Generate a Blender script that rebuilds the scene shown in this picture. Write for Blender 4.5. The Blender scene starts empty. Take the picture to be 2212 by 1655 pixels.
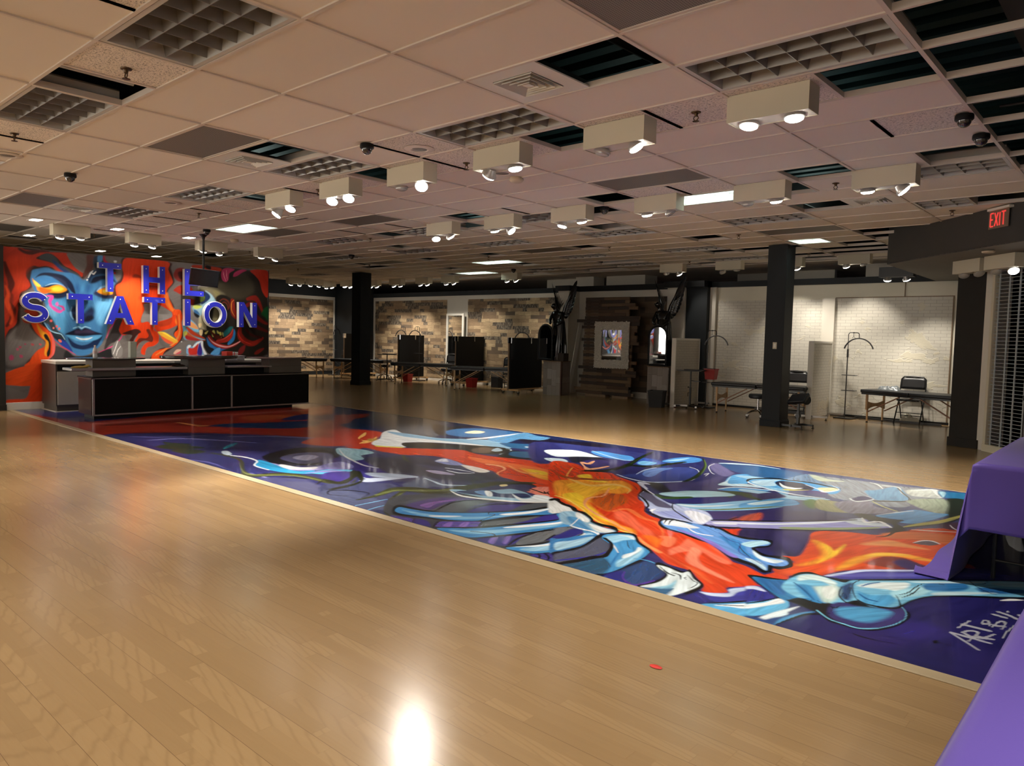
PWR = 2.4
WIN = 5.4
EXP_ = 25
EXPO = 0.52
import bpy, math, random
import numpy as np
from mathutils import Vector, Matrix
random.seed(7)
S = bpy.context.scene
COL = S.collection
PI = math.pi
R = math.radians
CEIL = 3.127          # ceiling height
TX, TY = 1.2192, 0.6096   # ceiling module: 4 ft x 2 ft

# ------------------------------------------------------------------ mesh builder
class MB:
    def __init__(s): s.v = []; s.f = []; s.sm = []
    def add(s, vs, fs, smooth=False):
        n = len(s.v); s.v += [tuple(v) for v in vs]
        s.f += [tuple(i + n for i in f) for f in fs]; s.sm += [smooth] * len(fs)
        return s
    def box(s, x0, x1, y0, y1, z0, z1, rz=0, o=(0, 0, 0)):
        vs = [(x, y, z) for z in (z0, z1) for x, y in ((x0, y0), (x1, y0), (x1, y1), (x0, y1))]
        if rz:
            c, k = math.cos(rz), math.sin(rz)
            vs = [(o[0] + x * c - y * k, o[1] + x * k + y * c, o[2] + z) for x, y, z in vs]
        elif o != (0, 0, 0): vs = [(o[0] + x, o[1] + y, o[2] + z) for x, y, z in vs]
        return s.add(vs, [(0, 3, 2, 1), (4, 5, 6, 7), (0, 1, 5, 4), (1, 2, 6, 5), (2, 3, 7, 6), (3, 0, 4, 7)])
    def cbox(s, cx, cy, cz, dx, dy, dz): return s.box(cx - dx / 2, cx + dx / 2, cy - dy / 2, cy + dy / 2, cz - dz / 2, cz + dz / 2)
    def beam(s, a, b, w, h, up=(0, 0, 1)):       # rectangular bar from a to b
        a, b = Vector(a), Vector(b); d = (b - a).normalized(); u = Vector(up)
        if abs(d.dot(u)) > .97: u = Vector((0, 1, 0))
        r = d.cross(u).normalized(); u = r.cross(d)
        vs = [p + r * i * w / 2 + u * j * h / 2 for p in (a, b) for i, j in ((-1, -1), (1, -1), (1, 1), (-1, 1))]
        return s.add(vs, [(0, 3, 2, 1), (4, 5, 6, 7), (0, 1, 5, 4), (1, 2, 6, 5), (2, 3, 7, 6), (3, 0, 4, 7)])
    def tube(s, pts, r, n=8, caps=True, closed=False):   # r: number or list
        pts = [Vector(p) for p in pts]; m = len(pts); rr = r if isinstance(r, (list, tuple)) else [r] * m
        rings = []; u = None
        for i, p in enumerate(pts):
            d = (pts[(i + 1) % m if closed else min(i + 1, m - 1)] - pts[(i - 1) % m if closed else max(i - 1, 0)])
            d = d.normalized() if d.length > 1e-9 else Vector((0, 0, 1))
            if u is None: u = d.cross(Vector((0, 0, 1)) if abs(d.z) < .95 else Vector((1, 0, 0))).normalized()
            else: u = (u - d * u.dot(d)).normalized()
            w = d.cross(u)
            rings.append([p + (u * math.cos(t) + w * math.sin(t)) * rr[i] for t in (2 * PI * k / n for k in range(n))])
        vs = [v for g in rings for v in g]; fs = []
        for i in range(m if closed else m - 1):
            a, b = i * n, ((i + 1) % m) * n
            fs += [(a + k, a + (k + 1) % n, b + (k + 1) % n, b + k) for k in range(n)]
        s.add(vs, fs, True)
        if caps and not closed:
            s.add([], []); b0 = len(s.v) - len(vs)
            s.f.append(tuple(b0 + k for k in reversed(range(n)))); s.sm.append(False)
            s.f.append(tuple(b0 + (m - 1) * n + k for k in range(n))); s.sm.append(False)
        return s
    def lathe(s, prof, n=20, o=(0, 0, 0), sx=1, sy=1, axis=None):   # prof: (r,z) list
        vs = []; fs = []
        M = axis.to_track_quat('Z', 'Y').to_matrix() if axis is not None else None
        for r, z in prof:
            for k in range(n):
                p = Vector((max(r, 1e-4) * math.cos(2 * PI * k / n) * sx, max(r, 1e-4) * math.sin(2 * PI * k / n) * sy, z))
                if M: p = M @ p
                vs.append((p.x + o[0], p.y + o[1], p.z + o[2]))
        for i in range(len(prof) - 1):
            fs += [(i * n + k, i * n + (k + 1) % n, (i + 1) * n + (k + 1) % n, (i + 1) * n + k) for k in range(n)]
        fs += [tuple(reversed(range(n))), tuple((len(prof) - 1) * n + k for k in range(n))]
        return s.add(vs, fs, True)
    def prism(s, poly, h, o=(0, 0, 0), M=None):   # poly in xy, extruded 0..h along z, mapped by M
        n = len(poly); vs = [Vector((x, y, 0)) for x, y in poly] + [Vector((x, y, h)) for x, y in poly]
        if M: vs = [M @ v for v in vs]
        vs = [v + Vector(o) for v in vs]
        return s.add(vs, [tuple(reversed(range(n))), tuple(range(n, 2 * n))] + [(k, (k + 1) % n, n + (k + 1) % n, n + k) for k in range(n)])
    def build(s, name, mat, parent=None, bevel=0, seg=2, loc=None, rz=0, sharp=40):
        me = bpy.data.meshes.new(name); me.from_pydata(s.v, [], s.f); me.materials.append(mat)
        me.polygons.foreach_set('use_smooth', s.sm)
        if any(s.sm): me.set_sharp_from_angle(angle=R(sharp))
        me.update()
        o = bpy.data.objects.new(name, me); COL.objects.link(o); o.parent = parent
        if loc: o.location = loc
        if rz: o.rotation_euler = (0, 0, rz)
        if bevel:
            m = o.modifiers.new('bevel', 'BEVEL'); m.width = bevel; m.segments = seg; m.limit_method = 'ANGLE'; m.angle_limit = R(35); m.use_clamp_overlap = True
        return o

def tag(o, label, cat, group=None):
    o['label'] = label; o['category'] = cat
    if group: o['group'] = group
    return o
def thing(name, label, cat, loc=(0, 0, 0), rz=0, group=None):
    o = bpy.data.objects.new(name, None); COL.objects.link(o); o.empty_display_size = .1
    o.location = loc; o.rotation_euler = (0, 0, rz)
    return tag(o, label, cat, group)
def struct(o): o['kind'] = 'structure'; return o
KIDS = {}
def copy_tree(o, parent=None):
    c = o.copy(); COL.objects.link(c); c.parent = parent
    for ch in list(o.children): copy_tree(ch, c)
    return c
def dup(o, loc, rz, label):
    c = copy_tree(o); c.location = loc; c.rotation_euler = (0, 0, rz); c['label'] = label
    return c

# ------------------------------------------------------------------ materials
class NT:
    def __init__(s, name):
        s.m = bpy.data.materials.new(name); s.m.use_nodes = True; s.t = s.m.node_tree; s.t.nodes.clear()
        s.out = s.n('ShaderNodeOutputMaterial'); s.b = s.n('ShaderNodeBsdfPrincipled'); s.l(s.b.outputs[0], s.out.inputs[0])
    def n(s, ty, **kw):
        x = s.t.nodes.new(ty)
        for k, v in kw.items(): setattr(x, k, v)
        return x
    def l(s, a, b): s.t.links.new(a, b)
    def set(s, x, i, v):
        if hasattr(v, 'is_linked') or isinstance(v, bpy.types.NodeSocket): s.l(v, x.inputs[i])
        else: x.inputs[i].default_value = v
    def math(s, op, a, b=0.0, c=0.0):
        x = s.n('ShaderNodeMath', operation=op); s.set(x, 0, a); s.set(x, 1, b)
        if op in ('MULTIPLY_ADD', 'SMOOTH_MIN', 'WRAP'): s.set(x, 2, c)
        return x.outputs[0]
    def mix(s, f, a, b, mode='MIX'):
        x = s.n('ShaderNodeMix', data_type='RGBA', blend_type=mode)
        s.set(x, 0, f)
        for i, v in ((6, a), (7, b)):
            if isinstance(v, tuple): v = (*v[:3], 1)
            s.set(x, i, v)
        return x.outputs[2]
    def ramp(s, f, stops, interp='LINEAR'):
        x = s.n('ShaderNodeValToRGB'); x.color_ramp.interpolation = interp; s.l(f, x.inputs[0]); e = x.color_ramp.elements
        e[0].position = stops[0][0]; e[0].color = (*stops[0][1], 1); e[1].position = stops[1][0]; e[1].color = (*stops[1][1], 1)
        for p, c in stops[2:]: q = e.new(p); q.color = (*c, 1)
        return x.outputs[0]
    def obj(s): return s.n('ShaderNodeTexCoord').outputs['Object']
    def sep(s, v): x = s.n('ShaderNodeSeparateXYZ'); s.l(v, x.inputs[0]); return x.outputs
    def comb(s, a, b, c=0.0): x = s.n('ShaderNodeCombineXYZ'); s.set(x, 0, a); s.set(x, 1, b); s.set(x, 2, c); return x.outputs[0]
    def map(s, v, sc=(1, 1, 1), lo=(0, 0, 0)):
        x = s.n('ShaderNodeMapping'); s.l(v, x.inputs[0]); x.inputs['Scale'].default_value = sc; x.inputs['Location'].default_value = lo; return x.outputs[0]
    def noise(s, v, sc=5.0, det=3.0, rough=.5, dist=0.0):
        x = s.n('ShaderNodeTexNoise'); s.l(v, x.inputs['Vector']); x.inputs['Scale'].default_value = sc; x.inputs['Detail'].default_value = det
        x.inputs['Roughness'].default_value = rough; x.inputs['Distortion'].default_value = dist; return x.outputs[0]
    def wn(s, v, dim='2D'):
        x = s.n('ShaderNodeTexWhiteNoise', noise_dimensions=dim); s.l(v, x.inputs['Vector' if dim != '1D' else 'W']); return x.outputs[0]
    def bump(s, h, strength=.2, dist=.01):
        x = s.n('ShaderNodeBump'); x.inputs['Strength'].default_value = strength; x.inputs['Distance'].default_value = dist
        s.l(h, x.inputs['Height']); s.l(x.outputs[0], s.b.inputs['Normal'])
    def base(s, c): s.set(s.b, 'Base Color', (*c, 1) if isinstance(c, tuple) else c); return s
    def p(s, **kw):
        for k, v in kw.items(): s.set(s.b, k.replace('_', ' '), v)
        return s
    def planks(s, u, v, L, h, ru=None, eu=.004, ev=.004, stagger=None, jit=0.0):
        rv = s.math('DIVIDE', v, h); row = s.math('FLOOR', rv); fy = s.math('FRACT', rv)
        if stagger: off = s.math('MULTIPLY', s.math('FLOORED_MODULO', row, 2.0), stagger)
        else: off = s.math('MULTIPLY', s.wn(row, '1D'), 7.31)
        uu = s.math('ADD', s.math('DIVIDE', u, L), off); 
        col = s.math('FLOOR', uu); fx = s.math('FRACT', uu)
        rnd = s.wn(s.comb(col, row))
        if jit:   # shift each joint a little so that board lengths vary
            sh = s.math('MULTIPLY', rnd, jit); col2 = s.math('GREATER_THAN', fx, s.math('SUBTRACT', 1.0, sh))
            rnd = s.wn(s.comb(s.math('ADD', col, s.math('MULTIPLY', col2, .37)), row)); seam_j = s.math('LESS_THAN', s.math('ABSOLUTE', s.math('SUBTRACT', fx, s.math('SUBTRACT', 1.0, sh))), eu / L)
        seam = s.math('MAXIMUM', s.math('LESS_THAN', fx, eu / L), s.math('LESS_THAN', fy, ev / h))
        if jit: seam = s.math('MAXIMUM', seam, seam_j)
        return rnd, seam, row

def mat(name, c, rough=.6, metal=0.0, spec=.5, coat=0.0, nz=None, bump=0.0, nsc=40.0, em=None, es=0.0):
    t = NT(name)
    if nz:
        f = t.noise(t.obj(), nsc, 3.0, .6)
        t.base(t.mix(f, tuple(x * (1 - nz) for x in c), tuple(min(1, x * (1 + nz)) for x in c)))
    else: t.base(c)
    t.p(Roughness=rough, Metallic=metal, Specular_IOR_Level=spec, Coat_Weight=coat)
    if bump: t.bump(t.noise(t.obj(), nsc * 3, 4.0, .6), bump, .004)
    if em: t.b.inputs['Emission Color'].default_value = (*em, 1); t.b.inputs['Emission Strength'].default_value = es
    return t.m
def wood(name, a, b, rough=.5, axis=0, sc=6.0):
    t = NT(name); v = t.obj(); k = [9.0, 9.0, 9.0]; k[axis] = .9
    f = t.noise(t.map(v, tuple(k)), sc, 4.0, .6, .6)
    t.base(t.ramp(f, [(.3, a), (.7, b)])); t.p(Roughness=rough); t.bump(f, .12, .003); return t.m

M = {}
M['black'] = mat('black_paint', (.006, .006, .0065), .5, spec=.25)
M['blackmetal'] = mat('black_powder_coat', (.01, .01, .011), .35, .0, .6)
M['vinyl'] = mat('black_vinyl', (.012, .013, .016), .42, nz=.25, bump=.15, nsc=60)
M['gloss'] = mat('black_gloss_resin', (.0025, .0025, .003), .16, spec=.5, coat=.15)
M['column'] = mat('column_paint', (.008, .010, .012), .55, spec=.25, nz=.12, nsc=8, bump=.05)
M['pillar'] = mat('pillar_paint', (.028, .026, .023), .8, spec=.2, nz=.12, nsc=6)
M['soffit'] = mat('soffit_paint', (.045, .041, .036), .75, nz=.1, nsc=5)
M['soffit_under'] = mat('soffit_underside', (.16, .145, .125), .8, nz=.08, nsc=4)
M['darkwall'] = mat('dark_wall_paint', (.016, .019, .022), .6, spec=.25, nz=.15, nsc=3)
M['whitewall'] = mat('white_wall_paint', (.62, .58, .5), .7, nz=.05, nsc=3)
M['farwall'] = mat('far_wall_paint', (.33, .30, .26), .8, nz=.1, nsc=2)
M['cream'] = mat('cream_board', (.66, .62, .5), .65, nz=.05, nsc=3)
M['chrome'] = mat('chrome', (.6, .6, .62), .12, 1.0)
M['steel'] = mat('brushed_steel', (.42, .40, .38), .38, 1.0, nz=.15, nsc=20)
M['plastic_white'] = mat('white_plastic', (.72, .69, .62), .45)
M['fixture'] = mat('cream_fixture_metal', (.60, .55, .42), .5, nz=.03, nsc=4)
M['ring'] = mat('lamp_ring', (.55, .53, .5), .3, .6)
M['lamp_on'] = mat('lit_lamp_face', (1, 1, 1), .4, em=(1, .96, .88), es=14)
M['lamp_off'] = mat('unlit_lamp_face', (.5, .49, .46), .25, .3)
M['tbar'] = mat('ceiling_grid_paint', (.66, .58, .50), .55)
M['troffer'] = mat('troffer_white_metal', (.55, .53, .49), .45)
M['louvre'] = mat('parabolic_louvre', (.26, .24, .215), .38, .3)
M['louvre_lit'] = mat('lit_louvre', (.75, .76, .73), .5)  # paler copy of the louvre, glow of the lit tubes put into its colour
M['reflector'] = mat('troffer_reflector', (.13, .12, .105), .5, .1)
M['tube_lit'] = mat('lit_troffer_tubes', (1, 1, 1), .5, em=(.80, 1, .93), es=5.5)
M['dome'] = mat('camera_dome_glass', (.03, .025, .022), .08, coat=1)
M['bronze'] = mat('sprinkler_bronze', (.10, .06, .03), .35, .8)
M['smoke'] = mat('detector_plastic', (.60, .50, .36), .5)
M['redbin'] = mat('red_plastic', (.36, .012, .012), .4)
M['blue'] = mat('sign_blue_face', (.018, .022, .36), .32, coat=.3)
M['signwhite'] = mat('sign_white_return', (.80, .80, .78), .45)
M['dot'] = mat('sign_bolt', (.85, .85, .9), .3)
M['stonetop'] = mat('dark_stone_top', (.055, .05, .045), .16, coat=.5, nz=.5, nsc=14)
M['laminate'] = mat('black_laminate', (.003, .0025, .002), .4, spec=.15)
M['taupe'] = mat('taupe_metal_panel', (.11, .095, .08), .42, .35, nz=.1, nsc=6)
M['whitetop'] = mat('white_countertop', (.78, .75, .68), .3)
M['greydoor'] = mat('grey_cabinet_door', (.42, .40, .36), .45, nz=.06, nsc=20)
M['birch'] = wood('birch_wood', (.50, .30, .13), (.66, .43, .22), .45, 2)
M['birchdark'] = wood('reddish_wood', (.26, .11, .06), (.36, .18, .10), .4, 2)
M['mdf'] = wood('mdf_edge', (.17, .11, .065), (.26, .17, .10), .6, 2)
M['screen'] = mat('tv_screen', (.004, .004, .005), .2)
M['purple'] = None
M['paper'] = mat('paper', (.75, .74, .72), .7)
M['clearplastic'] = mat('frosted_plastic', (.45, .44, .47), .25)
M['deck'] = None
M['rubber'] = mat('black_rubber', (.01, .01, .01), .6)
M['switch'] = mat('switch_plate', (.55, .50, .38), .4)
M['mirror'] = mat('mirror_glass', (.82, .84, .83), .02, 1.0)

# ceiling tile: plain and fissured
def tile_mat(name, c, fiss):
    t = NT(name); v = t.obj(); s3 = t.sep(v)
    cell = t.wn(t.comb(t.math('FLOOR', t.math('DIVIDE', s3[0], TX)), t.math('FLOOR', t.math('DIVIDE', s3[1], TY))))
    c1 = t.mix(cell, tuple(x * .93 for x in c), tuple(x * 1.04 for x in c))
    if fiss:
        f = t.noise(t.map(v, (1, 1.6, 1)), 62.0, 3.0, .62, .8)
        g = t.ramp(f, [(.40, (0, 0, 0)), (.47, (1, 1, 1))])
        c1 = t.mix(g, tuple(x * .42 for x in c), c1); t.bump(g, .35, .004)
    else:
        f = t.noise(v, 160.0, 2.0, .5); t.bump(f, .08, .002)
    t.base(c1); t.p(Roughness=.85, Specular_IOR_Level=.2); return t.m
M['tile'] = tile_mat('ceiling_tile', (.78, .70, .60), False)
M['tilef'] = tile_mat('fissured_ceiling_tile', (.84, .76, .67), True)

# perforated grille
t = NT('perforated_grille'); s3 = t.sep(t.obj())
fx = t.math('FRACT', t.math('MULTIPLY', s3[0], 70.0)); fy = t.math('FRACT', t.math('MULTIPLY', s3[1], 70.0))
h = t.math('MULTIPLY', t.math('GREATER_THAN', fx, .4), t.math('GREATER_THAN', fy, .4))
t.base(t.mix(h, (.235, .21, .185), (.075, .065, .055))); t.p(Roughness=.6); M['grille'] = t.m

# maple floor strips
def floor_mat():
    t = NT('maple_floor'); v = t.obj(); s3 = t.sep(v)
    rnd, seam, row = t.planks(s3[0], s3[1], .95, .066, eu=.0016, ev=.0009, jit=.45)
    c = t.ramp(rnd, [(0, (.268, .172, .080)), (.5, (.292, .189, .089)), (1, (.320, .210, .100))])
    rows = t.comb(t.math('MULTIPLY', s3[0], 1.6), t.math('MULTIPLY', s3[1], 26.0), t.math('MULTIPLY', rnd, 9.0))
    g = t.noise(rows, 1.6, 5.0, .6, 1.2)
    c = t.mix(t.ramp(g, [(.38, (0, 0, 0)), (.72, (1, 1, 1))]), t.mix(.16, c, (.22, .125, .05)), c)
    c = t.mix(t.math('MULTIPLY', seam, .25), c, (.18, .10, .045))
    # a dark joint between three-strip boards
    rv = t.math('FRACT', t.math('DIVIDE', s3[1], .198)); j = t.math('LESS_THAN', rv, .008)
    c = t.mix(t.math('MULTIPLY', j, .75), c, (.06, .03, .015))
    wv = t.n('ShaderNodeTexWave', wave_type='RINGS', rings_direction='Z'); t.l(t.comb(t.math('MULTIPLY_ADD', s3[0], 1.3, t.math('MULTIPLY', rnd, 31.0)), t.math('MULTIPLY_ADD', s3[1], 13.0, t.math('MULTIPLY', rnd, 17.0))), wv.inputs['Vector'])
    wv.inputs['Scale'].default_value = 1.5; wv.inputs['Distortion'].default_value = 3.5; wv.inputs['Detail'].default_value = 2.0; wv.inputs['Detail Scale'].default_value = .8
    c = t.mix(t.math('MULTIPLY', t.math('MULTIPLY', t.math('POWER', wv.outputs[1], 6.0), t.math('GREATER_THAN', rnd, .45)), .22), c, (.15, .085, .035))
    big = t.noise(t.map(v, (1, 1, 1)), .9, 3.0, .5)
    c = t.mix(t.math('MULTIPLY', big, .16), c, (.30, .21, .12)); t.base(c)
    r = t.noise(t.map(v, (2, 6, 1)), 3.0, 3.0, .6)
    t.set(t.b, 'Roughness', t.math('MULTIPLY_ADD', r, .08, .17)); t.p(Specular_IOR_Level=.36)
    return t.m
M['floor'] = floor_mat()
M['strip'] = mat('beige_transition_strip', (.37, .29, .175), .4, nz=.1, nsc=3)

def wallpaper_mat():
    t = NT('reclaimed_wood_wallpaper'); v = t.obj(); s3 = t.sep(v)
    u = t.math('ADD', s3[0], t.math('MULTIPLY', s3[1], 1.0))
    rnd, seam, row = t.planks(u, s3[2], .62, .103, eu=.004, ev=.004, jit=.6)
    c = t.ramp(rnd, [(0, (.03, .024, .020)), (.17, (.075, .058, .042)), (.24, (.14, .10, .065)), (.30, (.24, .155, .085)), (.55, (.42, .29, .165)), (.8, (.60, .44, .25)), (1, (.26, .17, .095))], 'LINEAR')
    g = t.noise(t.comb(t.math('MULTIPLY', u, 3.0), t.math('MULTIPLY', s3[2], 30.0), rnd), 2.0, 5.0, .7, .6)
    c = t.mix(t.math('MULTIPLY', t.ramp(g, [(.35, (1, 1, 1)), (.65, (0, 0, 0))]), .55), c, (.09, .06, .04))
    g2 = t.noise(t.comb(t.math('MULTIPLY', u, 30.0), t.math('MULTIPLY', s3[2], 9.0), rnd), 1.0, 3.0, .7)
    dark = t.math('LESS_THAN', rnd, .2)
    c = t.mix(t.math('MULTIPLY', t.math('MULTIPLY', dark, t.math('GREATER_THAN', g2, .52)), .5), c, (.34, .28, .20))
    c = t.mix(t.math('MULTIPLY', seam, .7), c, (.05, .035, .02))
    t.base(c); t.p(Roughness=.75); return t.m
M['wallpaper'] = wallpaper_mat()

def brick_mat(name, base, line, L=.2, h=.0625, bmp=0.0):
    t = NT(name); v = t.obj(); s3 = t.sep(v)
    u = t.math('ADD', s3[0], s3[1])
    rnd, seam, row = t.planks(u, s3[2], L, h, eu=.007, ev=.006, stagger=.5)
    c = t.mix(rnd, tuple(x * .94 for x in base), base)
    c = t.mix(seam, c, line)
    pt = t.noise(t.map(v, (1, 1, 1.6)), 1.7, 4.0, .6, .4)      # peeled and patched areas
    pm = t.ramp(pt, [(.60, (0, 0, 0)), (.625, (1, 1, 1))])
    c = t.mix(t.math('MULTIPLY', pm, .85), c, (base[0] * 1.02, base[1] * .98, base[2] * .86))
    ed = t.math('COMPARE', pt, .612, .006); c = t.mix(t.math('MULTIPLY', ed, .35), c, (.35, .30, .20))
    t.base(c); t.p(Roughness=.6); t.bump(t.math('ADD', t.math('MULTIPLY', pm, .6), t.noise(v, 6.0, 4.0, .6)), .35, .02); return t.m
M['brick'] = brick_mat('white_brick_wallpaper', (.70, .68, .62), (.36, .35, .33))
M['brickpanel'] = brick_mat('white_brick_panel', (.60, .57, .51), (.33, .32, .30), .155, .055)

def plankmat(name, cols, u_ax, h, L, rough=.7):
    t = NT(name); v = t.obj(); s3 = t.sep(v)
    rnd, seam, row = t.planks(s3[u_ax[0]], s3[u_ax[1]], L, h, eu=.003, ev=.003, jit=.5)
    c = t.ramp(rnd, cols); k = [2.0, 2.0, 2.0]; k[u_ax[1]] = 30.0
    g = t.noise(t.map(v, tuple(k)), 2.0, 5.0, .7, .4)
    c = t.mix(t.math('MULTIPLY', g, .6), c, tuple(x * .45 for x in cols[0][1])); c = t.mix(t.math('MULTIPLY', seam, .6), c, (.03, .02, .015))
    t.base(c); t.p(Roughness=rough); return t.m
M['crate'] = plankmat('whitewashed_boards', [(0, (.20, .17, .15)), (.5, (.33, .29, .26)), (1, (.42, .38, .35))], (2, 0), .13, .5)

# cloth
t = NT('purple_satin_cloth'); f = t.noise(t.obj(), 300.0, 2.0, .5)
t.base((.088, .052, .30)); t.p(Roughness=.55, Sheen_Weight=.15, Sheen_Roughness=.4, Specular_IOR_Level=.3); t.bump(f, .08, .001); M['purple'] = t.m
# corrugated deck
t = NT('roof_deck'); t.base((.010, .028, .030)); t.p(Roughness=.7); M['deck'] = t.m
M['duct'] = mat('plenum_steel', (.05, .05, .048), .55, .3)
# gate
M['gate'] = mat('gate_aluminium', (.42, .46, .48), .4, .2)

# painted murals: colour comes from the mesh's own colour attribute
def paint_mat(name, rough, coat):
    t = NT(name); a = t.n('ShaderNodeAttribute', attribute_name='paint'); v = t.obj()
    f = t.noise(v, 45.0, 3.0, .6); c = t.mix(t.math('MULTIPLY', f, .10), a.outputs[0], (.0, .0, .0))
    t.base(c); t.p(Roughness=rough, Coat_Weight=coat, Coat_Roughness=.06, Specular_IOR_Level=.35 if coat else .2); return t
# ------------------------------------------------------------------ building shell
def sbox(name, mt, x0, x1, y0, y1, z0, z1, bevel=0):
    return struct(MB().box(x0, x1, y0, y1, z0, z1).build(name, mt, bevel=bevel))
sbox('floor', M['floor'], -19, 9.5, -8, 25, -.1, 0)
# strips bordering the painted floor
m = MB().box(-9.74, 9.4, 1.915, 2.005, .0, .006)
struct(m.build('trim_1', M['strip'], bevel=.002))
sbox('trim_2', M['strip'], -9.3, 9.4, 6.765, 6.79, .0, .005)
# outer walls
sbox('wall_left', M['darkwall'], -19.2, -19, -8, 25, 0, 4.6)
sbox('wall_front', M['whitewall'], -19, 9.5, -8.2, -8, 0, 4.6)
sbox('wall_right', M['whitewall'], 9.5, 9.7, -8.2, 8, 0, 4.6)
sbox('wall_far', M['farwall'], -10, 9.5, 24.8, 25, 0, 4.6)
sbox('wall_far_dark', M['darkwall'], -19, -8.2, 18.6, 18.8, 2.2, 4.6)
# left rear wall (x = -16.9) with wallpapered board
m = MB().box(-17.1, -16.9, 7.0, 14.2, 0, CEIL); struct(m.build('wall_back_left', M['darkwall']))
sbox('trim_3', M['whitewall'], -16.9, -16.885, 9.3, 13.38, 2.56, 2.665)
sbox('trim_4', M['whitewall'], -16.9, -16.88, 13.32, 13.38, 0, 2.56)
struct(MB().box(-16.9, -16.892, 9.3, 13.32, .12, 2.56).build('wall_back_left_panel', M['wallpaper']))
sbox('trim_5', M['darkwall'], -16.9, -15.72, 13.42, 14.15, 0, 2.95)
# back partition, y = 14.15, from the dark corner to the first bay pillar
sbox('wall_back', M['whitewall'], -15.75, -7.55, 14.15, 14.3, 0, 2.665)
sbox('trim_6', M['darkwall'], -15.75, -7.3, 14.13, 14.3, 2.665, 2.80)
struct(MB().box(-15.6, -12.03, 14.138, 14.15, .1, 2.545).build('wall_back_panel_1', M['wallpaper']))
struct(MB().box(-11.10, -7.60, 14.138, 14.15, .1, 2.545).build('wall_back_panel_2', M['wallpaper']))
# white bay with pallet wall, y = 14.0
sbox('wall_bay', M['whitewall'], -7.2, -3.95, 14.02, 14.2, 0, 2.665)
sbox('trim_7', M['whitewall'], -7.18, -6.83, 13.56, 14.02, 0, 2.665)
sbox('trim_8', M['whitewall'], -3.98, -3.52, 13.6, 14.02, 0, 2.665)
struct(MB().box(-6.2, -4.0, 14.0, 14.02, .15, 2.50).build('wall_bay_panel', plankmat('dark_reclaimed_boards', [(0, (.05, .032, .02)), (.5, (.12, .075, .042)), (.8, (.20, .125, .07)), (1, (.09, .055, .03))], (0, 2), .14, .8)))
m = MB().box(-7.24, -6.77, 13.5, 14.1, 2.665, 2.80).box(-6.77, -4.03, 13.93, 14.1, 2.665, 2.80).box(-4.03, -3.0, 13.5, 14.1, 2.665, 2.80)
struct(m.build('trim_9', M['black']))
sbox('trim_10', M['darkwall'], -3.52, -3.0, 13.66, 14.02, 0, 2.8)
# brick bays
sbox('wall_brick', M['cream'], -3.02, 2.5, 13.9, 14.05, 0, 2.665)
sbox('wall_brick_side', M['whitewall'], 2.5, 2.6, 11.3, 14.05, 0, 2.667)
sbox('wall_mall_side', M['black'], 2.6, 2.62, 11.1, 14.05, 0, 2.667)
sbox('trim_11', M['darkwall'], -3.0, 2.6, 13.86, 14.05, 2.665, 2.79)
sbox('trim_12', M['whitewall'], -3.03, -2.86, 13.8, 13.9, 0, 2.665)
struct(MB().box(-2.85, -.5, 13.872, 13.9, .02, 2.36).build('wall_brick_panel_1', M['brick']))
struct(MB().box(-.27, 1.80, 13.872, 13.9, .02, 2.38).build('wall_brick_panel_2', M['brick']))
m = MB().box(-.28, 1.815, 13.868, 13.9, 2.38, 2.395).box(1.80, 1.815, 13.868, 13.9, .02, 2.38).box(.98, .99, 13.866, 13.9, 2.39, 2.665)
struct(m.build('trim_13', M['mdf']))
sbox('trim_14', M['whitewall'], -.51, -.27, 13.80, 13.9, 0, 2.38)
sbox('trim_15', M['whitewall'], 1.86, 2.0, 13.8, 13.9, 0, 2.6)
sbox('baseboard_back', M['black'], -3.9, 2.5, 13.84, 13.87, 0, .045)
# pieces of the store behind, seen above the partitions
sbox('trim_16', M['whitewall'], -8.9, -7.75, 15.2, 15.8, 2.66, CEIL)
sbox('trim_17', M['whitewall'], -7.55, -6.95, 14.8, 15.3, 2.66, CEIL)
sbox('trim_18', M['whitewall'], -6.6, -5.4, 14.9, 15.5, 2.66, CEIL)
sbox('trim_19', M['whitewall'], -2.1, -.9, 15.6, 15.75, 2.66, CEIL)
sbox('trim_20', M['whitewall'], .02, .55, 14.7, 15.1, 2.66, CEIL)
sbox('trim_21', M['farwall'], -3.3, -2.3, 15.8, 16.1, 2.6, CEIL)
sbox('trim_22', M['farwall'], .75, 2.2, 15.6, 15.9, 2.7, CEIL)
# mural partition, x = -9.8
sbox('wall_mural', M['darkwall'], -9.98, -9.8, 1.9, 6.78, 0, 2.75)
sbox('trim_23', M['pillar'], -10.0, -9.74, 1.55, 1.9, 0, 2.76)
sbox('trim_24', M['pillar'], -10.02, -9.72, 1.53, 1.905, 0, .1)
sbox('baseboard_mural', M['plastic_white'], -9.8, -9.775, 1.9, 6.78, 0, .125, .004)
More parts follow.
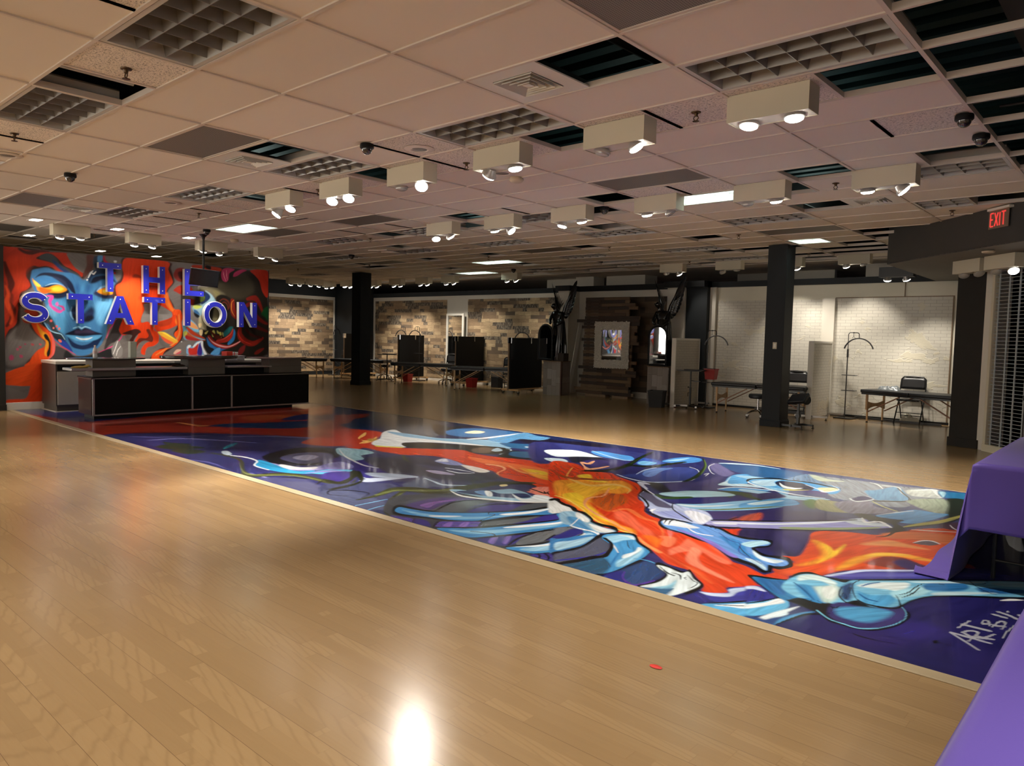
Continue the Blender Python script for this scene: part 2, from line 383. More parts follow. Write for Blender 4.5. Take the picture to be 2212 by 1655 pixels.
# gate side: pillar, jamb, soffit
def diag(name, mt, poly, z0, z1, bevel=0):
    return struct(MB().prism(poly, z1 - z0, (0, 0, z0)).build(name, mt, bevel=bevel))
diag('trim_25', M['pillar'], [(2.46, 10.72), (2.84, 10.56), (3.02, 11.0), (2.64, 11.16)], 0, 2.67)
diag('trim_26', M['pillar'], [(2.44, 10.705), (2.85, 10.53), (3.05, 11.0), (2.62, 11.18)], 0, .13, .006)
diag('trim_27', M['whitewall'], [(2.84, 10.56), (2.925, 10.53), (3.1, 10.95), (3.02, 11.0)], 0, 2.67)
sof = [(1.56, 10.45), (9.4, 2.61), (9.4, 14.0), (1.50, 14.0)]
diag('trim_29', M['soffit'], [(1.56, 10.45), (9.4, 2.61), (9.4, 2.8), (1.70, 10.5)], 2.672, 3.6)
struct(MB().box(1.56, 1.60, 10.45, 14.0, 2.672, 3.6).build('trim_30', M['soffit']))
diag('trim_31', M['soffit_under'], sof, 2.668, 2.684)
diag('wall_gate_side', M['soffit'], [(7.0, 6.55), (9.5, 4.05), (9.5, 4.3), (7.1, 6.65)], 0, 2.67)
sbox('wall_mall', M['darkwall'], 2.0, 9.4, 15.4, 15.5, 0, 2.67)

# ------------------------------------------------------------------ ceiling
HOLES = {(.5, 1, 0), (-2, -1.5, 3), (1, 1.5, 3), (-3, -2.5, 5), (-1, -.5, 5), (1, 1.5, 5), (3, 3.5, 5), (-2, -1.5, 9), (0, .5, 9), (2, 2.5, 9), (-3, -2.5, 9),
         (-1.5, -1, 10), (.5, 1, 10), (2.5, 3, 10), (4, 4.5, 10), (-1.5, -1, 12), (1, 1.5, 12), (5, 5.5, 12), (-3, -2.5, 13), (.5, 1, 15), (2.5, 3, 15),
         (1, 1.5, 18), (0, 1, 18), (5, 5.5, 18), (6, 6.5, 21), (-2, -1, 16), (-1.5, -1, 17), (4.5, 5, 15), (-1, 0, 19), (-1, -.5, 18), (3, 4, 19), (7, 7.5, 18), (6, 6.5, 15), (-.5, 0, 17),
         (9, 10, 10), (8, 8.5, 15), (3.5, 4, 0), (9.5, 10, 4), (11, 11.5, 5), (8, 9, 16), (10, 10.5, 8), (2, 2.5, 21), (-1, 1, 20), (0, 1, 21), (4, 5, 21), (8, 8.5, 20)}
LIGHTS = [(-1, 0), (1, 0), (-3, 4), (-1, 4), (1, 4), (3, 4), (5, 4), (5, 7), (5, 10), (3, 10), (1, 10), (-1, 10), (-3, 10), (5, 13), (3, 13), (1, 13), (-1, 13), (7, 13), (9, 13),
          (5, 17), (3, 17), (1, 17), (5, 20), (3, 20), (1, 20), (11, 17), (7, 20)]
HALF_LIGHTS = [(-2.5, 13), (-.5, 17)]
LIT = {(5, 7), (-1, 10), (5, 17), (-.5, 17), (7, 20)}
GRILLES = [(-3, 2), (1, 2), (5, 2), (-1, 8), (3, 8), (5, 8), (7, 12), (3, 15), (-1, 15), (7, 15), (9, 15), (8, 3), (8, 5)]
VENTS = [(-1.5, 3), (1.5, 3), (5.5, 3), (-2, 12), (1.5, 12)]
FISS = {(0, .5, 0), (2, 2.5, 0), (0, .5, 4), (-1, -.5, 9), (-.5, 0, 9), (-3, -2, 7), (-1, 0, -1), (3, 3.5, 4)}
taken = {}
def mark(i0, i1, j):
    k = i0
    while k < i1 - 1e-6: taken[(round(k * 2), j)] = 1; k += .5
for i0, i1, j in HOLES: mark(i0, i1, j)
for i, j in LIGHTS + GRILLES: mark(i, i + 1, j)
for i, j in HALF_LIGHTS + VENTS: mark(i, i + .5, j)
fiss = {}
for i0, i1, j in FISS: fiss[(round(i0 * 2), j)] = 1
def half(ii, j): return j == 5 or (j in (9, 10) and ii < 9) or (ii, j) in fiss or (ii ^ 1, j) in fiss or (ii ^ 1, j) in taken
tiles, tf, bars = MB(), MB(), MB()
J0, J1 = -12, 22
def cellrange(j):
    i1 = 31
    i0 = -6
    if 11 <= j <= 12 or j == 14: i0 = -8
    if j >= 16: i0 = -4 if j < 18 else -6
    return i0, i1
g = .011
for j in range(J0, J1):
    i0, i1 = cellrange(j); ii = i0
    while ii < i1:
        if (ii, j) in taken: ii += 1; continue
        w = 1
        full = ii % 2 == 0 and (ii + 1, j) not in taken and ii + 1 < i1 and not half(ii, j)
        if full: w = 2
        x1, x0 = -ii * .5 * TX, -(ii + w) * .5 * TX
        tgt = tf if ((j == 5) or (ii, j) in fiss or ((j in (9, 10)) and -2 <= ii < 0)) else tiles
        tgt.box(x0 + g, x1 - g, j * TY + g, (j + 1) * TY - g, CEIL + .002, CEIL + .016)
        if not full: bars.box(x0 - .012, x0 + .012, j * TY, (j + 1) * TY, CEIL - .006, CEIL + .03)
        if not full: bars.box(x1 - .012, x1 + .012, j * TY, (j + 1) * TY, CEIL - .006, CEIL + .03)
        ii += w
struct(tiles.build('ceiling', M['tile']))
struct(tf.build('ceiling_fissured', M['tilef']))
for i in range(-4, 16):
    if i <= -4: y0, y1 = 10 * TY, J1 * TY
    else: y0, y1 = J0 * TY, J1 * TY
    bars.box(-i * TX - .013, -i * TX + .013, y0, y1, CEIL - .008, CEIL + .035)
for j in range(J0, J1 + 1): bars.box(-15.5 * TX, 6 * TX, j * TY - .012, j * TY + .012, CEIL - .0075, CEIL + .034)
struct(bars.build('trim_32', M['tbar']))
sbox('ceiling_rear', M['tile'], -19, 9.4, 13.75, 24.8, CEIL, CEIL + .02)
sbox('trim_33', M['farwall'], -15.5, 1.5, 13.42, 13.5, CEIL - .005, CEIL + .05)
# roof deck and joists above the open cells
m = MB()
for k in range(-30, 48): m.box(-19, 9.5, k * .3, k * .3 + .14, 4.05, 4.13)
struct(m.build('ceiling_deck_ribs', mat('teal_deck_rib', (.012, .045, .046), .6)))
sbox('ceiling_deck', M['deck'], -19, 9.5, -8, 25, 4.13, 4.2)
m = MB()
for x in (-14, -10.5, -7, -3.4, .2, 3.9, 6.4): m.box(x - .06, x + .06, -8, 25, 3.72, 4.05)
struct(m.build('ceiling_joists', M['duct']))
m = MB()
for a, b, zz in (((-4, 5.3, 3.45), (9, 5.6, 3.5), .03), ((1.7, -2, 3.5), (2.2, 13, 3.55), .05), ((4.4, 1, 3.6), (4.6, 10, 3.5), .02), ((3.8, 7.3, 3.4), (7, 5.9, 3.42), .012), ((3.7, 5.3, 3.35), (6, 5.5, 3.42), .01)): m.tube([a, b], zz, 8)
struct(m.build('trim_34', M['duct']))

def ordinal(n): return ['first', 'second', 'third', 'fourth', 'fifth', 'sixth', 'seventh', 'eighth', 'ninth', 'tenth', 'eleventh', 'twelfth', 'thirteenth', 'fourteenth'][n]
ROWN = {-4: 'row behind the viewer', 0: 'nearest row', 4: 'second row', 7: 'row above the monitor', 10: 'row beyond the second spotlights', 13: 'row before the columns', 17: 'row beyond the columns', 20: 'farthest row'}
# --- troffers
def make_troffer(lx, lit, name='ceiling_light'):
    e = thing(name, '', 'ceiling light', (0, 0, 0)); X, Y = lx / 2 - .018, TY / 2 - .018
    f = MB()
    for sx in (-1, 1): f.box(min(sx * X, sx * (X - .03)), max(sx * X, sx * (X - .03)), -Y, Y, -.004, .10)
    for sy in (-1, 1): f.box(-X + .03, X - .03, min(sy * Y, sy * (Y - .03)), max(sy * Y, sy * (Y - .03)), -.004, .10)
    f.build('frame', M['troffer'], e)
    l = MB(); nx = 6 if lx > 1 else 3; a, b = X - .03, Y - .03
    for k in range(1, nx): x = -a + 2 * a * k / nx; l.add([(x - .002, -b, .004), (x + .002, -b, .004), (x + .002, b, .004), (x - .002, b, .004), (x - .016, -b, .07), (x + .016, -b, .07), (x + .016, b, .07), (x - .016, b, .07)], [(0, 3, 2, 1), (4, 5, 6, 7), (0, 1, 5, 4), (1, 2, 6, 5), (2, 3, 7, 6), (3, 0, 4, 7)])
    for k in range(1, 3): y = -b + 2 * b * k / 3; l.add([(-a, y - .002, .003), (a, y - .002, .003), (a, y + .002, .003), (-a, y + .002, .003), (-a, y - .02, .071), (a, y - .02, .071), (a, y + .02, .071), (-a, y + .02, .071)], [(0, 3, 2, 1), (4, 5, 6, 7), (0, 1, 5, 4), (1, 2, 6, 5), (2, 3, 7, 6), (3, 0, 4, 7)])
    l.build('louvre', M['louvre_lit'] if lit else M['louvre'], e)
    MB().box(-X, X, -Y, Y, .10, .11).build('reflector', M['tube_lit'] if lit else M['reflector'], e)
    return e
T = {}
rows = {}
for i, j in LIGHTS: rows.setdefault(j, []).append((i, 1.0))
for i, j in HALF_LIGHTS: rows.setdefault(j, []).append((i, .5))
for j, ls in rows.items():
    ls.sort(key=lambda q: -q[0])
    for k, (i, w) in enumerate(ls):
        lit = (i, j) in LIT; key = (w, lit)
        lab = f"{'lit white' if lit else 'unlit grey'} louvred ceiling light, {ordinal(k)} from the left in the {ROWN[j]}"
        loc = (-(i + w / 2) * TX, (j + .5) * TY, CEIL)
        if key not in T: T[key] = make_troffer(TX * w, lit); o = T[key]; o.location = loc; o['label'] = lab; o['group'] = 'louvred ceiling lights'
        else: o = dup(T[key], loc, 0, lab)
# --- perforated return grilles
gr0 = None
GL = {(-3, 2): 'cut by the top photo edge', (1, 2): 'beside the square air vent at left', (5, 2): 'far left above the red mural corner', (-1, 8): 'long one between the two rows of spotlight boxes', (3, 8): 'above the flaring lamp, centre left', (5, 8): 'beside the lit light above the monitor',
      (7, 12): 'left of the far column by the small dome', (3, 15): 'small one right of the far column', (-1, 15): 'left of the gate soffit near the right column', (7, 15): 'beyond the monitor, above the far left lamps', (9, 15): 'farthest one above the mural wall end', (8, 3): 'dim one behind the leftmost mural lamp box', (8, 5): 'dim one behind the second mural lamp box'}
for (i, j) in GRILLES:
    lab = 'grey perforated ceiling panel, ' + GL[(i, j)]; loc = (-(i + .5) * TX, (j + .5) * TY, CEIL)
    if gr0 is None:
        gr0 = thing('ceiling_grille', lab, 'ceiling grille', loc, 0, 'grey perforated ceiling panels')
        X, Y = TX / 2 - .014, TY / 2 - .014; f = MB()
        for sx in (-1, 1): f.box(min(sx * X, sx * (X - .02)), max(sx * X, sx * (X - .02)), -Y, Y, -.002, .02)
        for sy in (-1, 1): f.box(-X + .02, X - .02, min(sy * Y, sy * (Y - .02)), max(sy * Y, sy * (Y - .02)), -.002, .02)
        f.build('frame', M['tbar'], gr0); MB().box(-X + .02, X - .02, -Y + .02, Y - .02, .004, .01).build('perforated_sheet', M['grille'], gr0)
    else: dup(gr0, loc, 0, lab)
# --- square air vents
v0 = None
VL = {(-1.5, 3): 'largest, in the upper middle beside an open hole', (1.5, 3): 'left one beside the open hole above the spotlight boxes', (5.5, 3): 'far left above the mural face', (-2, 12): 'brightly lit one at right between open holes', (1.5, 12): 'middle one beyond the second spotlight row'}
for (i, j) in VENTS:
    lab = 'white square louvred air vent, ' + VL[(i, j)]; loc = (-(i + .25) * TX, (j + .5) * TY, CEIL)
    if v0 is None:
        v0 = thing('air_vent', lab, 'air vent', loc, 0, 'square ceiling air vents')
        q = .29; f = MB(); a = .17
        f.box(-q, q, -q, -a, -.003, .006).box(-q, q, a, q, -.003, .006).box(-q, -a, -a, a, -.003, .006).box(a, q, -a, a, -.003, .006)
        f.build('plate', M['plastic_white'], v0)
        c = MB()
        for k in range(4):
            r1, r0 = .165 - k * .038, .165 - k * .038 - .022; z1, z0 = .03, -.012 - k * .002
            for s_ in range(4):
                an = s_ * PI / 2; cc, ss = math.cos(an), math.sin(an)
                P = [(-r1, -r1, z0), (r1, -r1, z0), (r0, -r0, z1), (-r0, -r0, z1)]
                P = [(x * cc - y * ss, x * ss + y * cc, z) for x, y, z in P]
                c.add(P + [(x, y, z + .003) for x, y, z in P], [(0, 1, 2, 3), (7, 6, 5, 4), (0, 4, 5, 1), (1, 5, 6, 2), (2, 6, 7, 3), (3, 7, 4, 0)])
        c.box(-.03, .03, -.03, .03, -.014, -.01)
        c.build('louvre_cone', M['plastic_white'], v0)
        MB().box(-.2, .2, -.2, .2, .045, .05).build('duct_throat', M['black'], v0)
    else: dup(v0, loc, 0, lab)
# slot diffuser
e = thing('slot_vent', 'small white slot vent with a dark opening beside the leftmost near spotlight box', 'air vent', (-4.95, 4.46, CEIL))
MB().box(-.17, .17, -.1, .1, -.006, .0).build('plate', M['plastic_white'], e); MB().box(-.15, .15, .03, .075, -.009, -.004).build('slot', M['black'], e)
# --- sprinklers
SPR = [(.3, .51, 'nearest one, on the rough tile at upper left'), (2.37, .54, 'at the left photo edge below the louvred light'), (-1.73, 5.5, 'left of the nearest spotlight box'), (.34, 5.7, 'between the third and fourth near spotlight boxes'),
       (2.3, 5.55, 'between the fourth and fifth near spotlight boxes'), (4.77, 5.51, 'behind the leftmost near spotlight box'), (-1.73, 10.5, 'left of the rightmost box of the second spotlight row'), (4.8, 10.6, 'just left of the second spotlight row'),
       (8.05, 5.45, 'between the first two mural lamp boxes'), (8.05, 10.4, 'beside the fourth mural lamp box'), (.27, 15.4, 'left of the lit light by the right column'), (2.4, 15.8, 'straight above the gap between the two statues'), (4.95, 15.9, 'left of the lit light in the centre distance'),
       (-2.23, 14.4, 'beside the tilted exit sign soffit'), (.24, 20.2, 'right of the near column, above the white lamp box'), (2.36, 20.6, 'above the right hand statue'), (10.45, 15.3, 'beyond the right end of the mural wall'), (8.17, 15.7, 'tiny one left of the far column')]
s0 = None
for i, j, tx in SPR:
    lab = 'bronze fire sprinkler on the ceiling, ' + tx; loc = (-i * TX, j * TY, CEIL)
    if s0 is None:
        s0 = thing('sprinkler', lab, 'fire sprinkler', loc, 0, 'ceiling fire sprinklers')
        MB().lathe([(.036, 0), (.034, -.006), (.018, -.009), (.012, -.02), (.012, -.03)], 16).build('escutcheon', M['bronze'], s0)
        a = MB().tube([(-.012, 0, -.028), (-.02, 0, -.045), (-.004, 0, -.062)], .004, 6).tube([(.012, 0, -.028), (.02, 0, -.045), (.004, 0, -.062)], .004, 6)
        a.lathe([(.004, -.060), (.024, -.064), (.026, -.067), (.004, -.068)], 12); a.build('deflector', M['bronze'], s0)
    else: dup(s0, loc, 0, lab)
# --- camera domes
DM = [(.5, 3.98, 'in the upper middle, left of the round speaker'), (3.55, 2.0, 'at the left above the mural face'), (6.04, 6.93, 'just above the monitor pole'), (-2.96, 7.45, 'upper of the two hanging on the rail at right'), (-2.96, 8.5, 'lower of the two hanging on the rail at right'), (.54, 10.15, 'in the second row of spotlight boxes, by an open hole'), (6.9, 13.0, 'small one left of the far column'), (6.1, 19.8, 'small one above the left hand statue')]
d0 = None
for i, j, tx in DM:
    lab = 'black security camera dome, ' + tx; loc = (-i * TX, j * TY, CEIL - .006)
    if d0 is None:
        d0 = thing('camera_dome', lab, 'security camera', loc, 0, 'black security camera domes')
        MB().lathe([(.058, 0), (.062, -.012), (.062, -.035), (.052, -.045)], 24).build('housing', M['black'], d0)
        MB().lathe([(.048, -.045), (.045, -.062), (.034, -.08), (.018, -.09), (.002, -.093)], 24).build('dome_lens', M['dome'], d0)
    else: dup(d0, loc, 0, lab)
# --- round speakers
SP = [(.3, 4.64, 'with a bright ring, right of the camera dome'), (4.31, 4.45, 'pinkish one above the leftmost lamp boxes'), (4.37, 13.7, 'faint one beyond the second spotlight row'), (3.2, .86, 'cut by the left photo edge'), (.34, 6.55, 'partly hidden behind the third near spotlight box')]
p0 = None
for i, j, tx in SP:
    lab = 'round white ceiling speaker ' + tx; loc = (-i * TX, j * TY, CEIL)
    if p0 is None:
        p0 = thing('ceiling_speaker', lab, 'speaker', loc, 0, 'round ceiling speakers')
        MB().lathe([(.135, .0), (.14, -.004), (.125, -.011), (.078, -.013), (.076, -.008)], 32).build('bezel', M['tbar'], p0)
        MB().lathe([(.077, -.006), (.05, -.012), (.002, -.014)], 32).build('speaker_mesh', M['grille'], p0)
    else: dup(p0, loc, 0, lab)
# --- smoke detectors
q0 = None
for i, j, tx in [(.37, 6.98, 'under the third near spotlight box'), (6.77, 8.5, 'right of the monitor pole on the far ceiling')]:
    lab = 'beige smoke detector ' + tx; loc = (-i * TX, j * TY, CEIL)
    if q0 is None:
        q0 = thing('smoke_detector', lab, 'smoke detector', loc, 0, 'beige smoke detectors')
        MB().lathe([(.07, 0), (.078, -.02), (.075, -.035), (.06, -.05), (.03, -.056), (.002, -.056)], 10).build('cover', M['smoke'], q0)
    else: dup(q0, loc, 0, lab)
# small recessed lamps left of the mural wall
rc = None
for i, j, tx in [(7.2, 3.47, 'above the left end of the mural wall'), (7.18, 5.45, 'between the first and second mural lamp boxes'), (7.2, 7.5, 'left of the monitor pole'), (9.2, 4.4, 'behind the mural wall top, leftmost'), (10.63, 7.4, 'behind the letter T of the upper row'), (10.65, 9.4, 'behind the letter H top, beyond the wall')]:
    lab = 'small lit recessed ceiling lamp ' + tx; loc = (-i * TX, j * TY, CEIL)
    if rc is None:
        rc = thing('recessed_lamp', lab, 'ceiling light', loc, 0, 'small lit recessed lamps')
        MB().box(-.15, .15, -.09, .09, -.006, 0).build('trim_plate', M['plastic_white'], rc); MB().box(-.12, .12, -.065, .065, -.009, -.005).build('lens', mat('recessed_lens', (1, 1, 1), .5, em=(1, .93, .82), es=14), rc)
    else: dup(rc, loc, 0, lab)
# broken light frame hanging under one open cell, and fixture body seen in the near hole
e = thing('open_light_frame', 'bent cream frame hanging open beside a ceiling hole left of the flared lamp', 'light frame', (-6.95, 7.75, CEIL - .03))
b = MB(); b.tube([(-.27, -.28, 0), (.27, -.25, -.02), (.24, .05, -.03), (-.25, .02, 0)], .014, 6, closed=True); b.build('frame', M['tbar'], e)
e = thing('shop_light', 'old grey metal shop light lying inside the near ceiling hole at upper left', 'light fixture', (-.92, .30, CEIL + .10))
MB().add([(-.16, -.27, .07), (-.02, -.27, .10), (.10, -.27, .0), (-.16, .27, .07), (-.02, .27, .10), (.10, .27, .0)], [(0, 1, 4, 3), (1, 2, 5, 4), (2, 0, 3, 5), (0, 2, 1), (3, 4, 5)]).build('reflector', M['steel'], e)
MB().tube([(.0, -.27, -.01), (.0, .27, -.01)], .02, 10).build('tube', M['clearplastic'], e)
# ------------------------------------------------------------------ spotlight boxes
# each box: cream housing under the ceiling with two gimbal lamps; head = (on, tilt direction in local x,y, drop)
def head_axis(h):
    return Vector((h[1], h[2], -1)).normalized()
LAMPS = []
def make_head(parent, x, h, big):
    on, tx, ty, drop = h; ax = head_axis(h); dz = ax * -1
    o = Vector((x, 0, -.183 - drop))
    b = MB(); r = .068
    b.lathe([(r * .55, -.03 - drop), (r * .8, -.02), (r, .0), (r * 1.02, .012), (r * .92, .015)], 20, tuple(o), axis=ax)
    l = b.build('lamp', M['ring'], parent)
    c = MB().lathe([(r * .9, .010), (r * .86, .026), (r * .6, .036), (.002, .040)], 20, tuple(o), axis=ax).build('lens', M['lamp_on'] if on else M['lamp_off'], l)
    if drop > .01: MB().beam((x - .05, 0, -.185), tuple(o + Vector((-.05, 0, 0))), .006, .012).beam((x + .05, 0, -.185), tuple(o + Vector((.05, 0, 0))), .006, .012).build('bracket', M['ring'], l)
def box_fixture(name, label, loc, rz, heads, group, power=52, sz=80, mat_=None):
    e = thing(name, label, 'spotlight', loc, rz, group)
    # housing with an open recessed underside
    b = MB().box(-.28, .28, -.09, -.084, -.18, 0).box(-.28, .28, .084, .09, -.18, 0).box(-.28, -.274, -.084, .084, -.18, 0).box(.274, .28, -.084, .084, -.18, 0)
    b.box(-.274, .274, -.084, .084, -.02, -.01)
    b.build('housing', mat_ or M['fixture'], e)
    m = MB().box(-.27, .27, -.08, .08, -.176, -.170); m.build('lamp_plate', mat_ or M['plastic_white'], e)
    for x, h in zip((-.155, .155), heads):
        if h is None: continue
        make_head(e, x, h, 1)
        if h[0]:
            ax = head_axis(h); c, s_ = math.cos(rz), math.sin(rz)
            wa = Vector((ax.x * c - ax.y * s_, ax.x * s_ + ax.y * c, ax.z))
            wp = Vector((loc[0] + x * c, loc[1] + x * s_, loc[2] - .185 - h[3])) + wa * .055
            LAMPS.append((wp, wa, power, sz))
    return e
ON = (1, 0, 0, 0); OFF = (0, 0, 0, 0)
def t_(x, y, d=.02, on=1): return (on, x, y, d)
NEAR = 'spotlight boxes in the near row'; SEC = 'spotlight boxes in the second row'; MUR = 'spotlight boxes lighting the mural wall'; BACK = 'spotlight boxes in front of the back partitions'; LB = 'spotlight boxes in the far left corner'
# near row y=3.26
row1 = [(2.72, 'largest and nearest cream spotlight box, both round lamps lit', [t_(-.05, -.08, 0), t_(.05, .0, 0)]),
        (1.50, 'second nearest cream spotlight box, left lamp dark and right lamp tilted', [t_(-.25, -.1, .005, 0), t_(.55, .35, .01)]),
        (.26, 'third cream spotlight box of the near row, left lamp swung out sideways', [t_(-.9, .2, .03), t_(.1, .1, .005)]),
        (-.98, 'fourth cream spotlight box of the near row, its right lamp flaring straight at the viewer', [OFF, t_(.55, -.62, .02)]),
        (-2.19, 'fifth cream spotlight box of the near row, two lit lamps tilted alike', [t_(.35, -.5, .01), t_(.35, -.5, .01)]),
        (-3.36, 'smallest and leftmost box of the near row, left lamp hanging down', [t_(-.4, -.6, .05), t_(.15, -.5, .01)])]
for x, lab, hd in row1: box_fixture('spotlight_box', lab, (x, 3.26, CEIL), 0, hd, NEAR, power=200 if x < -1.5 else 50, sz=46 if x < -1.5 else 80)
row2 = [(2.70, 'rightmost cream spotlight box of the second row, beside the angled open grid', [ON, t_(.8, .1, .03)]),
        (1.49, 'second box from the right in the second row, left lamp dark', [OFF, ON]),
        (.24, 'third box from the right in the second row, beside the lit ceiling light', [ON, t_(.5, .2, .01, 0)]),
        (-1.03, 'fourth box from the right in the second row, left lamp hanging on its bracket', [t_(-.2, -.4, .03), ON]),
        (-2.24, 'fifth box from the right in the second row, right lamp swung out', [ON, t_(.8, .0, .03)]),
        (-3.46, 'leftmost box of the second row, left lamp glaring at the viewer', [t_(.42, -.5, .03), t_(.3, .3, .02)])]
for x, lab, hd in row2: box_fixture('spotlight_box', lab, (x, 6.0, CEIL), 0, [(h[0], h[1], h[2] + .28, h[3]) for h in hd], SEC, power=95 if x > 1 else 75, sz=78)
# mural row, x=-9.05, along y
row3 = [(2.69, 'leftmost cream lamp box above the mural face', [t_(-.1, .3), t_(.0, .4, .0)]), (3.87, 'second lamp box from the left above the mural wall, over the letter H', [t_(0, .3), t_(-.1, .3)]),
        (5.13, 'third lamp box from the left above the mural wall, behind the monitor pole', [t_(.0, .35, .0), t_(.2, .4)]), (6.33, 'fourth and rightmost lamp box above the mural wall', [t_(.1, .3, .0), t_(-.1, .4)])]
for k, (y, lab, hd) in enumerate(row3): box_fixture('spotlight_box', lab, (-9.05, y, CEIL), R(90), hd, MUR, power=[17, 24, 20, 4][k], sz=90)
# back row facing the partitions, y~12.9
row4 = [(-14.1, 'first box right of the far column, lighting the wood wallpaper'), (-12.95, 'second box right of the far column, lighting the wood wallpaper'), (-11.72, 'third box right of the far column, over the narrow mirror'), (-10.6, 'fourth box right of the far column, over the middle black partition'),
        (-8.25, 'box straight above the left hand winged statue'), (-3.46, 'box left of the right hand statue wing tips'), (-2.13, 'box with unlit dangling lamp over the left brick bay'), (-.88, 'box half hidden behind the near column'), (.35, 'box over the white brick wall, left lamp lit')]
hd4 = [[t_(0, .5), t_(.1, .5)], [t_(0, .5), t_(-.2, .5)], [t_(0, .5), t_(.1, .5)], [t_(-.2, .5), t_(.2, .6)], [t_(0, .5), t_(.2, .6)], [t_(0, .6, .01, 0), t_(.3, .6, .03)], [t_(.5, -.2, .03, 0), OFF], [t_(0, .6), t_(.2, .5, .02)], [t_(.1, .55, .02), t_(.4, .3, .0, 0)]]
pw4 = [32, 36, 24, 32, 12, 8, 0, 28, 33]
for (x, lab), hd, pw in zip(row4, hd4, pw4): box_fixture('spotlight_box', 'cream spotlight ' + lab, (x, 12.9, CEIL), 0, hd, BACK, power=pw, sz=72)
# spots hung further along the brick bay (bright open heads near the soffit)
box_fixture('spotlight_box', 'dark track of two bare glaring spotlights near the corner of the soffit', (1.12, 12.75, CEIL - .28), 0, [t_(-.1, .3, .03), t_(.2, .5, .03)], BACK, power=32, sz=72, mat_=M['blackmetal'])
# far left corner boxes along y, x=-15.8
for k, (x, y, rz) in enumerate([(-15.8, 11.15, 90), (-15.6, 11.72, 90), (-15.95, 12.5, 0), (-15.1, 12.62, 0)]):
    box_fixture('spotlight_box', 'small cream lamp box in the far left corner, ' + ['leftmost', 'second from the left', 'front one facing the viewer', 'one touching the far column'][k], (x, y, CEIL), R(rz), [[t_(-.0, .5), t_(.1, .55)], [t_(.0, .5), t_(.1, .55)], [t_(-.4, .2), t_(.1, .3)], [t_(.1, .1, .0), t_(.3, .3)]][k], LB, power=[32, 32, 22, 22][k], sz=75)
# two boxes on the angled soffit
e = box_fixture('spotlight_box', 'white lamp box under the dark soffit above the grey pillar, both lamps off', (2.69, 10.33, 2.667), R(-45), [t_(.6, -.3, .01, 0), t_(.7, -.1, .01, 0)], 'lamp boxes under the soffit')
e = box_fixture('spotlight_box', 'white lamp box under the dark soffit cut by the right photo edge, right lamp lit', (3.15, 9.85, 2.667), R(-45), [t_(.6, -.3, .01, 0), t_(.7, -.3, .03, 1)], 'lamp boxes under the soffit', power=20)
MBs = MB().lathe([(.06, 0), (.075, -.012), (.07, -.03), (.03, -.036)], 20)
tag(MBs.build('smoke_detector', M['smoke'], loc=(3.05, 9.25, 2.667)), 'flat beige detector under the dark soffit by the right photo edge', 'smoke detector')
# unseen spotlight boxes added behind the viewpoint to brighten the near floor
EXTRA = [(2.72, .5), (4.0, .5), (1.5, -1.2), (0.0, -1.2), (-1.6, -1.2), (-3.2, -1.2), (-5.0, -1.2), (-7.0, -1.2), (3.0, -2.6), (0.0, -3.9), (-3.0, -3.9), (5.9, -.9), (4.9, -3.2), (-6.5, -4.0)]
for k, (x, y) in enumerate(EXTRA):
    box_fixture('spotlight_box', 'cream spotlight box added on the ceiling behind the viewer for fill light', (x, y, CEIL), 0, [t_(.1, .05, 0), t_(-.1, .1, 0)], 'spotlight boxes added behind the viewer', power={11: 100, 5: 70, 4: 16}.get(k, EXP_), sz=84)
# lit glass storefront beyond the left end of the mural wall; unseen glowing fill panels added behind the viewpoint
fill_glow = mat('added_fill_panel', (.8, .8, .8), .3, em=(1, .95, .86), es=WIN * .3)
wm = mat('bright_storefront_glass', (.8, .8, .8), .3, em=(1, .95, .86), es=WIN)
for k, (x0, x1, y0, y1) in enumerate([(-12.02, -12.0, -6.5, -3.6), (-12.02, -12.0, -3.4, -.6), (-8.0, -4.2, -7.98, -7.95), (-4.0, -.2, -7.98, -7.95), (0.0, 3.8, -7.98, -7.95), (4.0, 7.8, -7.98, -7.95)]):
    sbox('window_or_fill_%d' % (k + 2), wm if k < 2 else fill_glow, x0, x1, y0, y1, .5, 2.7)  # first two are storefront panes, the rest added fill panels
sbox('wall_left_front', M['darkwall'], -12.2, -12.02, -8, 1.0, 0, CEIL)

for wp, ax, pw, sz in LAMPS:
    L = bpy.data.lights.new('lamp_beam', 'SPOT'); L.energy = pw * PWR; L.spot_size = R(sz); L.spot_blend = .75; L.shadow_soft_size = .035; L.color = (1, .92, .80)
    o = bpy.data.objects.new('lamp_beam', L); COL.objects.link(o); o.location = wp; o.rotation_euler = ax.to_track_quat('-Z', 'Y').to_euler()

# ------------------------------------------------------------------ columns
def column(label, x0, x1, y0, y1):
    e = thing('column', label, 'column', ((x0 + x1) / 2, (y0 + y1) / 2, 0)); a, b = (x1 - x0) / 2, (y1 - y0) / 2
    MB().box(-a, a, -b, b, 0, CEIL - .01).build('shaft', M['column'], e, bevel=.006)
    MB().box(-a - .018, a + .018, -b - .018, b + .018, 0, .10).box(-a - .01, a + .01, -b - .01, b + .01, .10, .125).build('base_trim', M['column'], e, bevel=.004)
    return e
c1 = column('tall square black column standing right of centre with a light switch', -.43, -.10, 10.79, 11.16)
e = thing('light_switch', 'cream light switch plate on the near black column', 'light switch', (-.24, 10.785, 1.40))
MB().box(-.035, .035, -.006, 0, -.057, .057).build('plate', M['switch'], e, bevel=.003); MB().box(-.016, .016, -.010, -.005, -.033, .033).build('rocker', M['plastic_white'], e)
column('distant square black column standing left of centre behind the counter', -12.27, -11.87, 10.74, 11.1)

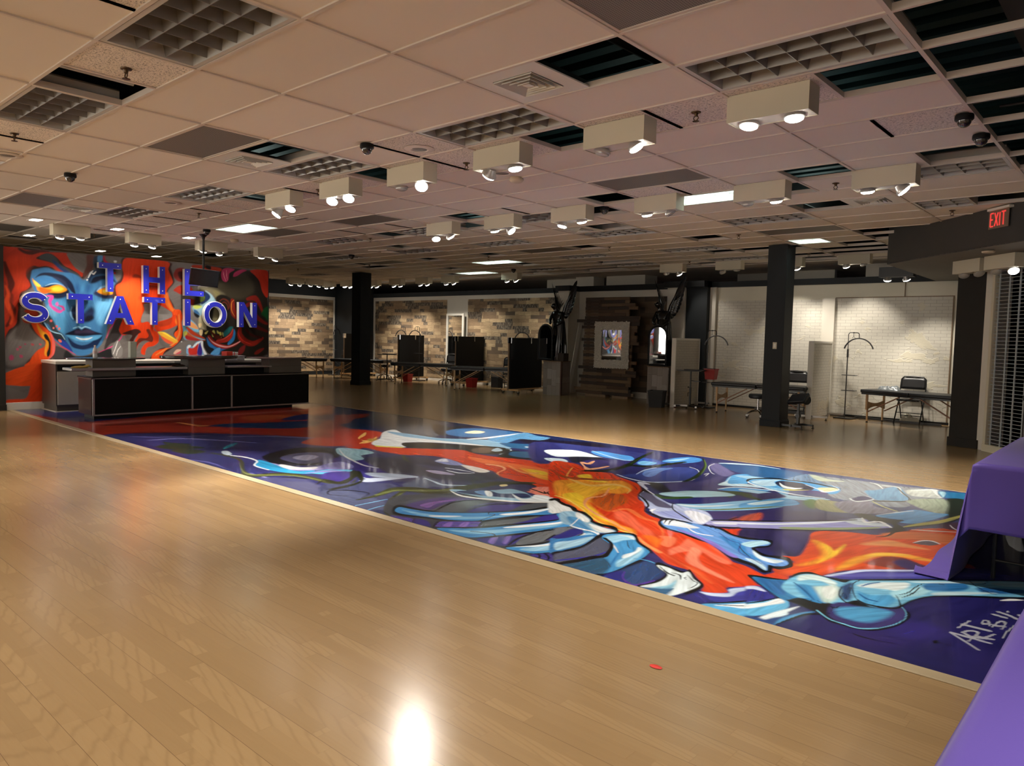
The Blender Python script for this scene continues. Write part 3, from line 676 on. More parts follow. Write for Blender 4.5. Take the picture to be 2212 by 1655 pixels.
# ------------------------------------------------------------------ security gate and exit sign
e = thing('security_gate', 'rolled down see-through metal security gate at the right edge', 'security gate', (2.95, 10.47, 0), R(-45))
f = MB().box(0, .05, -.03, .05, 0, 2.6).box(0, 3.4, -.04, .05, 0, .1)
f.build('rail', M['fixture'], e)
g_ = MB()
z = .13
while z < 2.64: g_.tube([(.04, 0, z), (3.4, 0, z)], .0045, 6); z += .0505
g_.build('rods', M['gate'], e)
g_ = MB(); x = .10
while x < 3.4: g_.box(x, x + .022, -.006, .006, .1, 2.64); x += .19
g_.build('link_bars', M['gate'], e)
g_ = MB()
e = thing('barrier_post', 'black retractable barrier post behind the security gate', 'barrier post', (3.55, 9.33, 0))
MB().lathe([(.16, 0), (.165, .015), (.04, .03), (.035, .8), (.05, .81), (.05, .87), (.002, .88)], 20).build('post', M['blackmetal'], e)
sbox('window_or_fill_1', mat('mall_glass', (.02, .03, .045), .06), 3.4, 9.4, 14.2, 14.22, 0, 2.6)
e = thing('exit_sign', 'transparent exit sign with red letters hanging on the dark soffit', 'exit sign', (3.212, 8.757, 2.985), R(-45))
MB().box(-.165, .165, -.002, .006, -.115, .10).build('panel', mat('edge_lit_panel', (.22, .15, .11), .25), e)
em = mat('red_exit_letters', (.7, .05, .04), .4, em=(1, .07, .06), es=.45)
def strokes(mb, st, w, d, flip=False, sc=1.0, o=(0, 0)):
    for (a, b, c, dd) in st: mb.beam((o[0] + a * sc, -.004 - d / 2, o[1] + b * sc), (o[0] + c * sc, -.004 - d / 2, o[1] + dd * sc), d, w, (0, 1, 0)) if False else mb.beam((o[0] + a * sc, -.004 - d / 2, o[1] + b * sc), (o[0] + c * sc, -.004 - d / 2, o[1] + dd * sc), w, d, (0, 1, 0))
m = MB()
H_ = .155
strokes(m, [(-.13, 0, -.13, 1 * H_), (-.13, 0, -.08, 0), (-.13, H_, -.08, H_), (-.13, H_ * .52, -.09, H_ * .52), (-.06, 0, -.005, H_), (-.06, H_, -.005, 0), (.025, 0, .025, H_), (.085, 0, .085, H_), (.052, H_, .12, H_)], .016, .004, o=(.0, -.085))
m.build('letters', em, e)
MB().box(-.17, .20, -.03, .05, .10, .13).build('mount', M['plastic_white'], e, bevel=.006)

# ------------------------------------------------------------------ monitor on pole
e = thing('ceiling_monitor', 'black flat screen monitor hanging from the ceiling on a black pole', 'monitor', (-8.1, 4.52, CEIL))
m = MB().lathe([(.075, 0), (.06, -.02), (.028, -.05), (.022, -.09)], 20); m.build('ceiling_flange', M['blackmetal'], e)
MB().tube([(0, 0, -.05), (0, 0, -.66)], .02, 12).build('pole', M['blackmetal'], e)
b = MB(); b.box(-.02, .02, -.245, .245, -.15, .15); sc_ = b.build('screen_body', M['blackmetal'], e, bevel=.004); sc_.location = (.03, 0, -.765); sc_.rotation_euler = (R(-4), R(14), R(-12))
b = MB().box(.0205, .022, -.232, .232, -.135, .137).build('screen_glass', M['screen'], sc_)
MB().box(-.05, .0, -.03, .03, -.80, -.62).build('bracket', M['blackmetal'], e)

# ------------------------------------------------------------------ sign letters
YR = Matrix(((0, 0, 1), (1, 0, 0), (0, 1, 0)))   # x->y, y->z, extrude -> +x
def arcp(cx, cy, rx, ry, a0, a1, n): return [(cx + rx * math.cos(R(a0 + (a1 - a0) * k / n)), cy + ry * math.sin(R(a0 + (a1 - a0) * k / n))) for k in range(n + 1)]
LH = .52; TW = .10
def rect(a, b, c, d): return [(a, b), (c, b), (c, d), (a, d)]
def LET(ch, w):
    if ch == 'T': return [[(w / 2 - TW / 2, 0), (w / 2 + TW / 2, 0), (w / 2 + TW / 2, LH - .1), (w, LH - .1), (w, LH), (0, LH), (0, LH - .1), (w / 2 - TW / 2, LH - .1)]]
    if ch == 'H': return [[(0, 0), (TW, 0), (TW, .21), (w - TW, .21), (w - TW, 0), (w, 0), (w, LH), (w - TW, LH), (w - TW, .31), (TW, .31), (TW, LH), (0, LH)]]
    if ch == 'E': return [[(0, 0), (w, 0), (w, .1), (TW, .1), (TW, .21), (w - .05, .21), (w - .05, .31), (TW, .31), (TW, .42), (w, .42), (w, LH), (0, LH)]]
    if ch == 'I': return [rect(0, 0, w, LH)]
    if ch == 'N': return [[(0, 0), (TW, 0), (TW, .33), (w - TW - .01, 0), (w, 0), (w, LH), (w - TW, LH), (w - TW, .19), (TW + .01, LH), (0, LH)]]
    if ch == 'A': return [[(0, 0), (.11, 0), (.165, .12), (w - .165, .12), (w - .11, 0), (w, 0), (w / 2 + .055, LH), (w / 2 - .055, LH)], [(.20, .21), (w - .20, .21), (w / 2, .40)]]
def ribbon(pts, wd):
    L_, Rr = [], []
    for i, p in enumerate(pts):
        a = pts[max(i - 1, 0)]; b = pts[min(i + 1, len(pts) - 1)]; dx, dy = b[0] - a[0], b[1] - a[1]; n = math.hypot(dx, dy); nx, ny = -dy / n * wd / 2, dx / n * wd / 2
        L_.append((p[0] + nx, p[1] + ny)); Rr.append((p[0] - nx, p[1] - ny))
    return L_, Rr
def letter(ch, y0, w, z0, label):
    e = thing('sign_letter', label, 'sign letter', (-9.76, y0, z0), 0, 'blue sign letters on the mural')
    D = .095
    def slab(nm, mt, x0, x1, grow):
        b = MB()
        if ch in 'SO':
            if ch == 'O': c = arcp(w / 2, LH / 2, w / 2 - TW / 2, LH / 2 - TW / 2, 0, 360, 40)
            else:
                r = LH / 4 - TW / 4 + .0; cx = w / 2; rx = w / 2 - TW / 2
                c = arcp(cx, LH - TW / 2 - r, rx, r, 20, 270, 18)[:-1] + arcp(cx, TW / 2 + r, rx, r, 90, -160, 18)
            Lp, Rp = ribbon(c, TW + grow); n = len(c)
            if ch == 'O': # closed ribbon: fix seam
                o_, i_ = [((p[0] - w / 2) * (1 + (TW + grow) / 2 / (w / 2 - TW / 2)) + w / 2, (p[1] - LH / 2) * (1 + (TW + grow) / 2 / (LH / 2 - TW / 2)) + LH / 2) for p in c], [((p[0] - w / 2) * (1 - (TW + grow) / 2 / (w / 2 - TW / 2)) + w / 2, (p[1] - LH / 2) * (1 - (TW + grow) / 2 / (LH / 2 - TW / 2)) + LH / 2) for p in c]
                Lp, Rp = o_, i_
            vs = [(x, p[0], p[1]) for x in (x0, x1) for q in (Lp, Rp) for p in q]
            fs = []
            for k in range(n - 1): fs += [(2 * n + k, 2 * n + k + 1, 3 * n + k + 1, 3 * n + k), (k + 1, k, n + k, n + k + 1), (k, k + 1, 2 * n + k + 1, 2 * n + k), (n + k + 1, n + k, 3 * n + k, 3 * n + k + 1)]
            if ch == 'S': fs += [(0, 2 * n, 3 * n, n), (n - 1, 2 * n - 1, 4 * n - 1, 3 * n - 1)]
            b.add(vs, fs)
        else:
            ps = LET(ch, w); P = ps[0]
            if len(ps) == 1: b.prism(P, x1 - x0, (x0, 0, 0), YR)
            else:        # A: outline with its triangular hole, bridged
                Q = ps[1]; P2 = P[:4] + P[4:]
                b2 = [P2[0], P2[1], P2[2], P2[3], P2[4], P2[5], P2[6], Q[2], Q[1], Q[0], Q[2], P2[6], P2[7]]
                # left and right halves so that no bridge is needed
                lh = [P2[0], P2[1], P2[2], (w / 2, .12), (w / 2, .21), Q[0], (w / 2, .40), (w / 2, LH), P2[7]]
                rh = [(w / 2, .12), P2[3], P2[4], P2[5], P2[6], (w / 2, LH), (w / 2, .40), Q[1], (w / 2, .21)]
                b.prism(lh, x1 - x0, (x0, 0, 0), YR).prism(rh, x1 - x0, (x0, 0, 0), YR)
        return b.build(nm, mt, e)
    slab('return_edge', M['signwhite'], 0, D, .012); slab('face', M['blue'], D, D + .006, -.012)
    dots = {'T': [(.06, LH - .05), (w - .06, LH - .05), (w / 2, .06)], 'H': [(.05, LH - .06), (w - .05, LH - .06), (.05, .06), (w - .05, .06)], 'E': [(.05, LH - .05), (w - .06, .05), (.05, .05)], 'I': [(w / 2, LH - .06), (w / 2, .06)], 'N': [(.05, LH - .06), (w - .05, LH - .06), (.05, .06), (w - .05, .06)],
            'A': [(w / 2, LH - .06), (.07, .06), (w - .07, .06)], 'S': [(.07, LH - .09), (w - .06, LH - .12), (.06, .11), (w - .07, .08)], 'O': [(.1, LH - .07), (w - .1, LH - .07), (.1, .07), (w - .1, .07)]}[ch]
    b = MB()
    for y, z in dots: b.lathe([(.009, 0), (.009, .004), (.003, .007)], 8, (D + .006, y, z), axis=Vector((1, 0, 0)))
    b.build('bolts', M['dot'], e)
for a in [('T', 3.34, .38, 2.09, 'blue letter T of the upper row, left of the H, above the glowing eye'), ('H', 4.11, .40, 2.10, 'blue letter H in the middle of the upper row'), ('E', 4.89, .38, 2.10, 'blue letter E partly hidden by the monitor'),
          ('S', 2.13, .40, 1.49, 'big blue letter S at the left end of the lower row'), ('T', 2.84, .39, 1.50, 'blue letter T over the painted nose'), ('A', 3.45, .49, 1.50, 'blue letter A on the mural'), ('T', 4.12, .39, 1.51, 'blue letter T below the letter H'),
          ('I', 4.89, .11, 1.51, 'narrow blue letter I below the E'), ('O', 5.28, .47, 1.49, 'round blue letter O over the painted skull'), ('N', 6.02, .40, 1.51, 'blue letter N at the right end of the lower row')]:
    letter(a[0], a[1], a[2], a[3], a[4])
# ------------------------------------------------------------------ service counter
e = thing('service_counter', 'long black panelled counter with taupe metal risers in front of the mural', 'counter', (-7.55, 2.5, 0))
def P(x0, x1, y0, y1, z0, z1): return MB().box(x0 + 7.55, x1 + 7.55, y0 - 2.5, y1 - 2.5, z0, z1)
P(-8.15, -7.60, 2.53, 6.32, .07, .63).build('carcass', M['laminate'], e)
P(-8.1, -7.68, 2.56, 6.05, 0, .07).build('plinth', M['black'], e)
for a, b in ((2.53, 4.04), (4.085, 4.745), (4.79, 6.34)): P(-7.60, -7.565, a, b, .085, .635).build('front_panel', M['laminate'], e, bevel=.002)
m = P(-7.57, -7.55, 2.50, 2.53, .06, .645); m.box(0, .0, 0, 0, 0, 0)
f = MB()
for y in (2.50, 4.045, 4.75): f.box(-.02, .0, y - 2.5, y - 2.47, .06, .655)
f.box(-.025, .002, 0, 3.85, .06, .082).box(-.025, .0, 0, 3.85, .637, .648)
f.build('aluminium_trim', M['steel'], e)
P(-8.18, -7.545, 2.49, 6.355, .648, .658).build('deck_top', M['laminate'], e)
P(-8.17, -7.60, 2.50, 2.53, .07, .63).build('end_panel', mat('dark_red_brown_panel', (.035, .014, .010), .28, coat=.3), e)
P(-8.18, -7.57, 2.49, 2.53, .63, .66).build('end_rail', mat('reddish_rail', (.08, .035, .025), .35), e)
for a, b in ((2.57, 3.22), (4.08, 4.74), (5.61, 6.29)):
    q = P(-8.05, -7.75, a, b, .66, .925).box(-.2 - .002, -.2 + .004, a - 2.5, b - 2.5, .785, .79).build('riser', M['taupe'], e, bevel=.004)
P(-8.05, -7.64, 2.24, 4.02, .762, .80).build('ledge', M['steel'], e, bevel=.004)
P(-8.05, -7.64, 4.74, 5.6, .775, .80).build('ledge', M['steel'], e, bevel=.004)
P(-8.05, -7.95, 3.22, 4.08, .66, .76).build('void_back', M['black'], e)
P(-8.05, -7.95, 4.74, 5.61, .66, .76).build('void_back', M['black'], e)
def disc(name, mt, cx, cy, a, b, z0, z1):
    return MB().lathe([(.96, z0), (1, z0 + (z1 - z0) * .3), (1, z1 - .004), (.99, z1), (.002, z1)], 56, (cx + 7.55, cy - 2.5, 0), a, b).build(name, mt, e)
disc('oval_top', M['stonetop'], -7.97, 2.86, .28, .60, .925, .95)
disc('oval_top', M['stonetop'], -7.97, 4.39, .32, .69, .925, .985)
disc('oval_top', mat('pinkish_stone_top', (.22, .15, .14), .2, coat=.4, nz=.2, nsc=12), -7.97, 5.90, .28, .62, .925, .95)
# back counter along the mural
e = thing('back_counter', 'low grey cabinet run with thick white top against the mural wall', 'cabinet', (-9.04, 2.44, 0))
MB().box(-.72, 0, 0, 3.95, .10, .80).build('carcass', M['taupe'], e)
MB().box(-.70, -.03, .02, 3.9, 0, .10).build('toe_kick', M['taupe'], e)
MB().box(-.73, .03, -.01, 1.96, .805, .855).build('worktop', M['whitetop'], e, bevel=.004)
MB().box(-.73, .02, 1.96, 3.95, .805, .85).build('worktop', M['greydoor'], e, bevel=.004)
for y in (.02, .5, 1.0, 1.5, 2.0, 2.5, 3.0): MB().box(0, .02, y, y + .46, .12, .68).build('door', M['greydoor'], e, bevel=.003)
MB().box(0, .022, .02, 3.6, .70, .79).build('drawer_band', M['black'], e)
MB().box(-.7, .04, -.02, .9, 0, .012).build('floor_trim', M['plastic_white'], e)
# things on the counter
def bottle(label, loc):
    e = thing('water_bottle', label, 'bottle', loc)
    MB().lathe([(.028, 0), (.032, .008), (.032, .05), (.029, .06), (.032, .07), (.032, .12), (.024, .15), (.012, .175), (.012, .185)], 20).build('body', mat('clear_bottle', (.62, .66, .70), .08), e)
    MB().lathe([(.0325, .07), (.0325, .115)], 20).build('wrapper', mat('bottle_wrapper', (.55, .45, .47), .4), e)
    MB().lathe([(.014, .183), (.014, .200), (.010, .203)], 14).build('cap', M['plastic_white'], e)
bottle('clear plastic water bottle standing on the left oval top', (-7.9, 2.66, .951))
tag(MB().box(-.05, .05, -.05, .05, 0, .262).build('white_box', mat('grey_green_card', (.46, .50, .43), .6), loc=(-8.12, 3.31, .951), bevel=.003), 'tall plain grey green box on the left oval top', 'box')
e = thing('supply_box', 'red and white carton lying on the middle oval top', 'box', (-7.95, 4.94, .986), R(12))
MB().box(-.07, .07, -.13, .0, 0, .07).build('red_half', mat('red_card', (.60, .04, .02), .6), e, bevel=.003); MB().box(-.07, .07, .0, .12, 0, .06).build('white_half', M['paper'], e, bevel=.003)
MB().box(.0705, .072, .0, .12, .02, .03).box(.0705, .072, .03, .045, .0, .06).build('red_print', mat('red_print', (.6, .02, .02), .5), e)
for k, (y, lab) in enumerate([(5.37, 'translucent lidded plastic tub, left of the pair on the back worktop'), (5.58, 'translucent lidded plastic tub, right of the pair on the back worktop')]):
    e = thing('plastic_tub', lab, 'tub', (-8.86, y, .856), R(4), 'plastic tubs on the worktop')
    MB().prism([(-.09, -.085), (.09, -.085), (.09, .085), (-.09, .085)], .075, (0, 0, 0)).build('body', M['clearplastic'], e, bevel=.01)
    MB().box(-.1, .1, -.095, .095, .075, .09).build('lid', mat('tub_lid', (.30, .27, .30), .4), e, bevel=.006)
tag(MB().box(-.06, .06, -.16, .16, 0, .035).build('red_folder', mat('red_folder_paper', (.55, .07, .04), .5), loc=(-8.9, 5.12, .856), bevel=.004), 'small flat red packet lying on the white back worktop', 'packet')
m = MB(); m.lathe([(.001, 0), (.05, .004), (.055, .02), (.03, .035), (.001, .04)], 14, (0, 0, 0), 1.0, 2.2).tube([(.02, .05, .02), (.03, .12, .035), (.0, .16, .02)], [.018, .015, .008], 8).tube([(-.01, .05, .02), (.0, .13, .045), (-.03, .15, .03)], [.016, .013, .008], 8)
tag(m.build('work_glove', mat('yellow_leather', (.36, .26, .06), .7), loc=(-7.72, 2.38, .801)), 'yellowish work glove lying on the left end of the counter ledge', 'glove')
tag(MB().lathe([(.001, 0), (.06, .003), (.075, .02), (.05, .035), (.001, .04)], 16, (0, 0, 0), 1, 1.7).build('dark_dish', mat('dark_brown_dish', (.03, .015, .01), .25), loc=(-7.80, 3.93, .801)), 'dark brown dish lying on the counter ledge by the middle riser', 'dish')

# ------------------------------------------------------------------ folding massage tables
def massage_table(label, corner, ang, L=1.86, W=.62, Hh=.62, leg='birch', copyof=None):
    if copyof: return dup(copyof, (corner[0], corner[1], 0), R(ang), label)
    e = thing('massage_table', label, 'massage table', (corner[0], corner[1], 0), R(ang), 'folding massage tables')
    # local: x along length, origin at near left leg foot, legs inset
    x0, x1 = -.12, L - .12; y0, y1 = -.05, W - .05
    for k, (a, b) in enumerate(((x0, (x0 + x1) / 2 - .004), ((x0 + x1) / 2 + .004, x1))):
        MB().box(a, b, y0, y1, Hh - .065, Hh).build('cushion', M['vinyl'], e, bevel=.022, seg=4)
        MB().box(a + .02, b - .02, y0 + .02, y1 - .02, Hh - .095, Hh - .064).build('deck_frame', M['blackmetal'], e)
    lx = x1 - .12; ly = W - .1
    for x in (0, lx):
        for y in (0, ly):
            MB().box(x - .018, x + .018, y - .014, y + .014, .24, Hh - .09).build('leg', M['birch'], e)
            lg = MB().box(x - .013, x + .013, y + (.016 if y < .1 else -.038), y + (.038 if y < .1 else -.016), .02, .36).build('leg_extension', M['birch'], e)
            MB().lathe([(.017, 0), (.02, .006), (.014, .022)], 10, (x, y + (.027 if y < .1 else -.027), 0)).build('foot', M['rubber'], lg)
    for x in (0, lx):
        pts = []; n = 12
        for k in range(n + 1): t = k / n; pts.append((t * ly, .40 - .045 * math.sin(PI * t) ** 1))
        for k in range(n + 1): t = 1 - k / n; pts.append((t * ly, .24 + .055 * math.sin(PI * t)))
        MB().prism(pts, .014, (x - .007, 0, 0), YR).build('end_board', M['birch'], e)
    for y in (.0, ly):
        for s_, xa in ((1, 0), (-1, lx)):
            MB().beam((xa + s_ * .02, y, .20), (xa + s_ * .62, y, Hh - .10), .018, .026, (0, 1, 0)).build('brace', M['birchdark'] if leg != 'birch' else M['birch'], e)
    c = MB()
    for y in (.02, ly - .02):
        for s_, xa in ((1, 0), (-1, lx)): c.tube([(xa + s_ * .04, y, Hh - .1), (xa + s_ * .34, y, .32), (xa + s_ * .80, y, Hh - .1)], .0016, 4)
    c.build('support_cable', M['steel'], e)
    return e
mt = massage_table('black massage table in front of the right brick wall with a crumpled cloth on it', (.65, 13.03), -17, leg='x', W=.64)
massage_table('black massage table reaching behind the near column in the left brick bay', (-2.02, 12.32), 4, copyof=mt)
mtl = massage_table('nearer black massage table left of the big black rolling partition', (-9.34, 11.94), 30)
massage_table('black massage table standing right of the far column with a red bin below it', (-11.97, 12.05), 25, copyof=mtl)
massage_table('black massage table passing behind the far column', (-14.94, 12.01), 26, copyof=mtl)
massage_table('black massage table half hidden behind the right end of the counter', (-15.35, 10.15), 82, copyof=mtl)

# ------------------------------------------------------------------ rolling partition panels
def caster(parent, x, y, r=.035):
    c = MB().lathe([(r, -.012), (r, .012)], 16, (x, y, r), axis=Vector((0, 1, 0))).build('caster', M['rubber'], parent)
    MB().box(x - .02, x + .02, y - .018, y + .018, r + .005, r * 2 + .02).build('fork', M['steel'], c)
def black_panel(label, x, y, ang, L=1.15):
    e = thing('rolling_partition', label, 'partition', (x, y, 0), R(ang), 'black rolling partitions')
    MB().box(0, .05, 0, L, .12, 1.42).build('panel', M['black'], e, bevel=.003)
    MB().box(-.045, .0, 0, .05, .09, 1.40).build('wood_post', M['mdf'], e)
    MB().box(-.045, .0, L - .05, L, .09, 1.40).build('wood_post', M['mdf'], e)
    b = MB().box(-.25, .3, .02, .11, .075, .12).box(-.25, .3, L - .11, L - .02, .075, .12).box(-.0, .05, 0, L, .075, .12); b.build('base_board', M['birch'], e)
    for xx in (-.22, .27):
        for yy in (.06, L - .06): caster(e, xx, yy)
    b = MB()
    for yy in (-.004, L * .62):
        b.box(-.05, .055, yy, yy + .006, 1.28, 1.425).box(-.052, -.046, yy - .015, yy + .045, 1.28, 1.425)
        b.box(.052, .057, yy, yy + .03, 1.28, 1.425)
    b.build('metal_clip', M['chrome'], e)
    return e
black_panel('large black rolling partition on wooden base left of the first statue', -7.63, 12.2, 3, 1.33)
black_panel('black rolling partition behind the nearer massage table, in the middle of the wallpapered wall', -10.4, 13.0, 0, 1.1)
black_panel('black rolling partition with an arc lamp shadow on it', -12.9, 12.95, 0, 1.0)
black_panel('black rolling partition partly hidden behind the far column', -15.5, 12.8, 0, 1.1)
def white_panel(label, x, y, ang, L):
    e = thing('brick_partition', label, 'partition', (x, y, 0), R(ang), 'white brick patterned partitions')
    MB().box(-.03, .03, .02, L - .02, .03, 1.47).build('panel', M['brickpanel'], e)
    f = MB().box(-.05, .05, 0, .03, .0, 1.5).box(-.04, .04, L - .03, L, .0, 1.5).box(-.04, .04, .03, L - .03, 1.46, 1.5); f.build('frame', M['plastic_white'], e, bevel=.003)
    b = MB().box(-.28, .34, .06, .11, .04, .075).box(-.28, .34, L - .11, L - .06, .04, .075); b.build('foot_bar', M['steel'], e)
    for xx in (-.25, .31):
        for yy in (.085, L - .085): MB().lathe([(.02, 0), (.022, .01), (.008, .014), (.008, .042)], 10, (xx, yy, 0)).build('levelling_foot', M['rubber'], e)
white_panel('white brick patterned partition beside the post between the two brick walls', -.27, 12.60, 0, 1.08)
white_panel('white brick patterned partition behind the black work stand', -3.16, 12.53, 0, 1.12)

# ------------------------------------------------------------------ folding chairs
def folding_chair(label, x, y, ang, src=None):
    if src: return dup(src, (x, y, 0), R(ang), label)
    e = thing('folding_chair', label, 'chair', (x, y, 0), R(ang), 'black folding chairs')
    # faces -y; width along x
    w = .215
    fr = MB()
    pts = [(-w, .20, 0), (-w, .03, .50), (-w, .14, .70), (-w + .005, .165, .83), (-w + .05, .17, .875), (0, .17, .885), (w - .05, .17, .875), (w - .005, .165, .83), (w, .14, .70), (w, .03, .50), (w, .20, 0)]
    pts = [(-w, -.20, 0), (-w, .10, .46), (-w, .165, .70), (-w + .006, .18, .82), (-w + .05, .185, .87), (0, .186, .88), (w - .05, .185, .87), (w - .006, .18, .82), (w, .165, .70), (w, .10, .46), (w, -.20, 0)]
    fr.tube(pts, .012, 8); fr.tube([(-w, -.07, .20), (w, -.07, .20)], .008, 6); fr.build('front_frame', M['blackmetal'], e)
    rr = MB().tube([(-w + .025, .24, 0), (-w + .025, .0, .43)], .011, 8).tube([(w - .025, .24, 0), (w - .025, .0, .43)], .011, 8).tube([(-w + .025, .17, .13), (w - .025, .17, .13)], .008, 6).tube([(-w + .025, .21, .05), (w - .025, .21, .05)], .007, 6)
    rr.build('rear_frame', M['blackmetal'], e)
    m = MB(); n = 10; vs = []
    for k in range(n + 1):
        t = -1 + 2 * k / n; x_ = t * (w - .012); bow = .02 * (1 - t * t)
        for z_, yo in ((.64, .145), (.70, .16), (.80, .178), (.862 - .03 * t ** 4, .184)): vs.append((x_, yo + bow, z_))
    fs = [(k * 4 + q, (k + 1) * 4 + q, (k + 1) * 4 + q + 1, k * 4 + q + 1) for k in range(n) for q in range(3)]
    m.add(vs, fs, True); b = m.build('backrest', M['blackmetal'], e); s_ = b.modifiers.new('s', 'SOLIDIFY'); s_.thickness = .018; s_.offset = 0
    MB().prism([(-.19, -.2), (-.13, -.235), (.13, -.235), (.19, -.2), (.2, .17), (-.2, .17)], .03, (0, 0, .425)).build('seat', M['vinyl'], e, bevel=.012, seg=3)
    return e
fc = folding_chair('black folding chair standing against the right brick wall behind the massage table', 1.26, 13.55, 0)
folding_chair('black folding chair half hidden by the near column, by the left brick wall', -.88, 13.5, 10, fc)
folding_chair('black folding chair left of the middle black partition, against the wallpaper', -11.05, 13.45, 25, fc)
folding_chair('black folding chair peeking out left of the large black partition', -8.55, 13.3, 35, fc)
folding_chair('black folding chair behind the far column', -16.0, 13.25, 40, fc)

# ------------------------------------------------------------------ half-moon lamps
def arc_lamp(label, x, y, ang, src=None):
    if src: return dup(src, (x, y, 0), R(ang), label)
    e = thing('arc_lamp', label, 'floor lamp', (x, y, 0), R(ang), 'half-moon floor lamps')
    MB().box(-.17, .17, -.13, .13, 0, .025).build('base', M['blackmetal'], e, bevel=.008)
    MB().tube([(0, 0, .02), (0, 0, 1.20)], .0105, 10).tube([(0, 0, 1.20), (0, 0, 1.36)], .018, 10).build('pole', M['blackmetal'], e)
    MB().tube([(0, 0, 1.36), (.0, 0, 1.64), (.008, 0, 1.665), (.03, 0, 1.68), (.17, 0, 1.68), (.195, 0, 1.67), (.205, 0, 1.645), (.205, 0, 1.575)], .0075, 8).build('neck', M['blackmetal'], e)
    n = 20; pts = [(.205 + .285 * math.cos(R(165 - 150 * k / n)), 0, 1.57 - .27 + .27 * math.sin(R(165 - 150 * k / n))) for k in range(n + 1)]
    b = MB()
    for k in range(n): b.beam(pts[k], pts[k + 1], .022, .018, (0, 1, 0))
    b.build('light_arc', M['blackmetal'], e)
    c = MB().lathe([(.012, -.012), (.012, .012)], 10, (.1, 0, 1.68), axis=Vector((1, 0, 0))).tube([(.1, 0, 1.67), (.1, 0, 1.60)], .004, 6)
    for a_ in (90, 210, 330): c.beam((.1, 0, 1.60), (.1 + .04 * math.cos(R(a_)), 0, 1.60 + .04 * math.sin(R(a_))), .008, .006)
    c.build('phone_clip', M['blackmetal'], e)
    for z in (.55, .85): MB().prism([(-.09, 0), (-.06, -.09), (.19, -.06), (.19, .06), (-.06, .09)], .012, (0, 0, z)).build('tray', M['blackmetal'], e, bevel=.003)
    return e
al = arc_lamp('black half-moon lamp standing in front of the right brick wall', .15, 13.40, -8)
arc_lamp('black half-moon lamp in the left brick bay with a red bin on its tray', -2.66, 13.10, -3, al)
arc_lamp('half-moon lamp rising behind the partition with the lamp shadow', -12.62, 13.55, 182, al)
arc_lamp('half-moon lamp left of the far black partition, in front of the wallpaper', -13.55, 13.75, 180, al)
arc_lamp('half-moon lamp in the far left corner beside the dark wall', -16.3, 12.95, 120, al)
arc_lamp('half-moon lamp peeking over the large black partition', -8.3, 13.7, 182, al)

# ------------------------------------------------------------------ stands, stools, bins
def work_stand(label, x, y, ang, src=None):
    if src: return dup(src, (x, y, 0), R(ang), label)
    e = thing('work_stand', label, 'work stand', (x, y, 0), R(ang), 'black work stands')
    MB().box(-.27, .27, -.17, .17, .80, .815).build('table_top', M['blackmetal'], e, bevel=.004)
    MB().box(-.13, .30, -.10, .10, .816, .835).build('pad', M['vinyl'], e, bevel=.006)
    MB().tube([(0, 0, .05), (0, 0, .45)], .024, 12).tube([(0, 0, .42), (0, 0, .80)], .016, 12).build('column_post', M['blackmetal'], e)
    MB().tube([(-.03, 0, .45), (-.06, 0, .45)], .012, 8).tube([(-.02, 0, .33), (-.05, 0, .33), (-.05, 0, .25)], .008, 6).build('height_knob', M['rubber'], e)
    b = MB().beam((-.30, -.12, .045), (.12, .06, .045), .04, .03).beam((.0, 0, .045), (.26, .12, .045), .04, .03).beam((.0, .0, .045), (.20, -.20, .045), .04, .03); b.build('base', M['blackmetal'], e)
    for q in ((-.29, -.12), (.25, .12), (.19, -.20)): caster(e, q[0], q[1], .02)
    MB().box(.06, .2, -.06, .06, .575, .59).tube([(.02, 0, .6), (.09, 0, .585)], .008, 6).build('side_tray', M['blackmetal'], e)
    return e
ws = work_stand('black tripod work stand in front of the left white brick partition', -2.83, 12.72, 12)
work_stand('black work stand right of the far column in front of the wallpaper', -13.2, 12.75, 40, ws)
e = thing('arm_rest', 'black tilted arm rest on a post right of the near column', 'arm rest', (.13, 11.02, 0), R(-10))
p_ = MB().box(-.16, .16, -.12, .12, -.03, .03).build('pad', M['vinyl'], e, bevel=.015, seg=3, loc=(0, -.02, .50)); p_.rotation_euler = (R(34), R(-8), 0)
MB().box(-.022, .022, -.022, .022, .05, .28).box(-.016, .016, -.016, .016, .26, .47).build('post', M['blackmetal'], e)
MB().box(-.035, .035, -.03, .03, .18, .23).build('clamp', M['blackmetal'], e)
MB().beam((0, -.26, .05), (0, .2, .05), .045, .03).beam((-.13, .14, .05), (.20, .14, .05), .045, .03).beam((-.17, -.22, .05), (.2, -.22, .05), .045, .03).build('base', M['blackmetal'], e)
for q in ((-.17, -.22), (.2, -.22), (-.13, .14), (.20, .14)): MB().lathe([(.022, 0), (.022, .008), (.008, .014), (.008, .04)], 10, (q[0], q[1], 0)).build('foot', M['rubber'], e)
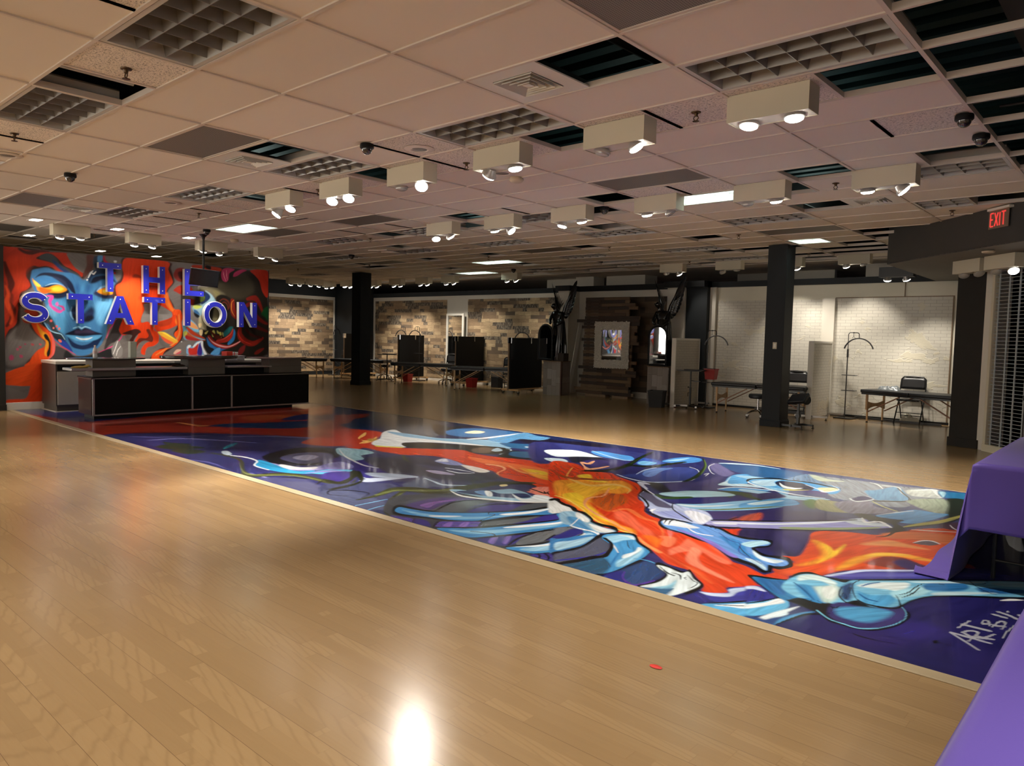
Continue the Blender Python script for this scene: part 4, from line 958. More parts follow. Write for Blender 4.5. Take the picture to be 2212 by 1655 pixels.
def stool(label, x, y, src=None):
    if src: return dup(src, (x, y, 0), 0, label)
    e = thing('rolling_stool', label, 'stool', (x, y, 0), R(20), 'rolling stools')
    MB().lathe([(.001, .37), (.15, .37), (.175, .39), (.18, .43), (.165, .455), (.001, .465)], 28).build('seat', M['vinyl'], e)
    MB().tube([(0, 0, .12), (0, 0, .38)], .022, 12).build('gas_lift', M['chrome'], e)
    b = MB()
    for k in range(5):
        a = 2 * PI * k / 5; b.tube([(.02 * math.cos(a), .02 * math.sin(a), .14), (.13 * math.cos(a), .13 * math.sin(a), .12), (.23 * math.cos(a), .23 * math.sin(a), .075)], [.02, .016, .012], 8)
    b.build('star_base', M['chrome'], e)
    for k in range(5): a = 2 * PI * k / 5; caster(e, .23 * math.cos(a), .23 * math.sin(a), .025)
    MB().tube([(.02, 0, .35), (.13, .03, .33)], .005, 6).build('lever', M['chrome'], e)
    return e
st = stool('black rolling stool half hidden by the left side of the near column', -1.03, 12.05)
stool('rolling stool under the massage tables right of the far column', -11.15, 13.35, st)
stool('rolling stool just right of the far column base', -13.95, 13.25, st)
stool('rolling stool behind the right end of the counter', -16.1, 10.8, st)
e = thing('arm_cushion', 'round black stool cushion leaning below the massage table behind the arm rest', 'cushion', (-.19, 12.25, .40), R(35))
c_ = MB().lathe([(.001, -.022), (.09, -.022), (.10, 0), (.09, .022), (.001, .022)], 24, axis=Vector((.4, -1, .25)).normalized()).build('pad', M['vinyl'], e)
MB().tube([(0, .02, -.02), (-.03, .1, -.12)], .02, 10).build('stem', M['birch'], e)
def bin_(name, label, cat, x, y, z, w0, w1, h, mt, ang=0):
    e = thing(name, label, cat, (x, y, z), R(ang))
    a, b = w0 / 2, w1 / 2
    vs = [(-a, -a, 0), (a, -a, 0), (a, a, 0), (-a, a, 0), (-b, -b, h), (b, -b, h), (b, b, h), (-b, b, h), (-b + .008, -b + .008, h), (b - .008, -b + .008, h), (b - .008, b - .008, h), (-b + .008, b - .008, h), (-a + .008, -a + .008, .01), (a - .008, -a + .008, .01), (a - .008, a - .008, .01), (-a + .008, a - .008, .01)]
    fs = [(0, 3, 2, 1)] + [(k, (k + 1) % 4, 4 + (k + 1) % 4, 4 + k) for k in range(4)] + [(4 + k, 4 + (k + 1) % 4, 8 + (k + 1) % 4, 8 + k) for k in range(4)] + [(8 + k, 8 + (k + 1) % 4, 12 + (k + 1) % 4, 12 + k) for k in range(4)] + [(12, 13, 14, 15)]
    MB().add(vs, fs).build('body', mt, e, bevel=.004)
    b += .006
    MB().box(-b, b, -b, -b + .012, h - .02, h).box(-b, b, b - .012, b, h - .02, h).box(-b, -b + .012, -b, b, h - .02, h).box(b - .012, b, -b, b, h - .02, h).build('rim', mt, e)
bin_('trash_bin', 'black plastic trash bin in front of the right statue plinth', 'trash bin', -3.38, 12.28, 0, .27, .33, .36, M['rubber'], 15)
bin_('sharps_bin', 'red square bin on the half-moon lamp tray in the left brick bay', 'bin', -2.50, 13.00, .63, .19, .24, .23, M['redbin'], 5)
bin_('red_bin', 'red bin under the massage table right of the far column', 'bin', -12.45, 12.95, .0, .19, .24, .24, M['redbin'], 5)
bin_('red_bin', 'red bin under the nearer massage table', 'bin', -9.75, 13.0, .0, .21, .25, .26, M['redbin'], 5)
tag(MB().box(-.13, .13, -.11, .11, 0, .30).build('storage_box', M['rubber'], loc=(-9.35, 13.62, 0), bevel=.005), 'black box on the floor below the nearer massage table', 'box')
tag(MB().box(-.10, .10, -.10, .10, 0, .22).build('storage_box', M['greydoor'], loc=(-9.0, 13.85, 0), bevel=.005), 'grey box on the floor beside the black box, left of the large partition', 'box')
MBx = MB()
# crumpled cloth on the massage table
def crumple(name, label, cat, loc, a, b, h, mt, seed, n=26, rz=0):
    rs = np.random.RandomState(seed); ph = rs.rand(8, 4) * 6.3; vs = []; fs = []
    for i in range(n + 1):
        for j in range(n + 1):
            u, v = -1 + 2 * i / n, -1 + 2 * j / n; r2 = max(abs(u), abs(v)); rr = math.hypot(u, v) or 1e-6; k = r2 / rr
            x, y = u * k, v * k; q = x * x + y * y
            w = sum(math.sin((2 + m * 1.3) * x * math.cos(ph[m, 0]) * 2 + (2 + m * 1.3) * y * math.sin(ph[m, 0]) * 2 + ph[m, 1]) / (1 + m * .4) for m in range(8)) / 4
            z = h * (1 - q ** 2) * (.62 + .38 * w); vs.append((x * a * (1 + .08 * w), y * b * (1 + .1 * w), max(z, .002)))
    for i in range(n):
        for j in range(n): c = i * (n + 1) + j; fs.append((c, c + n + 1, c + n + 2, c + 1))
    o = MB().add(vs, fs, True).build(name, mt, loc=loc, rz=rz, sharp=80); return tag(o, label, cat)
crumple('crumpled_cloth', 'crumpled silvery grey cloth on the massage table by the right brick wall', 'cloth', (.98, 13.22, .621), .20, .13, .12, mat('silvery_cloth', (.17, .19, .20), .3, spec=.7), 3)
crumple('crumpled_wrap', 'small brown patterned wrap on the massage table left of the near column', 'cloth', (-1.10, 12.75, .621), .16, .11, .06, mat('brown_wrap', (.25, .15, .11), .5, nz=.6, nsc=50), 5)
crumple('plastic_bag', 'crinkled clear plastic bag on the floor behind the folding chair', 'bag', (1.22, 13.74, .002), .18, .09, .20, mat('clear_bag', (.55, .52, .42), .25), 9)
crumple('paper_scrap', 'small red crumpled scrap lying on the near wooden floor', 'scrap', (3.20, 1.16, .001), .03, .018, .008, mat('red_scrap', (.6, .03, .02), .5), 4, 8)
# black bars on the floor along the brick walls
tag(MB().box(-.78, .78, -.02, .02, .03, .065).build('floor_bar', M['blackmetal'], loc=(1.02, 13.62, -.03), rz=R(-6)), 'long black metal bar lying on the floor behind the right massage table', 'metal bar')
tag(MB().box(-.6, .6, -.03, .03, .0, .05).build('floor_bar', M['blackmetal'], loc=(-1.15, 13.6, 0), rz=R(2)), 'long black bar lying on the floor in the left brick bay', 'metal bar')
m = MB(); m.tube([(x, 13.55 + .06 * math.sin(x * 9) + .03 * math.sin(x * 23), .006) for x in [1.4 + .03 * k for k in range(20)]], .004, 5)
tag(m.build('power_cable', M['rubber']), 'black cable snaking along the floor by the right brick wall', 'cable')
m = MB(); m.tube([(.15 + .02 * k, 13.5 + .05 * math.sin(k * .8), .006 + (.0)) for k in range(24)], .004, 5)
tag(m.build('power_cable', M['rubber']), 'black cable running from the lamp base to the right brick wall massage table', 'cable')

# ------------------------------------------------------------------ statues, plinths, mirrors
def feather(mb, a, b, w, t=.012, nrm=(0, -1, 0)):
    a, b = Vector(a), Vector(b); d = b - a; L = d.length; d.normalize(); n = Vector(nrm); s_ = d.cross(n).normalized(); n = s_.cross(d)
    prof = [(0, .35), (.15, .8), (.4, 1), (.7, .95), (.9, .65), (1, .08)]
    vs = []
    for f, k in prof:
        p = a + d * L * f
        for i, j in ((-1, 0), (-.5, -.6), (0, -1), (.5, -.6), (1, 0), (0, .5)): vs.append(p + s_ * i * w * k / 2 + n * j * t * k)
    fs = []
    for q in range(len(prof) - 1):
        for k in range(6): fs.append((q * 6 + k, q * 6 + (k + 1) % 6, (q + 1) * 6 + (k + 1) % 6, (q + 1) * 6 + k))
    fs += [tuple(reversed(range(6))), tuple((len(prof) - 1) * 6 + k for k in range(6))]
    mb.add(vs, fs, True)
def skin_body(name, pts, edges, rad, mt, parent, sub=2):
    me = bpy.data.meshes.new(name); me.from_pydata(pts, edges, []); o = bpy.data.objects.new(name, me); COL.objects.link(o); o.parent = parent; me.materials.append(mt)
    s_ = o.modifiers.new('skin', 'SKIN'); s_.use_smooth_shade = True
    for v, r_ in zip(me.skin_vertices[0].data, rad): v.radius = (r_, r_) if not isinstance(r_, tuple) else r_
    me.skin_vertices[0].data[0].use_root = True
    q = o.modifiers.new('sub', 'SUBSURF'); q.levels = sub; q.render_levels = sub
    return o
def statue(label, x, y, src=None):
    if src: return dup(src, (x, y, .86), 0, label)
    e = thing('winged_statue', label, 'statue', (x, y, .86), 0, 'glossy black winged statues')
    # body: pelvis, chest, neck, head bowed to the left, arms folded forward
    P_ = [(0, 0, .72), (-.01, 0, .92), (-.02, -.01, 1.10), (-.04, -.02, 1.24), (-.07, -.05, 1.33), (-.11, -.09, 1.40), (-.17, -.03, 1.20), (-.19, -.12, 1.02), (-.10, -.2, .93), (.12, .0, 1.20), (.17, -.07, 1.0), (.06, -.17, .90), (-.06, 0, .40), (-.07, -.01, .04), (.07, 0, .40), (.08, -.01, .04), (-.13, -.12, 1.44)]
    E_ = [(0, 1), (1, 2), (2, 3), (3, 4), (4, 5), (5, 16), (2, 6), (6, 7), (7, 8), (2, 9), (9, 10), (10, 11), (0, 12), (12, 13), (0, 14), (14, 15)]
    rad = [(.14, .11), (.11, .09), (.15, .11), (.06, .06), (.055, .055), (.08, .09), .055, .045, .035, .055, .045, .035, .10, .07, .10, .07, .05]
    skin_body('body', P_, E_, rad, M['gloss'], e)
    # face details
    f = MB().lathe([(.001, -.012), (.012, 0), (.001, .02)], 8, (-.14, -.175, 1.40)).lathe([(.001, -.006), (.018, 0), (.001, .006)], 8, (-.135, -.165, 1.372))
    f.build('face_features', M['gloss'], e)
    # hanging drapery with vertical folds
    n = 48; vs = []; rows_ = 14
    for r_ in range(rows_ + 1):
        z = 1.06 - r_ / rows_ * 1.05; base = .155 + .05 * math.sin(r_ / rows_ * 2.2) - (.02 if r_ == 0 else 0)
        for k in range(n):
            a = 2 * PI * k / n; rr = base * (1 + (.10 * math.sin(a * 9 + r_ * .12) + .05 * math.sin(a * 17 + 1)) * (.25 + r_ / rows_))
            vs.append((rr * math.cos(a) * 1.05 + .01, rr * math.sin(a) * .8, z))
    fs = [(r_ * n + k, (r_ + 1) * n + k, (r_ + 1) * n + (k + 1) % n, r_ * n + (k + 1) % n) for r_ in range(rows_) for k in range(n)]
    MB().add(vs, fs, True).build('drapery', M['gloss'], e, sharp=80)
    # right wing, wide to the viewer
    w = MB(); hinge = Vector((.08, .08, 1.18))
    outer = [(.45, 2.03), (.44, 1.90), (.43, 1.78), (.40, 1.66), (.375, 1.54), (.35, 1.44), (.32, 1.35), (.28, 1.27), (.23, 1.20), (.17, 1.13)]
    wrist = [(.19, 1.46), (.20, 1.44), (.20, 1.41), (.20, 1.38), (.19, 1.34), (.18, 1.30), (.16, 1.26), (.14, 1.22), (.12, 1.18), (.10, 1.14)]
    for k, ((ox, oz), (wx, wz)) in enumerate(zip(outer, wrist)): feather(w, (wx, .10 - k * .004, wz), (ox, .13 + .004 * k, oz), .12, .016)
    for k in range(8):
        t = k / 7; feather(w, (.10 + .06 * t, .085, 1.24 + .18 * t), (.26 + .10 * t, .10, 1.24 + .36 * t), .075, .016)
    for k in range(7):
        t = k / 6; feather(w, (.07 + .06 * t, .07, 1.20 + .20 * t), (.17 + .10 * t, .08, 1.25 + .27 * t), .07, .018)
    w.tube([(.05, .07, 1.08), (.10, .08, 1.22), (.13, .09, 1.36), (.19, .10, 1.50), (.28, .12, 1.70)], [.05, .05, .045, .035, .015], 10)
    w.build('wing', M['gloss'], e)
    # left wing, seen nearly edge on
    w = MB()
    for k in range(9):
        t = k / 8; feather(w, (-.12 + .01 * t, .08 + .05 * t, 1.30 + .04 * (1 - t)), (-.33 + .11 * t, .10 + .38 * t, 1.99 - .48 * t), .075, .013, (-.9, -.45, 0))
    for k in range(6):
        t = k / 5; feather(w, (-.08, .06 + .04 * t, 1.20), (-.21 + .05 * t, .09 + .2 * t, 1.66 - .2 * t), .07, .015, (-.9, -.45, 0))
    w.tube([(-.03, .07, 1.08), (-.09, .08, 1.25), (-.15, .09, 1.45), (-.21, .10, 1.66)], [.05, .055, .04, .015], 10)
    w.build('wing', M['gloss'], e)
    return e
s_a = statue('glossy black winged statue at right, above the arched mirror by the brick partition', -3.78, 13.12)
statue('glossy black winged statue at left, beside the wallpapered wall', -6.80, 13.12, s_a)
def plinth(label, x, y, ang, w=.5, d=.5, h=.86):
    e = thing('statue_plinth', label, 'plinth', (x, y, 0), R(ang), 'boarded statue plinths')
    MB().box(-w / 2, w / 2, -d / 2, d / 2, .0, h - .02).build('body', M['crate'], e, bevel=.004)
    MB().box(-w / 2 - .01, w / 2 + .01, -d / 2 - .01, d / 2 + .01, h - .02, h).build('top_board', M['mdf'], e)
    MB().box(w / 2, w / 2 + .03, -d / 2, -d / 2 + .04, 0, h - .02).build('corner_post', mat('dark_red_post', (.06, .02, .012), .5) if x < -5 else M['crate'], e)
plinth('whitewashed board plinth under the left statue', -6.80, 13.10, 8)
plinth('whitewashed board plinth under the right statue, behind the trash bin', -3.72, 13.06, 2)
tag(MB().box(-.10, .10, -.10, .10, 0, .20).build('wall_box', mat('dark_wood_box', (.03, .018, .012), .6), loc=(-6.52, 12.98, .861)), 'small dark wooden box right of the left arched mirror', 'box')
def arched_mirror(label, x, y, z, ang, w=.5, h=.92, tilt=0):
    e = thing('arched_mirror', label, 'mirror', (x, y, z), R(ang), 'arched mirrors with scalloped black frames')
    a = w / 2; hs = h - a
    inn = [(-a + .045, .045), (a - .045, .045)] + [((a - .045) * math.cos(R(t)), hs + (a - .045) * math.sin(R(t))) for t in range(0, 181, 10)]
    MB().prism(inn, .004, (0, 0, 0), Matrix(((1, 0, 0), (0, 0, -1), (0, 1, 0)))).build('glass', M['mirror'], e)
    path = [(-a + .03, .03)] + [(-a + .03 + (w - .06) * k / 8, .03) for k in range(1, 8)] + [(a - .03, .03)] + [(a - .03, .03 + (hs - .03) * k / 8) for k in range(1, 8)] + [((a - .03) * math.cos(R(t)), hs + (a - .03) * math.sin(R(t))) for t in range(0, 181, 9)] + [(-a + .03, hs - (hs - .03) * k / 8) for k in range(1, 8)]
    b = MB().tube([(p[0], -.006, p[1]) for p in path], .022, 8, closed=True)
    # scallops
    Lc = 0; prev = path[-1]; ring = []
    pts = path + [path[0]]
    for k in range(len(pts) - 1):
        p, q = pts[k], pts[k + 1]; d = math.hypot(q[0] - p[0], q[1] - p[1]); m_ = max(1, round(d / .034))
        for i in range(m_): ring.append((p[0] + (q[0] - p[0]) * i / m_, p[1] + (q[1] - p[1]) * i / m_))
    cx, cz = 0, h * .5
    for px_, pz in ring:
        dx = px_ / a; dz = (pz - cz) / (h / 2); n_ = math.hypot(dx, dz) or 1; ex, ez = (dx, dz)
        if abs(px_) > a - .04 and pz < hs: ex, ez = (1 if px_ > 0 else -1), 0
        elif pz < .05: ex, ez = 0, -1
        else: ex, ez = px_ / math.hypot(px_, pz - hs), (pz - hs) / math.hypot(px_, pz - hs)
        b.lathe([(.001, -.014), (.013, -.007), (.015, 0), (.013, .007), (.001, .014)], 8, (px_ + ex * .022, -.006, pz + ez * .022))
    b.build('frame', M['black'], e)
    MB().box(-a + .05, a - .05, .002, .02, .05, hs).build('backing', M['black'], e)
arched_mirror('arched mirror with scalloped black frame below the left statue', -6.93, 12.78, .87, -6, .54, .92)
arched_mirror('arched mirror with scalloped black frame below the right statue', -3.70, 12.77, .865, 1, .50, .92)
e = thing('leaning_board', 'white folded board leaning against the wall behind the left statue', 'board', (-6.66, 13.42, 0))
MB().beam((0, 0, 0), (.02, .45, 1.95), .14, .02, (1, 0, 0)).build('board', M['plastic_white'], e)

# pallet feature wall: boards of random length
rs = random.Random(5); e = thing('pallet_wall', 'freestanding wall of stacked dark reclaimed boards holding a white framed mirror', 'wood wall', (-5.45, 13.52, 0))
m = MB(); cols = []; z = .06; pal = [(.10, .055, .028), (.055, .030, .018), (.17, .10, .05), (.23, .145, .075), (.04, .024, .016), (.13, .075, .04)]
while z < 2.44:
    h_ = .078; x = -.84 + rs.choice([0, 0, .0, -.06, -.14, .02, -.22]) * 1.0; xe = .60 + rs.choice([0, .06, .14, -.1, .0, .2])
    if z < .5: x -= .05; xe -= .05
    if z > 1.95: x = -.80
    segs = [x]; 
    while segs[-1] < xe - .25: segs.append(min(xe, segs[-1] + rs.uniform(.4, .95)))
    if len(segs) < 2 or segs[-1] < xe: segs.append(xe)
    for a, b in zip(segs[:-1], segs[1:]):
        dpt = rs.uniform(.0, .018); m.box(a + .001, b - .001, -dpt, .03, z, z + h_ - .004); cols += [rs.choice(pal)] * 6
    z += h_
o = MB.build(m, 'boards', None or M['mdf'], e)
me = o.data; ca = me.color_attributes.new('paint', 'FLOAT_COLOR', 'CORNER')
arr = np.ones((len(me.loops), 4), dtype=np.float32); k = 0
for p_, c in zip(me.polygons, cols):
    for li in p_.loop_indices: arr[li, :3] = c
ca.data.foreach_set('color', arr.ravel())
t = NT('reclaimed_boards'); a = t.n('ShaderNodeAttribute', attribute_name='paint'); f = t.noise(t.map(t.obj(), (2, 2, 26)), 3.0, 5.0, .7, .5)
t.base(t.mix(t.math('MULTIPLY', f, .75), a.outputs[0], (.02, .012, .008))); t.p(Roughness=.7); me.materials[0] = t.m
MB().box(-.78, -.70, .03, .07, .06, 2.4).box(.38, .46, .03, .07, .06, 2.4).box(-.2, -.12, .03, .07, .06, 2.4).build('back_studs', M['mdf'], e)
MB().box(-.72, -.1, -.04, .16, 0, .055).box(.1, .55, -.04, .16, 0, .055).build('feet', M['mdf'], e)
# pebbled white mirror
e = thing('white_mirror', 'rectangular mirror with wide white petal-textured frame on the board wall', 'mirror', (-5.385, 13.455, 1.30), R(2.7))
MB().box(-.30, .30, -.002, .004, -.38, .38).build('glass', M['mirror'], e)
rn = np.random.RandomState(2); m = MB()
xs = []
for i in range(28):
    for j in range(33):
        x = -.49 + .98 * (i + .5) / 28; zz = -.575 + 1.15 * (j + .5) / 33
        if abs(x) < .285 and abs(zz) < .365: continue
        x += rn.uniform(-.01, .01); zz += rn.uniform(-.01, .01); r_ = rn.uniform(.017, .025)
        an = rn.uniform(0, 6.28); ax = Vector((math.cos(an) * .6, -1, math.sin(an) * .6)).normalized()
        m.lathe([(r_ * .5, 0), (r_, .008), (r_ * .9, .018), (r_ * .3, .013)], 6, (x, -.02 + rn.uniform(-.006, .006), zz), axis=ax)
m.box(-.48, -.29, -.02, .01, -.565, .565).box(.29, .48, -.02, .01, -.565, .565).box(-.29, .29, -.02, .01, -.565, -.37).box(-.29, .29, -.02, .01, .37, .565)
m.build('frame', mat('white_petal_plaster', (.62, .58, .51), .7), e)
# narrow tall mirror between wallpaper panels
e = thing('narrow_mirror', 'tall narrow white framed mirror between the two wallpapered boards', 'mirror', (-11.56, 14.06, .25), R(-7))
MB().box(-.36, .36, -.004, .004, .02, 1.80).build('glass', M['mirror'], e)
MB().box(-.44, -.36, -.02, .02, 0, 1.86).box(.36, .44, -.02, .02, 0, 1.86).box(-.36, .36, -.02, .02, 1.80, 1.86).box(-.36, .36, -.02, .02, 0, .03).build('frame', M['plastic_white'], e, bevel=.004)
struct(MB().box(-12.1, -11.0, 13.9, 14.15, 0, .08).box(-12.0, -11.1, 14.0, 14.15, .08, .16).build('trim_35', M['whitewall']))

# ------------------------------------------------------------------ purple covered tables
def folding_table(label, x0, x1, y0, y1):
    e = thing('folding_table', label, 'table', ((x0 + x1) / 2, (y0 + y1) / 2, 0)); a, b = (x1 - x0) / 2 - .01, (y1 - y0) / 2 - .01
    MB().box(-a, a, -b, b, .705, .745).build('table_top', M['plastic_white'], e, bevel=.006)
    for s_ in (-1, 1):
        y = s_ * (b - .25)
        MB().tube([(-a + .06, y, 0), (-a + .06, y, .70)], .013, 8).build('leg', M['blackmetal'], e)
        MB().tube([(a - .06, y, 0), (a - .06, y, .70)], .013, 8).build('leg', M['blackmetal'], e)
        MB().tube([(-a + .06, y, .12), (a - .06, y, .12)], .010, 8).tube([(0, y, .12), (0, y * .35, .70)], .008, 8).build('crossbar', M['blackmetal'], e)
folding_table('folding table hidden under the purple cloth at the right edge', 4.0, 4.76, 3.5, 5.33)
folding_table('folding table under the purple cloth in the bottom right corner', 4.58, 5.34, -.55, 1.32)
def cloth(label, x0, x1, y0, y1, left_floor=True):
    # grid over the table: u across x, v along y; drop profile outside the top edges
    zt = .752; vs = []; nx, ny = 90, 150; Lw, Rw, Fr, Bk = (.98, .35, .40, .4) if left_floor else (.34, .34, .34, .34)
    us = np.linspace(x0 - Lw, x1 + Rw, nx); vv = np.linspace(y0 - Fr, y1 + Bk, ny)
    for v in vv:
        for u in us:
            dx = (x0 - u) if u < x0 else ((u - x1) if u > x1 else 0); dy = (y0 - v) if v < y0 else ((v - y1) if v > y1 else 0)
            sx = -1 if u < x0 else 1; sy = -1 if v < y0 else 1
            cx, cy = min(max(u, x0), x1), min(max(v, y0), y1)
            r = .014
            d = math.hypot(dx, dy) if (dx and dy) else dx + dy
            z = zt; ox = oy = 0
            if d > 0:
                if dx and dy:      # corner: the cloth folds into one hanging ear
                    drop = max(dx, dy) + .30 * min(dx, dy); m_ = min(dx, dy)
                    ox = sx * (.012 + m_ * .34 + dx * .05); oy = sy * (.010 + m_ * .10)
                    if left_floor and sx < 0: ox = -(.015 + dx * .13 + m_ * .10); oy = sy * (.012 - .0 * m_) + (m_ * .55 if sy < 0 else 0) * (dx / Lw)
                else:
                    drop = d; fold = math.sin((u if dy else v) * 8.3 + 1.3) * .5 + math.sin((u if dy else v) * 3.7) * .5
                    ox = sx * (.010 + (.13 if (left_floor and sx < 0) else .03) * dx) if dx else 0; oy = sy * (.010 + .03 * dy) if dy else 0
                    am = .016 * min(1, drop / .3)
                    if dx: ox += am * fold
                    if dy: oy += am * fold
                z = zt - drop
                if z < .006:
                    ex = .006 - z; z = .008 + .005 * (1 + math.sin(v * 9 + u * 5)); ox += sx * min(ex, .2) * .8
            vs.append((cx + ox, cy + oy, z))
    fs = [(j * nx + i, j * nx + i + 1, (j + 1) * nx + i + 1, (j + 1) * nx + i) for j in range(ny - 1) for i in range(nx - 1)]
    o = MB().add(vs, fs, True).build('tablecloth', M['purple'], sharp=180)
    s_ = o.modifiers.new('s', 'SOLIDIFY'); s_.thickness = .0025; s_.offset = 1
    return tag(o, label, 'tablecloth', 'purple tablecloths')
cloth('purple tablecloth draping to the floor from the table at the right edge', 3.99, 4.77, 3.49, 5.34, True)
cloth('bright purple tablecloth in the bottom right corner of the photo', 4.57, 5.35, -.56, 1.33, False)
